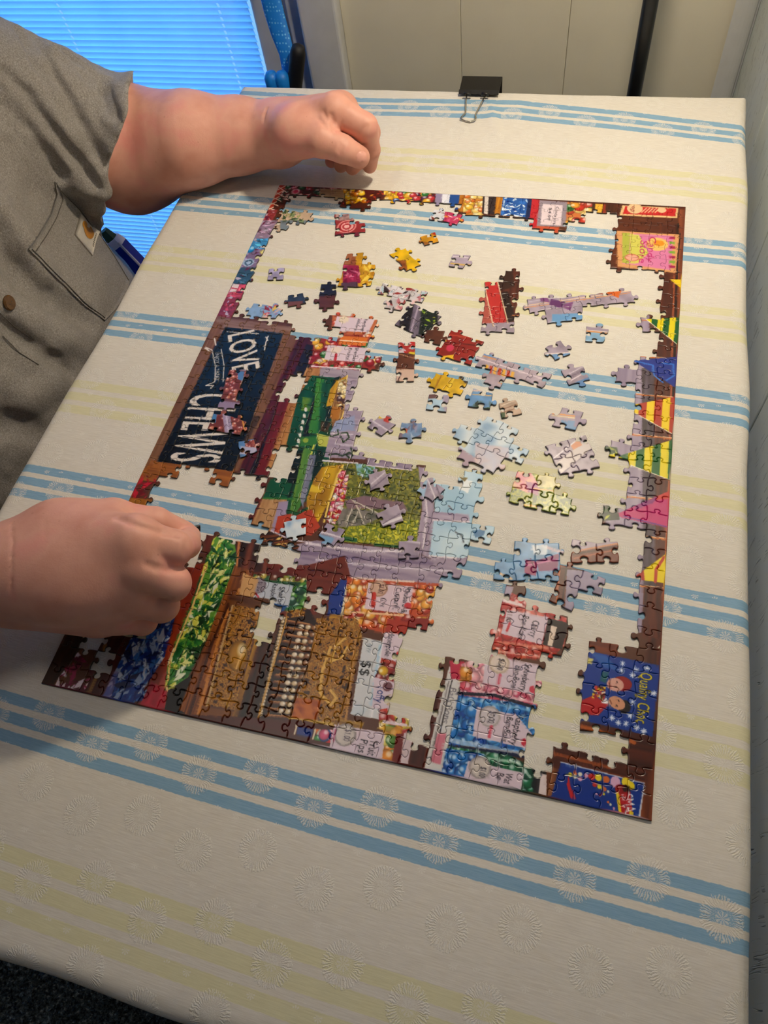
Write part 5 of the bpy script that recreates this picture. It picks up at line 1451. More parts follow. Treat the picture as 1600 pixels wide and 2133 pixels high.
def loose(label, px, ang, cells, base, paint=None, z0=.0003, seed=None, tilt=None, scale=1.0, name=None):
    ctr = onz(px[0], px[1], z0)[:2]
    seed = int(px[0] * 7 + px[1]) if seed is None else seed
    outs = cluster_outlines(cells, ctr, ang, seed, scale)
    allp = np.vstack(outs)
    lo, hi = allp.min(0) - .002, allp.max(0) + .002
    cv = Canvas(lo[0], hi[0], lo[1], hi[1], .0004, base)
    b = np.array(base, float)
    full = [(px[0] - 170, px[1] - 130), (px[0] + 170, px[1] - 130), (px[0] + 170, px[1] + 130), (px[0] - 170, px[1] + 130)]
    cv.mottled(full, [b * .88, b, np.clip(b * 1.08, 0, 255)], 120, seed % 97)
    if paint: paint(cv)
    cv.a = np.clip((cv.a - .5) * 1.12 + .49, 0, 1).astype(np.float32)
    for k in range(1):
        cv.a[1:-1, 1:-1] = (cv.a[1:-1, 1:-1] * 4 + cv.a[:-2, 1:-1] + cv.a[2:, 1:-1] + cv.a[1:-1, :-2] + cv.a[1:-1, 2:]) / 8
    cv.activity()
    if len(outs) == 1:
        V, F, C = piece_geo(outs[0], cv, z0, tilt)
        o = mk(name or 'puzzle_piece', V, F, m_print, None, False, None, C)
    else:
        o = empty(name or 'puzzle_cluster', (ctr[0], ctr[1], z0))
        for P in outs:
            V, F, C = piece_geo(P, cv, z0, tilt)
            mk('puzzle_piece', V, F, m_print, o, False, None, C)
    tag(o, label, 'puzzle piece' if len(outs) == 1 else 'puzzle cluster', 'loose jigsaw pieces')
    return o

LV, BLU, BRN, YEL, DRK, PNK = (168, 154, 172), (130, 166, 196), (92, 50, 36), (214, 166, 34), (34, 40, 52), (196, 150, 160)
def stripes(cv, segs):
    for p, q, w_, c in segs: cv.line([p, q], w_, c)

loose('cluster with a green plant on beige below the red lattice corner', (607, 458), -8, [(0, 0), (1, 0), (0, 1)], (196, 172, 150), lambda c: (
    c.mottled([(585, 462), (640, 462), (640, 500), (585, 500)], [(110, 130, 140), (130, 140, 150), (96, 110, 124)], 120, 3), c.shards([(588, 440), (630, 440), (634, 468), (590, 466)], [(90, 110, 70), (150, 160, 100), (60, 84, 60), (130, 150, 120)], 50, 9, 5, 1.5, .5)))
loose('cluster with a pink spiral lollipop in the far left open area', (723, 472), 12, [(0, 0), (0, 1), (1, 1)], (150, 60, 66), lambda c: (
    c.mottled([(700, 440), (755, 440), (755, 462), (700, 462)], [(150, 120, 120), (190, 160, 160), (110, 80, 90)], 150, 4), c.ell(tab([(723, 475)])[0], 12, 12, 0, (226, 150, 150), False), c.ell(tab([(723, 475)])[0], 10, 10, 0, (170, 50, 60), False), c.ell(tab([(724, 475)])[0], 8, 8, 0, (230, 170, 170), False), c.ell(tab([(723, 475)])[0], 5.5, 5.5, 0, (180, 60, 70), False), c.ell(tab([(723, 475)])[0], 3.4, 3.4, 0, (232, 180, 180), False), c.poly([(700, 490), (760, 486), (760, 510), (700, 510)], (100, 50, 80), .6)))
loose('pair of pieces, one blue and white, one pink, near the far border', (930, 455), -8, [(0, 0), (1, 0)], (214, 214, 222), lambda c: (
    c.shards([(890, 436), (930, 436), (930, 478), (890, 478)], [(60, 110, 170), (230, 234, 240), (40, 80, 140), (120, 50, 40)], 20, 9, 2), c.poly([(928, 436), (975, 440), (970, 478), (924, 474)], (190, 60, 100)), c.shards([(928, 436), (975, 440), (970, 478), (924, 474)], [(214, 90, 140), (226, 150, 60), (140, 40, 80), (236, 206, 196)], 24, 10, 3)))
loose('single golden-yellow piece with a red knob', (895, 500), 34, [(0, 0)], (208, 150, 34), lambda c: (c.poly([(903, 482), (925, 485), (918, 494), (902, 492)], (170, 50, 40)), c.poly([(870, 505), (900, 508), (895, 525), (870, 520)], (150, 96, 40))))
loose('pair of pieces, bright yellow joined corner-wise to wood brown', (845, 543), 42, [(0, 0), (0, 1)], (222, 180, 30), lambda c: c.wood([(815, 545), (846, 545), (850, 572), (815, 572)], (170, 104, 50), (120, 66, 36), 'x', 600, 6))
loose('single wide lavender piece with a pale line by the far open area', (955, 545), -6, [(0, 0)], LV, lambda c: stripes(c, [((925, 535), (985, 541), 1.4, (226, 216, 224)), ((940, 552), (985, 556), 2.0, (214, 176, 80))]), scale=1.1)
loose('cluster of magenta and yellow sweet wrapper with a wooden knob on top', (744, 568), 4, [(0, 0), (0, 1), (1, 1), (0, 2), (1, 2)], (200, 150, 40), lambda c: (
    c.wood([(705, 515), (742, 515), (742, 556), (705, 556)], (170, 112, 80), (130, 70, 50), 'y', 500, 7), c.poly([(715, 555), (748, 556), (752, 592), (715, 600)], (150, 40, 80)), c.shards([(715, 555), (750, 556), (752, 592), (715, 600)], [(190, 70, 110), (110, 24, 60), (220, 130, 160)], 14, 12, 4), c.poly([(712, 592), (745, 590), (750, 625), (712, 622)], (90, 66, 84)), c.shards([(748, 545), (785, 545), (785, 615), (752, 615)], [(226, 184, 50), (180, 126, 26), (236, 206, 90)], 16, 16, 5)))
loose('single pale lavender piece left of the open area beside the sweets border', (575, 573), 12, [(0, 0)], (170, 160, 190))
loose('single slate-blue piece with a yellow knob above the blackboard', (618, 626), 24, [(0, 0)], (54, 64, 82), lambda c: (c.poly([(632, 610), (652, 608), (652, 622), (636, 622)], (214, 190, 50)), c.poly([(590, 632), (632, 630), (628, 650), (590, 650)], (120, 76, 70))))
loose('pair of pieces, dark slate over brown, in the left open area', (682, 618), 12, [(0, 0), (0, 1)], (38, 40, 56), lambda c: c.wood([(650, 620), (715, 618), (715, 652), (650, 652)], (110, 66, 60), (70, 40, 44), 'x', 400, 8))
loose('ragged cluster of white, pale blue and pink pieces in the open area', (834, 618), -8, [(0, 0), (1, 0), (2, 0), (1, 1)], (206, 200, 204), lambda c: (
    c.shards([(780, 580), (890, 580), (890, 662), (780, 662)], [(60, 110, 160), (232, 228, 226), (60, 44, 46), (190, 120, 130), (226, 190, 190), (150, 60, 60), (176, 196, 206)], 70, 14, 6)))
loose('cluster with a black and purple bottle next to a brown piece', (871, 669), -24, [(0, 0), (1, 0), (0, 1), (1, 1)], (110, 100, 116), lambda c: (
    c.poly([(835, 650), (862, 640), (850, 705), (832, 700)], (40, 36, 44)), c.poly([(880, 640), (912, 644), (912, 705), (872, 700)], (36, 44, 40)), c.shards([(880, 645), (908, 648), (906, 690), (876, 690)], [(150, 180, 50), (210, 206, 60), (40, 70, 40)], 12, 9, 7), stripes(c, [((872, 640), (855, 700), 2.0, (176, 160, 180))])))
loose('single plain chocolate-brown piece between the bottle and the red cluster', (905, 703), -4, [(0, 0)], (96, 56, 42), scale=1.08)
loose('cluster of deep red sweets edged with yellow in the middle of the open area', (958, 727), -14, [(0, 0), (1, 0), (0, 1), (1, 1)], (146, 40, 32), lambda c: (
    c.poly([(960, 680), (985, 682), (984, 694), (960, 690)], (226, 190, 40)), c.poly([(985, 692), (1010, 690), (1006, 712), (990, 712)], (226, 180, 40)), c.poly([(912, 700), (930, 696), (930, 715), (910, 720)], (222, 176, 50)), c.poly([(920, 745), (945, 742), (945, 775), (918, 770)], (226, 180, 40)), c.ell(tab([(938, 728)])[0], 4, 5, 0, (200, 60, 90), False), stripes(c, [((925, 715), (990, 722), 1.2, (90, 20, 20)), ((935, 700), (980, 706), 1.4, (190, 80, 60))])))
loose('pair of blue and pink pieces touching the top of the blackboard frame', (552, 650), -6, [(0, 0), (1, 0)], (140, 170, 206), lambda c: c.shards([(552, 635), (596, 638), (592, 672), (545, 672)], [(200, 90, 110), (226, 190, 90), (150, 50, 70), (220, 180, 170)], 30, 10, 8))
loose('column of three pieces, red and white over brown over pale blue', (846, 755), 8, [(0, 0), (0, 1), (0, 2)], (104, 62, 44), lambda c: (
    c.poly([(815, 695), (885, 695), (880, 738), (820, 738)], (170, 60, 54)), c.shards([(815, 695), (885, 695), (880, 738), (820, 738)], [(226, 214, 210), (60, 90, 70), (190, 50, 50), (200, 190, 200)], 16, 14, 9, -.6, .3), c.poly([(800, 772), (880, 772), (880, 815), (800, 815)], (206, 176, 160)), c.poly([(800, 776), (826, 778), (822, 815), (800, 812)], (170, 190, 214)), stripes(c, [((832, 740), (872, 752), 1.4, (160, 110, 80)), ((836, 780), (828, 800), 1.2, (80, 50, 50)), ((855, 738), (870, 740), 3, (214, 190, 60))])))
loose('pair of plain golden-yellow pieces below the red cluster', (933, 800), -12, [(0, 0), (1, 0)], (214, 172, 30), lambda c: stripes(c, [((920, 785), (905, 815), 1.4, (160, 110, 20)), ((950, 785), (930, 820), 1.4, (236, 206, 80)), ((962, 788), (975, 800), 5, (50, 44, 44))]))
loose('single sky-blue piece with a lavender side and brown edge', (911, 842), 6, [(0, 0)], (168, 192, 210), lambda c: (c.poly([(884, 818), (925, 818), (920, 832), (884, 834)], (110, 80, 80)), c.poly([(922, 826), (945, 826), (945, 865), (926, 860)], LV)), scale=1.05)
loose('single blue piece with dark treetops and orange rope lines', (1002, 832), -4, [(0, 0)], (104, 146, 190), lambda c: (c.shards([(975, 838), (1030, 838), (1030, 862), (980, 862)], [(30, 50, 40), (60, 80, 50), (90, 120, 130)], 26, 10, 10, 1.5, .4), stripes(c, [((970, 815), (1040, 818), 2.6, (214, 190, 180)), ((975, 824), (1035, 828), 1.2, (214, 170, 110))])), scale=1.15)
loose('single lavender piece with a yellow corner in the middle left', (795, 888), -26, [(0, 0)], (160, 146, 164), lambda c: (stripes(c, [((778, 880), (818, 905), 1.6, (214, 204, 214))]), c.poly([(788, 862), (802, 862), (806, 876), (790, 874)], (220, 190, 80)), c.poly([(800, 868), (815, 872), (810, 884), (800, 880)], (190, 70, 60))))
loose('single blue-grey piece with a small orange square', (857, 898), 10, [(0, 0)], (120, 146, 180), lambda c: (c.shards([(825, 875), (890, 875), (890, 925), (825, 925)], [(150, 150, 176), (176, 190, 206), (90, 110, 150), (130, 110, 120)], 22, 13, 11), c.poly([(840, 895), (850, 896), (848, 905), (838, 903)], (190, 110, 80))), scale=1.15)
loose('long lavender strip of pieces with an orange striped ribbon', (1060, 777), -15, [(0, 0), (1, 0), (2, 0), (3, 0), (1, 1)], (172, 156, 168), lambda c: (
    stripes(c, [((985, 745), (1140, 795), 1.4, (222, 206, 214)), ((1040, 800), (1140, 820), 1.4, (226, 160, 80)), ((1000, 738), (1040, 748), 3.0, (110, 150, 196)), ((1000, 743), (1035, 752), 1.0, (220, 150, 80))]), [c.poly([(1012 + k * 9, 762 + k * 2.4), (1018 + k * 9, 764 + k * 2.4), (1015 + k * 9, 778 + k * 2.4), (1009 + k * 9, 776 + k * 2.4)], (190, 70, 40) if k % 2 else (226, 170, 60)) for k in range(7)]))
loose('single lavender piece with a blue lower edge above the striped flag', (1163, 733), 38, [(0, 0)], (164, 150, 166), lambda c: (c.poly([(1130, 742), (1200, 738), (1195, 770), (1130, 770)], (110, 150, 196)), stripes(c, [((1130, 741), (1200, 737), 1.4, (232, 214, 206)), ((1140, 725), (1195, 722), 2, (140, 124, 144))])), scale=1.12)
loose('single lavender piece with diagonal ridges and a blue corner', (1200, 785), 28, [(0, 0)], (158, 144, 160), lambda c: (stripes(c, [((1175, 795), (1225, 768), 1.8, (120, 104, 124)), ((1180, 785), (1215, 766), 1.2, (206, 194, 208)), ((1190, 795), (1230, 772), 1.2, (214, 200, 210))]), c.poly([(1196, 800), (1228, 788), (1230, 810), (1196, 812)], (90, 130, 180))), scale=1.1)
loose('single beige piece with fine brown lines and a green foot', (1060, 852), 24, [(0, 0)], (186, 160, 140), lambda c: (stripes(c, [((1040, 858), (1085, 842), 1.0, (130, 90, 70)), ((1042, 864), (1085, 850), 1.0, (140, 100, 80)), ((1045, 848), (1075, 836), 1.0, (220, 200, 180))]), c.poly([(1036, 862), (1052, 862), (1052, 878), (1036, 878)], (60, 84, 50))))
loose('single lavender piece with orange rope and blue knob by the red striped flag', (1183, 874), -10, [(0, 0)], (164, 150, 166), lambda c: (stripes(c, [((1150, 864), (1215, 872), 1.4, (224, 150, 70)), ((1150, 868), (1215, 876), 1.0, (236, 210, 150))]), c.poly([(1168, 878), (1200, 880), (1200, 905), (1172, 905)], (110, 146, 186)), c.poly([(1198, 868), (1222, 870), (1222, 892), (1196, 892)], (150, 134, 156))), scale=1.25)
loose('large cluster of cloudy pale blue pieces with a lavender lower edge', (1020, 926), -18, [(1, 0), (2, 0), (0, 1), (1, 1), (2, 1), (3, 1), (1, 2), (2, 2)], (176, 196, 212), lambda c: (
    c.mottled([(900, 850), (1130, 850), (1130, 1000), (900, 1000)], [(140, 168, 196), (176, 196, 212), (206, 214, 220), (190, 206, 218)], 60, 12), c.poly([(900, 925), (950, 930), (1000, 962), (980, 1000), (900, 975)], (172, 150, 164)), c.mottled([(990, 925), (1060, 935), (1060, 1000), (990, 1000)], [(206, 180, 180), (190, 190, 206), (214, 196, 190)], 70, 13)))
loose('cluster of four lavender pieces with a pale diagonal board and orange patch', (1192, 951), 26, [(0, 0), (1, 0), (0, 1), (1, 1)], (160, 146, 160), lambda c: (c.poly([(1150, 975), (1225, 915), (1245, 925), (1170, 990)], (196, 184, 184)), c.poly([(1188, 930), (1205, 918), (1212, 930), (1194, 940)], (200, 130, 90)), stripes(c, [((1150, 960), (1220, 905), 1.4, (214, 204, 212)), ((1170, 990), (1245, 928), 1.4, (120, 104, 124))])))
loose('cluster of garden picture pieces in greens, yellow and pink', (1122, 1030), -6, [(0, 0), (1, 0), (0, 1), (1, 1), (2, 1)], (120, 130, 60), lambda c: (
    c.mottled([(1030, 970), (1230, 970), (1230, 1100), (1030, 1100)], [(60, 84, 40), (130, 140, 50), (190, 186, 80), (80, 100, 50), (150, 156, 60)], 200, 14, 1.6), c.mottled([(1065, 985), (1105, 985), (1120, 1010), (1100, 1030), (1065, 1015)], [(220, 190, 130), (206, 120, 140), (226, 200, 110)], 120, 15), c.poly([(1095, 1005), (1125, 1012), (1122, 1035), (1100, 1028)], (150, 70, 120)), c.mottled([(1120, 985), (1170, 990), (1170, 1018), (1120, 1018)], [(176, 160, 90), (196, 186, 120), (150, 140, 90)], 160, 16), stripes(c, [((1110, 1020), (1210, 1032), 1.4, (226, 160, 70)), ((1060, 1052), (1125, 1058), 1.4, (226, 170, 80)), ((1055, 1068), (1125, 1072), 5.0, (156, 140, 160))])))
loose('tall cluster with a red panel and dark wood, right of centre', (1044, 634), 4, [(0, 1), (1, 0), (1, 1), (0, 2), (1, 2), (0, 3), (1, 3), (0, 4), (1, 4)], (120, 60, 44), lambda c: (
    c.wood([(985, 560), (1110, 560), (1110, 710), (985, 710)], (120, 64, 46), (70, 36, 30), 'y', 400, 17), c.poly([(1028, 560), (1068, 562), (1072, 600), (1034, 612)], (64, 40, 34)), c.poly([(1008, 590), (1036, 588), (1056, 676), (1026, 684)], (190, 56, 54)), c.poly([(990, 585), (1010, 590), (1026, 680), (990, 680)], (176, 90, 80)), c.poly([(985, 678), (1105, 672), (1105, 715), (985, 715)], (160, 146, 160)), c.poly([(1040, 612), (1058, 610), (1075, 670), (1056, 676)], (50, 32, 30)), stripes(c, [((1008, 590), (1028, 684), 1.2, (226, 200, 170)), ((1036, 588), (1058, 676), 1.2, (226, 200, 170)), ((1068, 660), (1100, 662), 1.6, (190, 120, 70))])))
loose('long lavender strip with wrapped purple and orange sweets near the candy store sign', (1200, 637), 14, [(0, 0), (1, 0), (2, 0), (3, 0), (4, 0), (5, 0), (1, 1), (2, 1)], (166, 152, 168), lambda c: (
    stripes(c, [((1095, 640), (1320, 608), 1.2, (232, 200, 170)), ((1095, 644), (1320, 612), .8, (224, 150, 80)), ((1100, 632), (1310, 600), 2.0, (190, 178, 194))]), c.poly([(1148, 626), (1176, 632), (1170, 646), (1144, 638)], (104, 60, 110)), c.poly([(1124, 618), (1140, 622), (1146, 634), (1126, 630)], (130, 80, 130)), c.poly([(1176, 636), (1194, 632), (1188, 650), (1172, 644)], (130, 80, 130)), c.ell(tab([(1258, 607)])[0], 13, 7, -.1, (206, 110, 50), False, (150, 60, 30)), c.poly([(1276, 610), (1294, 608), (1288, 624), (1274, 618)], (214, 110, 50)), c.poly([(1224, 596), (1240, 592), (1244, 602), (1228, 606)], (224, 150, 50)), c.poly([(1150, 658), (1215, 655), (1215, 695), (1150, 690)], (110, 156, 200)), c.poly([(1250, 585), (1275, 585), (1270, 597), (1248, 597)], (110, 156, 200))))
loose('single pale blue piece with a lavender top and orange rope below the sweets', (1241, 700), -6, [(0, 0)], (130, 166, 196), lambda c: (c.poly([(1210, 680), (1275, 684), (1272, 696), (1210, 692)], (160, 146, 164)), stripes(c, [((1212, 692), (1272, 698), 1.4, (224, 150, 80)), ((1212, 690), (1272, 695), .8, (240, 220, 200))])), scale=1.1)
loose('cluster of blue pieces with a purple wrapped sweet below centre right', (1104, 1174), 10, [(0, 1), (1, 1), (2, 1), (1, 0), (2, 0)], (116, 156, 194), lambda c: (
    c.poly([(1095, 1168), (1120, 1172), (1116, 1202), (1092, 1196)], (150, 50, 100)), c.poly([(1118, 1170), (1165, 1155), (1160, 1190), (1122, 1192)], (130, 56, 106)), stripes(c, [((1098, 1180), (1160, 1168), 1.2, (200, 110, 160)), ((1105, 1166), (1116, 1195), 1.0, (100, 30, 70)), ((1038, 1195), (1065, 1208), 2.0, (224, 190, 150)), ((1130, 1140), (1178, 1155), 3.0, (190, 172, 184))]), c.mottled([(1108, 1138), (1140, 1138), (1140, 1158), (1112, 1158)], [(150, 180, 206), (220, 222, 226), (190, 206, 220)], 90, 18)))
loose('pair of lavender and brown moulding pieces shaped like a hook', (1241, 1151), 8, [(0, 0), (1, 0)], (116, 60, 42), lambda c: (c.poly([(1185, 1110), (1245, 1110), (1300, 1120), (1300, 1134), (1200, 1152), (1185, 1152)], (176, 160, 174)), stripes(c, [((1190, 1152), (1300, 1132), 1.2, (200, 130, 80)), ((1190, 1158), (1300, 1138), 1.6, (70, 36, 26)), ((1195, 1166), (1290, 1146), 1.2, (176, 100, 66))])), scale=1.1)
loose('cluster of lavender and brown moulding pieces below the hook-shaped pair', (1196, 1222), -8, [(0, 0), (1, 0), (0, 1)], (150, 138, 160), lambda c: (c.wood([(1130, 1165), (1182, 1165), (1176, 1275), (1130, 1275)], (126, 66, 44), (80, 40, 30), 'y', 500, 19), c.poly([(1130, 1165), (1245, 1165), (1245, 1186), (1130, 1186)], (120, 62, 42)), stripes(c, [((1180, 1180), (1170, 1270), 1.4, (60, 32, 26)), ((1166, 1180), (1158, 1270), 1.2, (190, 110, 66)), ((1170, 1186), (1240, 1192), 1.4, (70, 36, 28))])))
# pieces lying on top of finished parts
ZTOP = .0003 + THK + .0003
BR1 = lambda c: None
def brick_tiles(c, pts, seed):
    c.poly(pts, (120, 60, 54)); c.blobs(pts, [(190, 100, 90), (206, 130, 110), (150, 70, 64)], 40, 2.4, seed, True)
loose('cluster with a tiled roof print lying on the blackboard lettering', (484, 812), 6, [(0, 0), (0, 1), (0, 2)], (112, 78, 84), lambda c: (brick_tiles(c, [(480, 775), (515, 780), (500, 842), (465, 835)], 3), c.poly([(490, 750), (520, 752), (515, 778), (486, 776)], (170, 160, 186)), c.poly([(430, 836), (510, 846), (505, 862), (430, 855)], (150, 132, 160)), c.poly([(498, 778), (512, 780), (508, 800), (498, 796)], (90, 130, 180))), z0=ZTOP)
loose('pair of tiled roof and lavender column pieces on the lower blackboard', (474, 886), -4, [(0, 0), (1, 0)], (140, 84, 76), lambda c: (brick_tiles(c, [(440, 870), (520, 875), (515, 910), (436, 905)], 4), c.poly([(466, 868), (482, 870), (490, 915), (472, 915)], (164, 148, 176)), c.poly([(430, 862), (456, 862), (452, 886), (426, 884)], (80, 130, 180)), stripes(c, [((505, 868), (512, 900), 1.6, (220, 160, 80)), ((474, 870), (480, 914), 1.2, (206, 194, 214))])), z0=ZTOP)
loose('single blue and red roof piece at the lower right blackboard corner', (517, 932), 30, [(0, 0)], (96, 136, 184), lambda c: (brick_tiles(c, [(512, 925), (550, 918), (545, 938), (515, 940)], 5), c.poly([(505, 935), (540, 938), (530, 955), (500, 950)], (180, 176, 200)), c.poly([(498, 912), (512, 914), (510, 925), (498, 922)], (150, 50, 56))), z0=ZTOP)
loose('single lavender piece lying on the upper part of the garden window', (790, 1003), 30, [(0, 0)], (166, 152, 166), lambda c: stripes(c, [((770, 1018), (808, 985), 1.4, (214, 204, 212)), ((775, 1024), (814, 992), 1.4, (120, 106, 124))]), z0=ZTOP)
loose('single lavender piece with a white edge lying in the garden window middle', (813, 1077), 34, [(0, 0)], (164, 150, 164), lambda c: stripes(c, [((790, 1100), (840, 1082), 3.0, (222, 214, 220)), ((795, 1098), (840, 1072), 1.2, (120, 106, 124))]), z0=ZTOP, scale=1.05)
loose('single lavender and blue piece lying across the window frame top right', (899, 1022), -30, [(0, 0)], (160, 146, 164), lambda c: (c.poly([(865, 1000), (892, 1005), (885, 1040), (865, 1035)], (160, 186, 210)), stripes(c, [((890, 1000), (908, 1045), 1.4, (214, 204, 212)), ((902, 998), (918, 1040), 1.4, (120, 106, 124))])), z0=ZTOP, scale=1.1)
loose('single cloudy blue piece lying on the red area left of the gold dish', (617, 1101), 24, [(0, 0)], (186, 206, 222), lambda c: c.mottled([(585, 1070), (650, 1070), (650, 1130), (585, 1130)], [(120, 160, 200), (206, 216, 224), (226, 228, 230)], 70, 20), z0=ZTOP, scale=1.05)
loose('single lavender piece with a blue lower corner below the gold dish', (690, 1112), -16, [(0, 0)], (158, 144, 164), lambda c: (c.poly([(662, 1116), (700, 1126), (690, 1140), (660, 1135)], (130, 166, 200)), stripes(c, [((668, 1112), (712, 1124), 1.6, (222, 212, 218))])), z0=ZTOP)
loose('single plain lavender piece on the lower right corner of the garden window', (853, 1146), 10, [(0, 0)], (156, 142, 160), lambda c: stripes(c, [((830, 1130), (880, 1136), 1.4, (200, 188, 204)), ((832, 1160), (876, 1164), 1.4, (130, 114, 136))]), z0=ZTOP, scale=1.05)
# ================================================================== PERSON (distance-field modelling)
class Field:
    def __init__(s, lo, hi, h):
        s.lo = np.array(lo, float); s.h = h
        s.n = np.ceil((np.array(hi, float) - s.lo) / h).astype(int) + 1
        s.d = np.full(tuple(s.n), 0.05, np.float32)
    def sub(s, lo, hi):
        a = np.clip(np.floor((np.array(lo) - s.lo) / s.h).astype(int), 0, s.n); b = np.clip(np.ceil((np.array(hi) - s.lo) / s.h).astype(int) + 1, 0, s.n)
        if (b <= a).any(): return None
        sl = tuple(slice(int(p), int(q)) for p, q in zip(a, b))
        g = np.meshgrid(*[(s.lo[k] + np.arange(a[k], b[k]) * s.h).astype(np.float32) for k in range(3)], indexing='ij', sparse=True)
        return sl, g
    @staticmethod
    def smin(a, b, k):
        h = np.clip(.5 + .5 * (b - a) / k, 0, 1)
        return b + (a - b) * h - k * h * (1 - h)
    def cone(s, a, b, ra, rb, k=.01, flat=None, kfun=None):
        """tapered limb from a to b; flat=(axis, factor) squashes the section along an axis"""
        a, b = np.array(a, float), np.array(b, float)
        R = max(ra, rb) * (1.0 if flat is None else max(1.0, 1 / flat[1])) + .02
        q = s.sub(np.minimum(a, b) - R, np.maximum(a, b) + R)
        if q is None: return
        sl, (x, y, z) = q
        ba = b - a; bb = float(ba @ ba) + 1e-12
        t = np.clip(((x - a[0]) * ba[0] + (y - a[1]) * ba[1] + (z - a[2]) * ba[2]) / bb, 0, 1)
        dx, dy, dz = x - a[0] - t * ba[0], y - a[1] - t * ba[1], z - a[2] - t * ba[2]
        d2 = dx * dx + dy * dy + dz * dz
        if flat is not None:
            ax = np.array(flat[0], float); ax /= np.linalg.norm(ax)
            e = dx * ax[0] + dy * ax[1] + dz * ax[2]
            d2 = d2 - e * e + (e / flat[1]) ** 2
        d = np.sqrt(d2) - (ra + (rb - ra) * t)
        s.d[sl] = s.smin(s.d[sl], d.astype(np.float32), k)
    def chain(s, pts, rs, k=.006, kroot=None, root=None):
        """a finger: union of its own phalanges first, then blended on: widely at the root, hardly elsewhere"""
        pts = [np.array(p, float) for p in pts]
        R = max(rs) + .016
        q = s.sub(np.min(pts, 0) - R, np.max(pts, 0) + R)
        if q is None: return
        sl, (x, y, z) = q
        D = None
        for a, b, ra, rb in zip(pts[:-1], pts[1:], rs[:-1], rs[1:]):
            ba = b - a; bb = float(ba @ ba) + 1e-12
            t = np.clip(((x - a[0]) * ba[0] + (y - a[1]) * ba[1] + (z - a[2]) * ba[2]) / bb, 0, 1)
            d = np.sqrt((x - a[0] - t * ba[0]) ** 2 + (y - a[1] - t * ba[1]) ** 2 + (z - a[2] - t * ba[2]) ** 2) - (ra + (rb - ra) * t)
            D = d if D is None else s.smin(D, d, .003)
        if kroot is None:
            kk = k
        else:
            rt = np.array(root if root is not None else pts[0])
            dist = np.sqrt((x - rt[0]) ** 2 + (y - rt[1]) ** 2 + (z - rt[2]) ** 2)
            w_ = np.clip((dist - .010) / .016, 0, 1)
            kk = kroot * (1 - w_) + k * w_
        s.d[sl] = s.smin(s.d[sl], D.astype(np.float32), kk)
    def ell(s, c, r, k=.02, rot=None):
        c, r = np.array(c, float), np.array(r, float)
        R = r.max() + k + .02
        q = s.sub(c - R, c + R)
        if q is None: return
        sl, (x, y, z) = q
        P = [x - c[0], y - c[1], z - c[2]]
        if rot is not None:
            M = np.array(rot)
            P = [M[0][i] * P[0] + M[1][i] * P[1] + M[2][i] * P[2] for i in range(3)]
        k0 = np.sqrt((P[0] / r[0]) ** 2 + (P[1] / r[1]) ** 2 + (P[2] / r[2]) ** 2)
        k1 = np.sqrt((P[0] / r[0] ** 2) ** 2 + (P[1] / r[1] ** 2) ** 2 + (P[2] / r[2] ** 2) ** 2) + 1e-9
        s.d[sl] = s.smin(s.d[sl], (k0 * (k0 - 1) / k1).astype(np.float32), k)
    def carve(s, pts, r, k=.004):
        """press a soft groove along a path"""
        for a, b in zip(pts[:-1], pts[1:]):
            a, b = np.array(a, float), np.array(b, float)
            R = r + k + .01
            q = s.sub(np.minimum(a, b) - R, np.maximum(a, b) + R)
            if q is None: continue
            sl, (x, y, z) = q
            ba = b - a
            t = np.clip(((x - a[0]) * ba[0] + (y - a[1]) * ba[1] + (z - a[2]) * ba[2]) / (ba @ ba + 1e-12), 0, 1)
            d = np.sqrt((x - a[0] - t * ba[0]) ** 2 + (y - a[1] - t * ba[1]) ** 2 + (z - a[2] - t * ba[2]) ** 2) - r
            s.d[sl] = -s.smin(-s.d[sl], d.astype(np.float32), k)
    def at(s, p):
        q = (np.asarray(p) - s.lo) / s.h
        q = np.clip(q, 0, s.n - 1.001); i = q.astype(int); f = q - i
        v = 0.0
        for a in (0, 1):
            for b in (0, 1):
                for c in (0, 1):
                    v += s.d[i[0] + a, i[1] + b, i[2] + c] * (f[0] if a else 1 - f[0]) * (f[1] if b else 1 - f[1]) * (f[2] if c else 1 - f[2])
        return float(v)
    def hit(s, px, py, off=0.0):
        """first surface point along the line of sight"""
        d = ray(px, py); d = d / np.linalg.norm(d)
        t0, t1 = .25, 1.8
        t = t0; prev = None
        hi = s.lo + (s.n - 1) * s.h
        while t < t1:
            p = CC + d * t
            if ((p > s.lo) & (p < hi)).all():
                v = s.at(p) - off
                if v < 0:
                    lo_, hi_ = t - .004, t
                    for _ in range(12):
                        mid = (lo_ + hi_) / 2
                        if s.at(CC + d * mid) - off < 0: hi_ = mid
                        else: lo_ = mid
                    return CC + d * hi_
            t += .004
        return None
    def normal(s, p):
        e = s.h
        g = np.array([s.at(p + np.eye(3)[k] * e) - s.at(p - np.eye(3)[k] * e) for k in range(3)])
        return g / (np.linalg.norm(g) + 1e-9)
    def mesh(s):
        """surface nets"""
        D = s.d; neg = D < 0
        nx, ny, nz = D.shape
        cnt = np.zeros((nx - 1, ny - 1, nz - 1), np.int8)
        for a in (0, 1):
            for b in (0, 1):
                for c in (0, 1):
                    cnt += neg[a:nx - 1 + a, b:ny - 1 + b, c:nz - 1 + c]
        act = (cnt > 0) & (cnt < 8)
        ids = -np.ones(act.shape, np.int64)
        I = np.argwhere(act); ids[act] = np.arange(len(I))
        acc = np.zeros((len(I), 3)); num = np.zeros(len(I))
        cs = [(a, b, c) for a in (0, 1) for b in (0, 1) for c in (0, 1)]
        vals = {q: D[I[:, 0] + q[0], I[:, 1] + q[1], I[:, 2] + q[2]] for q in cs}
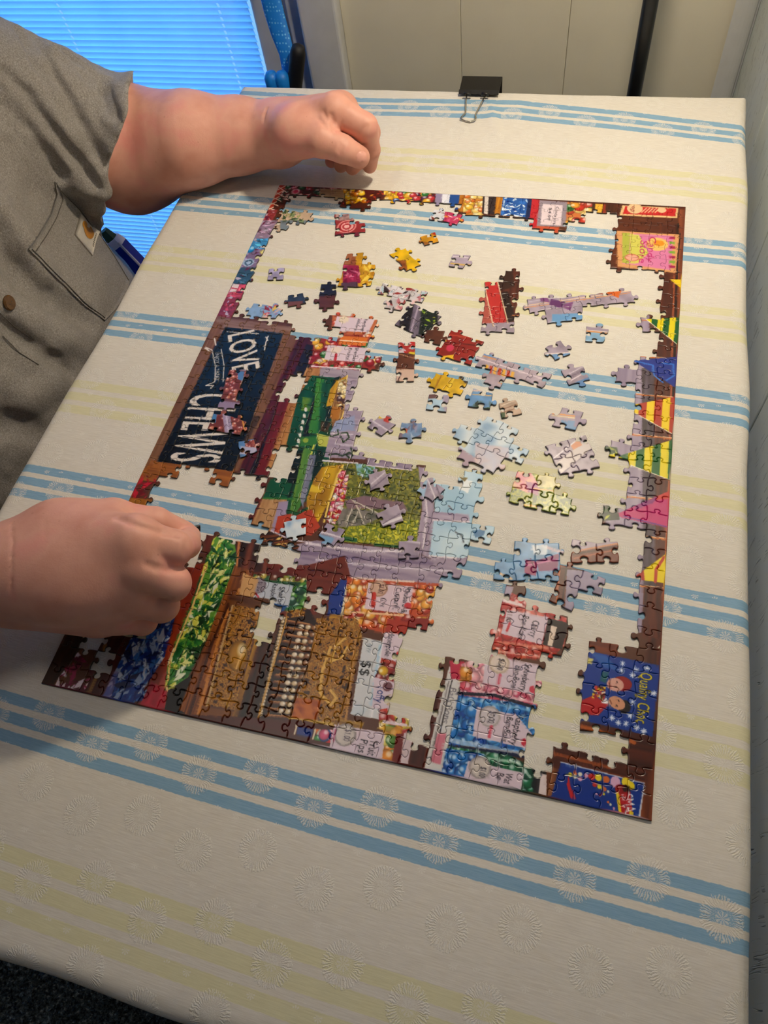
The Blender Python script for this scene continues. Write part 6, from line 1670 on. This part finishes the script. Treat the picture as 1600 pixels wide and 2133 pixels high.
        for q in cs:
            for ax in range(3):
                if q[ax] == 0:
                    r = list(q); r[ax] = 1; r = tuple(r)
                    va, vb = vals[q], vals[r]
                    m_ = (va < 0) != (vb < 0)
                    t = np.where(m_, va / np.where(va == vb, 1, va - vb), 0)
                    pt = np.array(q, float)[None] + np.eye(3)[ax][None] * t[:, None]
                    acc[m_] += pt[m_]; num[m_] += 1
        V = s.lo + (I + acc / num[:, None]) * s.h
        F = []
        for ax in range(3):
            u, v = (ax + 1) % 3, (ax + 2) % 3
            sl0 = [slice(1, -1)] * 3; sl0[ax] = slice(0, -1); sl1 = list(sl0); sl1[ax] = slice(1, None)
            a_, b_ = neg[tuple(sl0)], neg[tuple(sl1)]
            E = np.argwhere(a_ != b_)
            base = E.copy(); base[:, u] += 1; base[:, v] += 1
            flip = a_[tuple(E.T)]
            def g(du, dv):
                q = base.copy(); q[:, u] += du; q[:, v] += dv
                return ids[q[:, 0], q[:, 1], q[:, 2]]
            Q = np.stack([g(-1, -1), g(0, -1), g(0, 0), g(-1, 0)], 1)
            Q[~flip] = Q[~flip][:, ::-1]
            F.append(Q)
        F = np.vstack(F)
        F = F[(F >= 0).all(1)]
        return V, F

def P3(px, py, z): return onz(px, py, z)

# ------------------------------------------------------------------ far arm and hand (the person's left)
SH_L = np.array([-.380, .552, .243]); EL_L = P3(272, 314, .030)
fl = Field((-.45, .50, -.12), (.170, .92, .36), .0017)
WR_L = P3(574, 281, .054)
M0, M1 = P3(395, 292, .054), P3(500, 283, .052)
fl.cone(SH_L, EL_L, .070, .078, .015)
fl.cone(EL_L, M0, .0785, .0565, .012)
fl.cone(M0, M1, .0555, .0440, .012)
fl.cone(M1, WR_L, .0440, .0355, .012)
# palm: thumb side up, fingers hanging above the table
IM = P3(698, 230, .098); MM = P3(710, 226, .084); RM = P3(714, 226, .069); LM = P3(708, 232, .054)
CMC = P3(616, 276, .078)
for q, r_ in ((IM, .0205), (MM, .0195), (RM, .019), (LM, .017)):
    fl.cone(WR_L + (q - WR_L) * .10, q, .030, r_, .016)
fl.cone(WR_L, CMC, .034, .028, .016)
# thumb lying towards the viewer
TM = P3(670, 292, .080); TI = P3(713, 310, .072); TT = P3(748, 327, .060)
fl.cone(CMC, TM, .027, .0195, .014)
fl.cone(P3(640, 262, .070), TM * .70 + IM * .30, .020, .0105, .012)

# fingers: index in view, the others behind and under
fl.chain([IM, P3(760, 264, .082), P3(771, 312, .048), P3(770, 345, .022)], [.0180, .0155, .0125, .0094], .0018, .014)
fl.chain([MM, P3(766, 276, .066), P3(756, 322, .040), P3(734, 349, .022)], [.0172, .0152, .0120, .0092], .0018, .014)
fl.chain([RM, P3(760, 282, .050), P3(738, 325, .030), P3(710, 345, .018)], [.0165, .0140, .0112, .0088], .0018, .014)
fl.chain([LM, P3(744, 286, .036), P3(718, 322, .022), P3(690, 336, .014)], [.0150, .0124, .0100, .0082], .0018, .014)
fl.chain([TM, TI, TT], [.0185, .0158, .0130], .0012, .010)
# creases: wrist fold, thumb web, thumb knuckle
def groove(F, pts, r, off=0.0, k=.003):
    out = [F.hit(*q) for q in pts]
    out = [p for p in out if p is not None]
    if len(out) > 1:
        F.carve([p + F.normal(p) * (r * .55) for p in out], r, k)
groove(fl, [(556, 226), (551, 238), (549, 252)], .0014)
groove(fl, [(663, 246), (672, 256), (678, 264)], .0016)
groove(fl, [(690, 240), (695, 256), (697, 272)], .0022)
groove(fl, [(674, 232), (682, 250)], .0012)
groove(fl, [(718, 290), (709, 300), (703, 314)], .0009)
groove(fl, [(721, 296), (713, 306), (708, 320)], .0009)
groove(fl, [(748, 282), (757, 268), (764, 262)], .0012)
groove(fl, [(754, 302), (760, 299)], .0010)
Vl, Fl_ = fl.mesh()

# ------------------------------------------------------------------ near arm and hand (the person's right)
SH_R = np.array([-.385, .175, .255]); EL_R = np.array([-.265, -.055, .085])
fr = Field((-.45, -.16, -.01), (.175, .26, .34), .0017)
WR_R = P3(10, 1194, .074)
fr.cone(SH_R, EL_R, .070, .068, .02)
fr.cone(EL_R, EL_R * .5 + WR_R * .5 + np.array([0, 0, .004]), .066, .056, .03)
fr.cone(EL_R * .5 + WR_R * .5 + np.array([0, 0, .004]), WR_R, .054, .0365, .02)
I2, M2, R2, L2 = P3(282, 1124, .104), P3(292, 1184, .092), P3(282, 1240, .068), P3(250, 1278, .044)
for q, r_ in ((I2, .0175), (M2, .0180), (R2, .0175), (L2, .0165)):
    fr.cone(WR_R + (q - WR_R) * .15, q, .030, r_, .020)
fr.ell((WR_R + M2) / 2 + np.array([0, .002, .000]), (.060, .046, .030), .02)
fr.cone(P3(60, 1244, .050), P3(205, 1276, .038), .025, .021, .016)          # heel of the hand
CM2 = P3(130, 1118, .082)
fr.cone(WR_R, CM2, .032, .027, .02)
TM2, TI2, TT2 = P3(236, 1086, .080), P3(325, 1090, .068), P3(384, 1108, .048)
fr.cone(CM2, TM2, .027, .0200, .018)
fr.cone(CM2, I2, .022, .016, .018)
fr.chain([TM2, TI2, TT2], [.0178, .0140, .0100], .0018, .012)
fr.chain([I2, P3(362, 1142, .088), P3(388, 1134, .066), P3(396, 1116, .046)], [.0185, .0150, .0118, .0092], .0016, .012)
fr.chain([M2, P3(358, 1214, .072), P3(345, 1208, .044), P3(322, 1186, .032)], [.0185, .0152, .0125, .0098], .0016, .012)
fr.chain([R2, P3(336, 1260, .050), P3(322, 1252, .028), P3(300, 1230, .022)], [.0178, .0146, .0118, .0095], .0016, .012)
fr.chain([L2, P3(296, 1292, .031), P3(284, 1284, .018), P3(264, 1266, .015)], [.0160, .0128, .0105, .0086], .0016, .012)
groove(fr, [(24, 1090), (27, 1130), (24, 1190), (24, 1240)], .0005, 0, .0015)
groove(fr, [(92, 1080), (94, 1120)], .0004, 0, .0015)
groove(fr, [(306, 1176), (325, 1183), (350, 1187), (380, 1188)], .0030)
groove(fr, [(292, 1236), (312, 1246), (332, 1250), (355, 1248)], .0026)
groove(fr, [(285, 1286), (305, 1288)], .0012)
groove(fr, [(244, 1079), (272, 1090), (300, 1100), (335, 1108), (368, 1114)], .0026)
groove(fr, [(388, 1128), (386, 1145), (386, 1160)], .0009)
Vr, Fr_ = fr.mesh()

# ------------------------------------------------------------------ trunk, neck and head (above and left of the picture)
ft = Field((-.66, .02, -.75), (-.12, .76, .80), .007)
ft.ell((-.44, .38, .08), (.13, .21, .26), .05); ft.ell((-.42, .38, -.22), (.17, .22, .24), .06)
ft.cone(SH_L + [-.03, -.06, .01], SH_R + [-.03, .06, .01], .075, .075, .06)
ft.cone((-.43, .375, .30), (-.39, .375, .44), .068, .062, .03)
HC = np.array([-.345, .375, .535])
ft.ell(HC, (.098, .076, .112), .02); ft.ell(HC + [.045, 0, -.055], (.055, .052, .055), .02); ft.cone(HC + [.088, 0, .01], HC + [.112, 0, -.022], .009, .015, .01)
ft.ell(HC + [.096, 0, -.062], (.010, .026, .008), .006)
for sy in (-1, 1):
    ft.ell(HC + [-.008, sy * .077, -.01], (.018, .009, .030), .006); ft.ell(HC + [.085, sy * .030, .035], (.014, .024, .007), .008)
for sy in (-1, 1):
    hip = np.array([-.46, .38 + sy * .11, -.36]); knee = np.array([-.14, .38 + sy * .15, -.33])
    ft.cone(hip, knee, .095, .065, .04)
Vt, Ft_ = ft.mesh()

def skin_mat():
    t = NT('skin')
    p = t.pos()
    big = t.noise(p, 22.0, 3.0); fine = t.noise(p, 700.0, 3.0)
    col = t.ramp(big, [(.30, L4((210, 146, 126))), (.52, L4((222, 162, 142))), (.72, L4((224, 148, 136)))])
    spk = t.math('GREATER_THAN', t.noise(p, 230.0, 0.0), .86)
    col = t.mix(t.math('MULTIPLY', spk, .25), col, L4((150, 84, 64)))
    h = t.math('ADD', t.math('MULTIPLY', fine, .5), t.math('MULTIPLY', t.noise(t.mapping(p, scale=(1, 1, 1)), 240.0, 3.0), .5))
    nrm = t.bump(h, .22, .0008)
    t.b.inputs['Subsurface Weight'].default_value = .0
    t.b.inputs['Subsurface Radius'].default_value = (.012, .005, .003)
    t.b.inputs['Subsurface Scale'].default_value = .6
    return t.fin(col, .50, nrm, .4)
m_skin = skin_mat()
nV = 0; BV, BF = [], []
for V, F in ((Vl, Fl_), (Vr, Fr_), (Vt, Ft_)):
    BV.append(V); BF.append(F + nV); nV += len(V)
person = mk('person', np.vstack(BV), np.vstack(BF), m_skin, None, True, base=(-.43, .38, -.33))
tag(person, 'person in a grey pocket t-shirt leaning over the table with both hands out', 'person')

# thumb nails
m_nail = plain('nail', (228, 166, 150), .25, .04, 200)
def nail(F, c, du, dv, name='nail', nseg=6):
    """small curved plate following the fingertip; du, dv photo vectors along and across"""
    vs, fs = [], []
    for i in range(nseg + 1):
        for j in range(nseg + 1):
            a, b = i / nseg * 2 - 1, j / nseg * 2 - 1
            r_ = 1.0 / max(1.0, math.hypot(a, b) / .98 if abs(a) > .6 else 1.0)
            p = F.hit(c[0] + du[0] * a * r_ + dv[0] * b * r_, c[1] + du[1] * a * r_ + dv[1] * b * r_)
            if p is None: return
            vs.append(p + F.normal(p) * (.0005 - .0004 * max(abs(a), abs(b)) ** 4))
    for i in range(nseg):
        for j in range(nseg):
            q = i * (nseg + 1) + j
            fs.append((q, q + nseg + 1, q + nseg + 2, q + 1))
    mk(name, vs, fs, m_nail, person, True)
nail(fl, (753, 326), (9, 6), (-6.5, 9.5), 'thumb_nail')

# ------------------------------------------------------------------ grey t-shirt
fs = Field((-.68, .04, -.40), (-.08, .86, .42), .0034)
# sleeves first, cut off by their hems
def sleeve(a, b, ra, rb, p0, nrm, extra=()):
    fs.cone(a, b, ra, rb, .02)
    for q in extra: fs.ell(*q)
HM_L = P3(246, 312, .040)
sleeve(SH_L, HM_L, .088, .0850, None, None)
fs.cone(HM_L, HM_L + (M0 - EL_L) * .6, .0850, .0835, .01)
gx = [(fs.lo[k] + np.arange(fs.n[k]) * fs.h).astype(np.float32) for k in range(3)]
GX_, GY_, GZ_ = np.meshgrid(*gx, indexing='ij', sparse=True)
# the hem is a plane seen almost edge-on, tipped a little towards the viewer
h0, h1 = HM_L + (P3(274, 182, .10) - HM_L), P3(207, 440, .0)
nL = np.cross(ray(274, 182), ray(207, 440)); nL /= np.linalg.norm(nL)
if nL[0] < 0: nL = -nL
hemL = P3(240, 311, .04)
wob = .0022 * np.sin(GZ_ * 70 + GY_ * 35)
cutL = (GX_ - hemL[0]) * nL[0] + (GY_ - hemL[1]) * nL[1] + (GZ_ - hemL[2]) * nL[2] + wob
fs.d = np.maximum(fs.d, cutL.astype(np.float32))
SHL_save = fs.d.copy()
fs.d[:] = .05
sleeve(SH_R, EL_R * .75 + SH_R * .25, .098, .094, None, None)
nR = (EL_R - SH_R) / np.linalg.norm(EL_R - SH_R); pR = SH_R + (EL_R - SH_R) * .8
cutR = (GX_ - pR[0]) * nR[0] + (GY_ - pR[1]) * nR[1] + (GZ_ - pR[2]) * nR[2]
fs.d = np.maximum(fs.d, cutR.astype(np.float32))
fs.d = np.minimum(fs.d, SHL_save)
# trunk
Lt = np.array([[.97, 0, -.24], [0, 1, 0], [.24, 0, .97]])
fs.ell((-.405, .395, .09), (.190, .262, .27), .05)
fs.ell((-.380, .400, -.17), (.215, .298, .26), .07)
fs.cone(SH_L + [-.04, -.08, .0], SH_R + [-.04, .08, .0], .10, .10, .06)
fs.cone((-.42, .385, .25), (-.41, .38, .36), .11, .085, .05)
fs.cone(SH_L + [-.01, -.05, .015], (-.415, .43, .33), .098, .098, .04)
fs.cone(SH_R + [-.01, .05, .015], (-.415, .34, .33), .098, .098, .04)
# folds: soft ridges and valleys laid on the surface along lines of sight
def fold(pts, r, depth, k=.012):
    out = [fs.hit(*q) for q in pts]; out = [p for p in out if p is not None]
    if len(out) < 2: return
    for a, b in zip(out[:-1], out[1:]):
        na, nb = fs.normal(a), fs.normal(b)
        fs.cone(a - na * (r - depth), b - nb * (r - depth), r, r, k)
def valley(pts, r, depth, k=.010):
    out = [fs.hit(*q) for q in pts]; out = [p for p in out if p is not None]
    if len(out) < 2: return
    fs.carve([p + fs.normal(p) * (r - depth) for p in out], r, k)
def pleat(pts, r=.012, up=.0080, dx=14, dy=-5, vr=.013, vd=.0110):
    """overlapping fold: crisp ridge with a hollow on its far side"""
    valley([(x + dx, y + dy) for x, y in pts], vr, vd, .006)
    fold(pts, r, up, .005)
pleat([(0, 28), (42, 76), (76, 132), (112, 197), (155, 275), (191, 343), (214, 402)])
pleat([(0, 171), (37, 211), (93, 287), (140, 343), (180, 394), (200, 436)])
pleat([(0, 236), (42, 281), (79, 332), (108, 372)], .010, .005)
pleat([(65, 62), (112, 107), (169, 157), (205, 202), (228, 245)], .009, .005, 10, -8, .010, .007)
pleat([(222, 165), (228, 195), (236, 235)], .007, .003, -8, 2, .007, .004)
valley([(30, 560), (60, 590), (110, 622), (150, 648), (175, 660)], .020, .012, .010)
valley([(0, 470), (20, 520), (40, 550)], .018, .010, .010)
fold([(0, 430), (40, 500), (100, 560)], .016, .004)
valley([(0, 660), (60, 705), (110, 750), (140, 775)], .012, .008, .006)
fold([(0, 625), (60, 668), (130, 702), (180, 722)], .016, .006)
valley([(0, 890), (40, 880), (70, 900)], .018, .008)
fold([(0, 800), (60, 830), (120, 800)], .020, .005)
# fine wrinkles
nw = (vnoise(GY_ * 1.0 + GX_ * .6, GZ_ * 1.0 + GX_ * .4, 34, 31) * .0011 + vnoise(GY_ + GX_, GZ_ - GX_ * .5, 80, 32) * .0005)
fs.d = (fs.d + nw).astype(np.float32)
Vs, Fs_ = fs.mesh()
def shirt_mat():
    t = NT('heather_grey_jersey')
    p = t.pos()
    a = t.noise(t.mapping(p, scale=(1500, 1500, 420)), 1.0, 2.0, .6); b = t.noise(p, 650.0, 3.0, .6); c = t.noise(p, 12.0, 2.0)
    mixv = t.math('ADD', t.math('MULTIPLY', a, .5), t.math('MULTIPLY', b, .5))
    col = t.ramp(mixv, [(.32, L4((108, 103, 98))), (.5, L4((142, 136, 130))), (.68, L4((180, 174, 168)))])
    nrm = t.bump(t.math('ADD', a, b), .25, .0008)
    t.b.inputs['Sheen Weight'].default_value = .15
    return t.fin(col, .9, nrm, .15)
m_shirt = shirt_mat()
shirt = mk('t_shirt', Vs, Fs_, m_shirt, person, True)

def patch(F, quadf, nu, nv, off, edge, name, mat, parent):
    """thin cloth panel laid on the surface: quadf(u,v) gives photo points"""
    vs, fq = [], []
    for i in range(nu + 1):
        for j in range(nv + 1):
            u, v = i / nu, j / nv
            p = F.hit(*quadf(u, v))
            if p is None: return None
            vs.append(p + F.normal(p) * off)
    n = nv + 1
    for i in range(nu):
        for j in range(nv):
            fq.append((i * n + j, (i + 1) * n + j, (i + 1) * n + j + 1, i * n + j + 1))
    base = len(vs)
    rim = [i * n for i in range(nu + 1)] + [nu * n + j for j in range(1, n)] + [i * n + nv for i in range(nu - 1, -1, -1)] + [j for j in range(nv - 1, 0, -1)]
    ctr = np.mean(vs, 0)
    for q in rim:
        nn_ = F.normal(np.array(vs[q])); vs.append(vs[q] - nn_ * (off + .002))
    L_ = len(rim)
    for k in range(L_):
        fq.append((rim[k], rim[(k + 1) % L_], base + (k + 1) % L_, base + k))
    return mk(name, vs, fq, mat, parent, True)
def bil(a, b, c, d):
    a, b, c, d = map(np.array, (a, b, c, d))
    return lambda u, v: tuple((a * (1 - u) + b * u) * (1 - v) + (d * (1 - u) + c * u) * v)
def pocketq(u, v):
    top = [np.array(q, float) for q in ((113, 378), (118, 402), (104, 446), (78, 490), (58, 518))]
    bot = [np.array(q, float) for q in ((268, 588), (262, 606), (250, 628), (234, 650), (216, 668))]
    k = v * 4; i = min(3, int(k)); f = k - i
    T = top[i] * (1 - f) + top[i + 1] * f; B = bot[i] * (1 - f) + bot[i + 1] * f
    q = T * (1 - u) + B * u
    q = q + np.array([9, -5]) * math.sin(math.pi * u) * (1 - v) * .9 - np.array([4, -3]) * math.sin(math.pi * u) * v
    return tuple(q)
pocket = patch(fs, pocketq, 26, 20, .0022, .002, 'pocket', m_shirt, shirt)
m_thread = plain('pocket_thread', (86, 80, 74), .8, .1, 100)
m_patch = plain('label_cloth', (206, 198, 184), .8, .06, 200, .0004)
m_gold = plain('gold_thread', (206, 138, 22), .6, .08, 300)
if pocket is not None:
    def seam(pts, r, mat, parent, name='seam', off=.0028):
        out = [fs.hit(*q) for q in pts]; out = [p + fs.normal(p) * off for p in out if p is not None]
        if len(out) > 1: return MB().tube(out, r, 6).build(name, mat, parent, True)
    seam([pocketq(t, .97) for t in np.linspace(.02, .98, 16)], .0006, m_thread, shirt)
    seam([pocketq(.06, t) for t in np.linspace(.03, .97, 14)], .0005, m_thread, shirt)
    seam([pocketq(t, .03) for t in np.linspace(.02, .98, 16)], .0006, m_thread, shirt)
lab = patch(fs, bil((163, 446), (203, 483), (188, 535), (152, 491)), 8, 8, .0042, .002, 'label', m_patch, shirt)
# wave-like mark on the label
def lq(u, v): return bil((163, 446), (203, 483), (188, 535), (152, 491))(u, v)
def label_shape(uvs, name, mat, off=.0050):
    pts = [fs.hit(*lq(*q)) for q in uvs]
    if any(p is None for p in pts): return
    pts = [p + fs.normal(p) * off for p in pts]
    c = np.mean(pts, 0); vs = [c] + pts; n = len(pts)
    mk(name, vs, [(0, 1 + i, 1 + (i + 1) % n) for i in range(n)], mat, shirt)
th_ = np.linspace(0, 2 * math.pi, 25)[:-1]
label_shape([(.52 + .28 * math.cos(a) * (1 - .15 * math.sin(a)), .40 + .24 * math.sin(a)) for a in th_], 'emblem', m_gold, .0048)
label_shape([(.24 + .11 * math.cos(a), .26 + .16 * math.sin(a)) for a in th_], 'emblem', m_gold, .0048)
label_shape([(.40 + .07 * math.cos(a), .24 + .10 * math.sin(a)) for a in th_], 'emblem', m_patch, .0052)
for k in range(8):
    a = fs.hit(*lq(.87, .20 + .07 * k)); b = fs.hit(*lq(.93, .225 + .07 * k))
    if a is not None and b is not None:
        MB().tube([a + fs.normal(a) * .0046, b + fs.normal(b) * .0046], .00045, 5).build('lettering', m_thread, shirt)
# button on the placket
m_button = plain('brown_button', (92, 62, 30), .25, .2, 200)
bp = fs.hit(18, 631)
if bp is not None:
    bn = fs.normal(bp)
    MB().tube([bp, bp + bn * .0016, bp + bn * .0030], [.0085, .0085, .0072], 20).build('button', m_button, shirt)
    for dx_ in (-.0016, .0016):
        MB().tube([bp + bn * .0030 + [0, dx_, 0], bp + bn * .0033 + [0, dx_, 0]], .0007, 6).build('button_hole', m_thread, shirt)
def seam2(pts, r=.0006, off=.0006, name='seam'):
    out = [fs.hit(*q) for q in pts]; out = [p + fs.normal(p) * off for p in out if p is not None]
    if len(out) > 1: MB().tube(out, r, 6).build(name, m_thread, shirt, True)
seam2([(0, 652), (30, 680), (70, 708)])
seam2([(5, 700), (40, 735), (80, 760)])
# trousers and hair hidden from this view complete the figure
m_jean = plain('dark_jeans', (40, 46, 60), .9, .2, 80)
fj = Field((-.72, .04, -.76), (-.06, .74, -.20), .008)
fj.ell((-.46, .38, -.38), (.19, .24, .14), .05)
for sy in (-1, 1):
    hip = np.array([-.46, .38 + sy * .11, -.36]); knee = np.array([-.14, .38 + sy * .15, -.33])
    fj.cone(hip, knee, .108, .078, .04); fj.cone(knee, (-.17, .38 + sy * .15, -.70), .076, .055, .03)
Vj, Fj_ = fj.mesh()
mk('trousers', Vj, Fj_, m_jean, person, True)
m_hair = plain('brown_hair', (70, 52, 40), .7, .3, 220, .001)
fh_ = Field((-.50, .27, .42), (-.22, .48, .69), .004)
fh_.ell(HC + [-.012, 0, .018], (.098, .083, .108), .01)
cut_ = np.maximum(.0, 0)
gx2 = [(fh_.lo[k] + np.arange(fh_.n[k]) * fh_.h).astype(np.float32) for k in range(3)]
A_, B_, C_ = np.meshgrid(*gx2, indexing='ij', sparse=True)
fh_.d = np.maximum(fh_.d, ((A_ - HC[0]) * .75 - (C_ - HC[2]) * .66 + .0 * B_ - .005).astype(np.float32))
Vh, Fh_ = fh_.mesh()
mk('hair', Vh, Fh_, m_hair, person, True)

m_eye = plain('eye_white', (226, 222, 216), .2, .03, 100); m_iris = plain('iris', (70, 52, 40), .2, .1, 200)
for sy in (-1, 1):
    ec = HC + [.082, sy * .031, .022]
    e_ = MB().tube([ec + [-.008, 0, 0], ec + [-.003, 0, 0], ec + [.003, 0, 0], ec + [.006, 0, 0]], [.006, .011, .009, .004], 14).build('eye', m_eye, person, True)
    MB().tube([ec + [.004, 0, -.001], ec + [.0068, 0, -.001]], [.0048, .0036], 12).build('iris', m_iris, e_, True)
# ------------------------------------------------------------------ the piece pinched in the near hand
hc = P3(394, 1120, .036)
def held(V):
    c = V.mean(0)
    a = math.radians(68)
    q = V - c
    ax = np.array([.55, .83, 0]); 
    ca_, sa_ = math.cos(a), math.sin(a)
    cr = np.cross(np.tile(ax, (len(q), 1)), q)
    q = q * ca_ + cr * sa_ + np.outer(q @ ax, ax) * (1 - ca_)
    return q + hc
loose('dark puzzle piece pinched between thumb and finger of the near hand', (413, 1107), 20, [(0, 0)], (40, 40, 44), None, tilt=held, name='puzzle_piece')
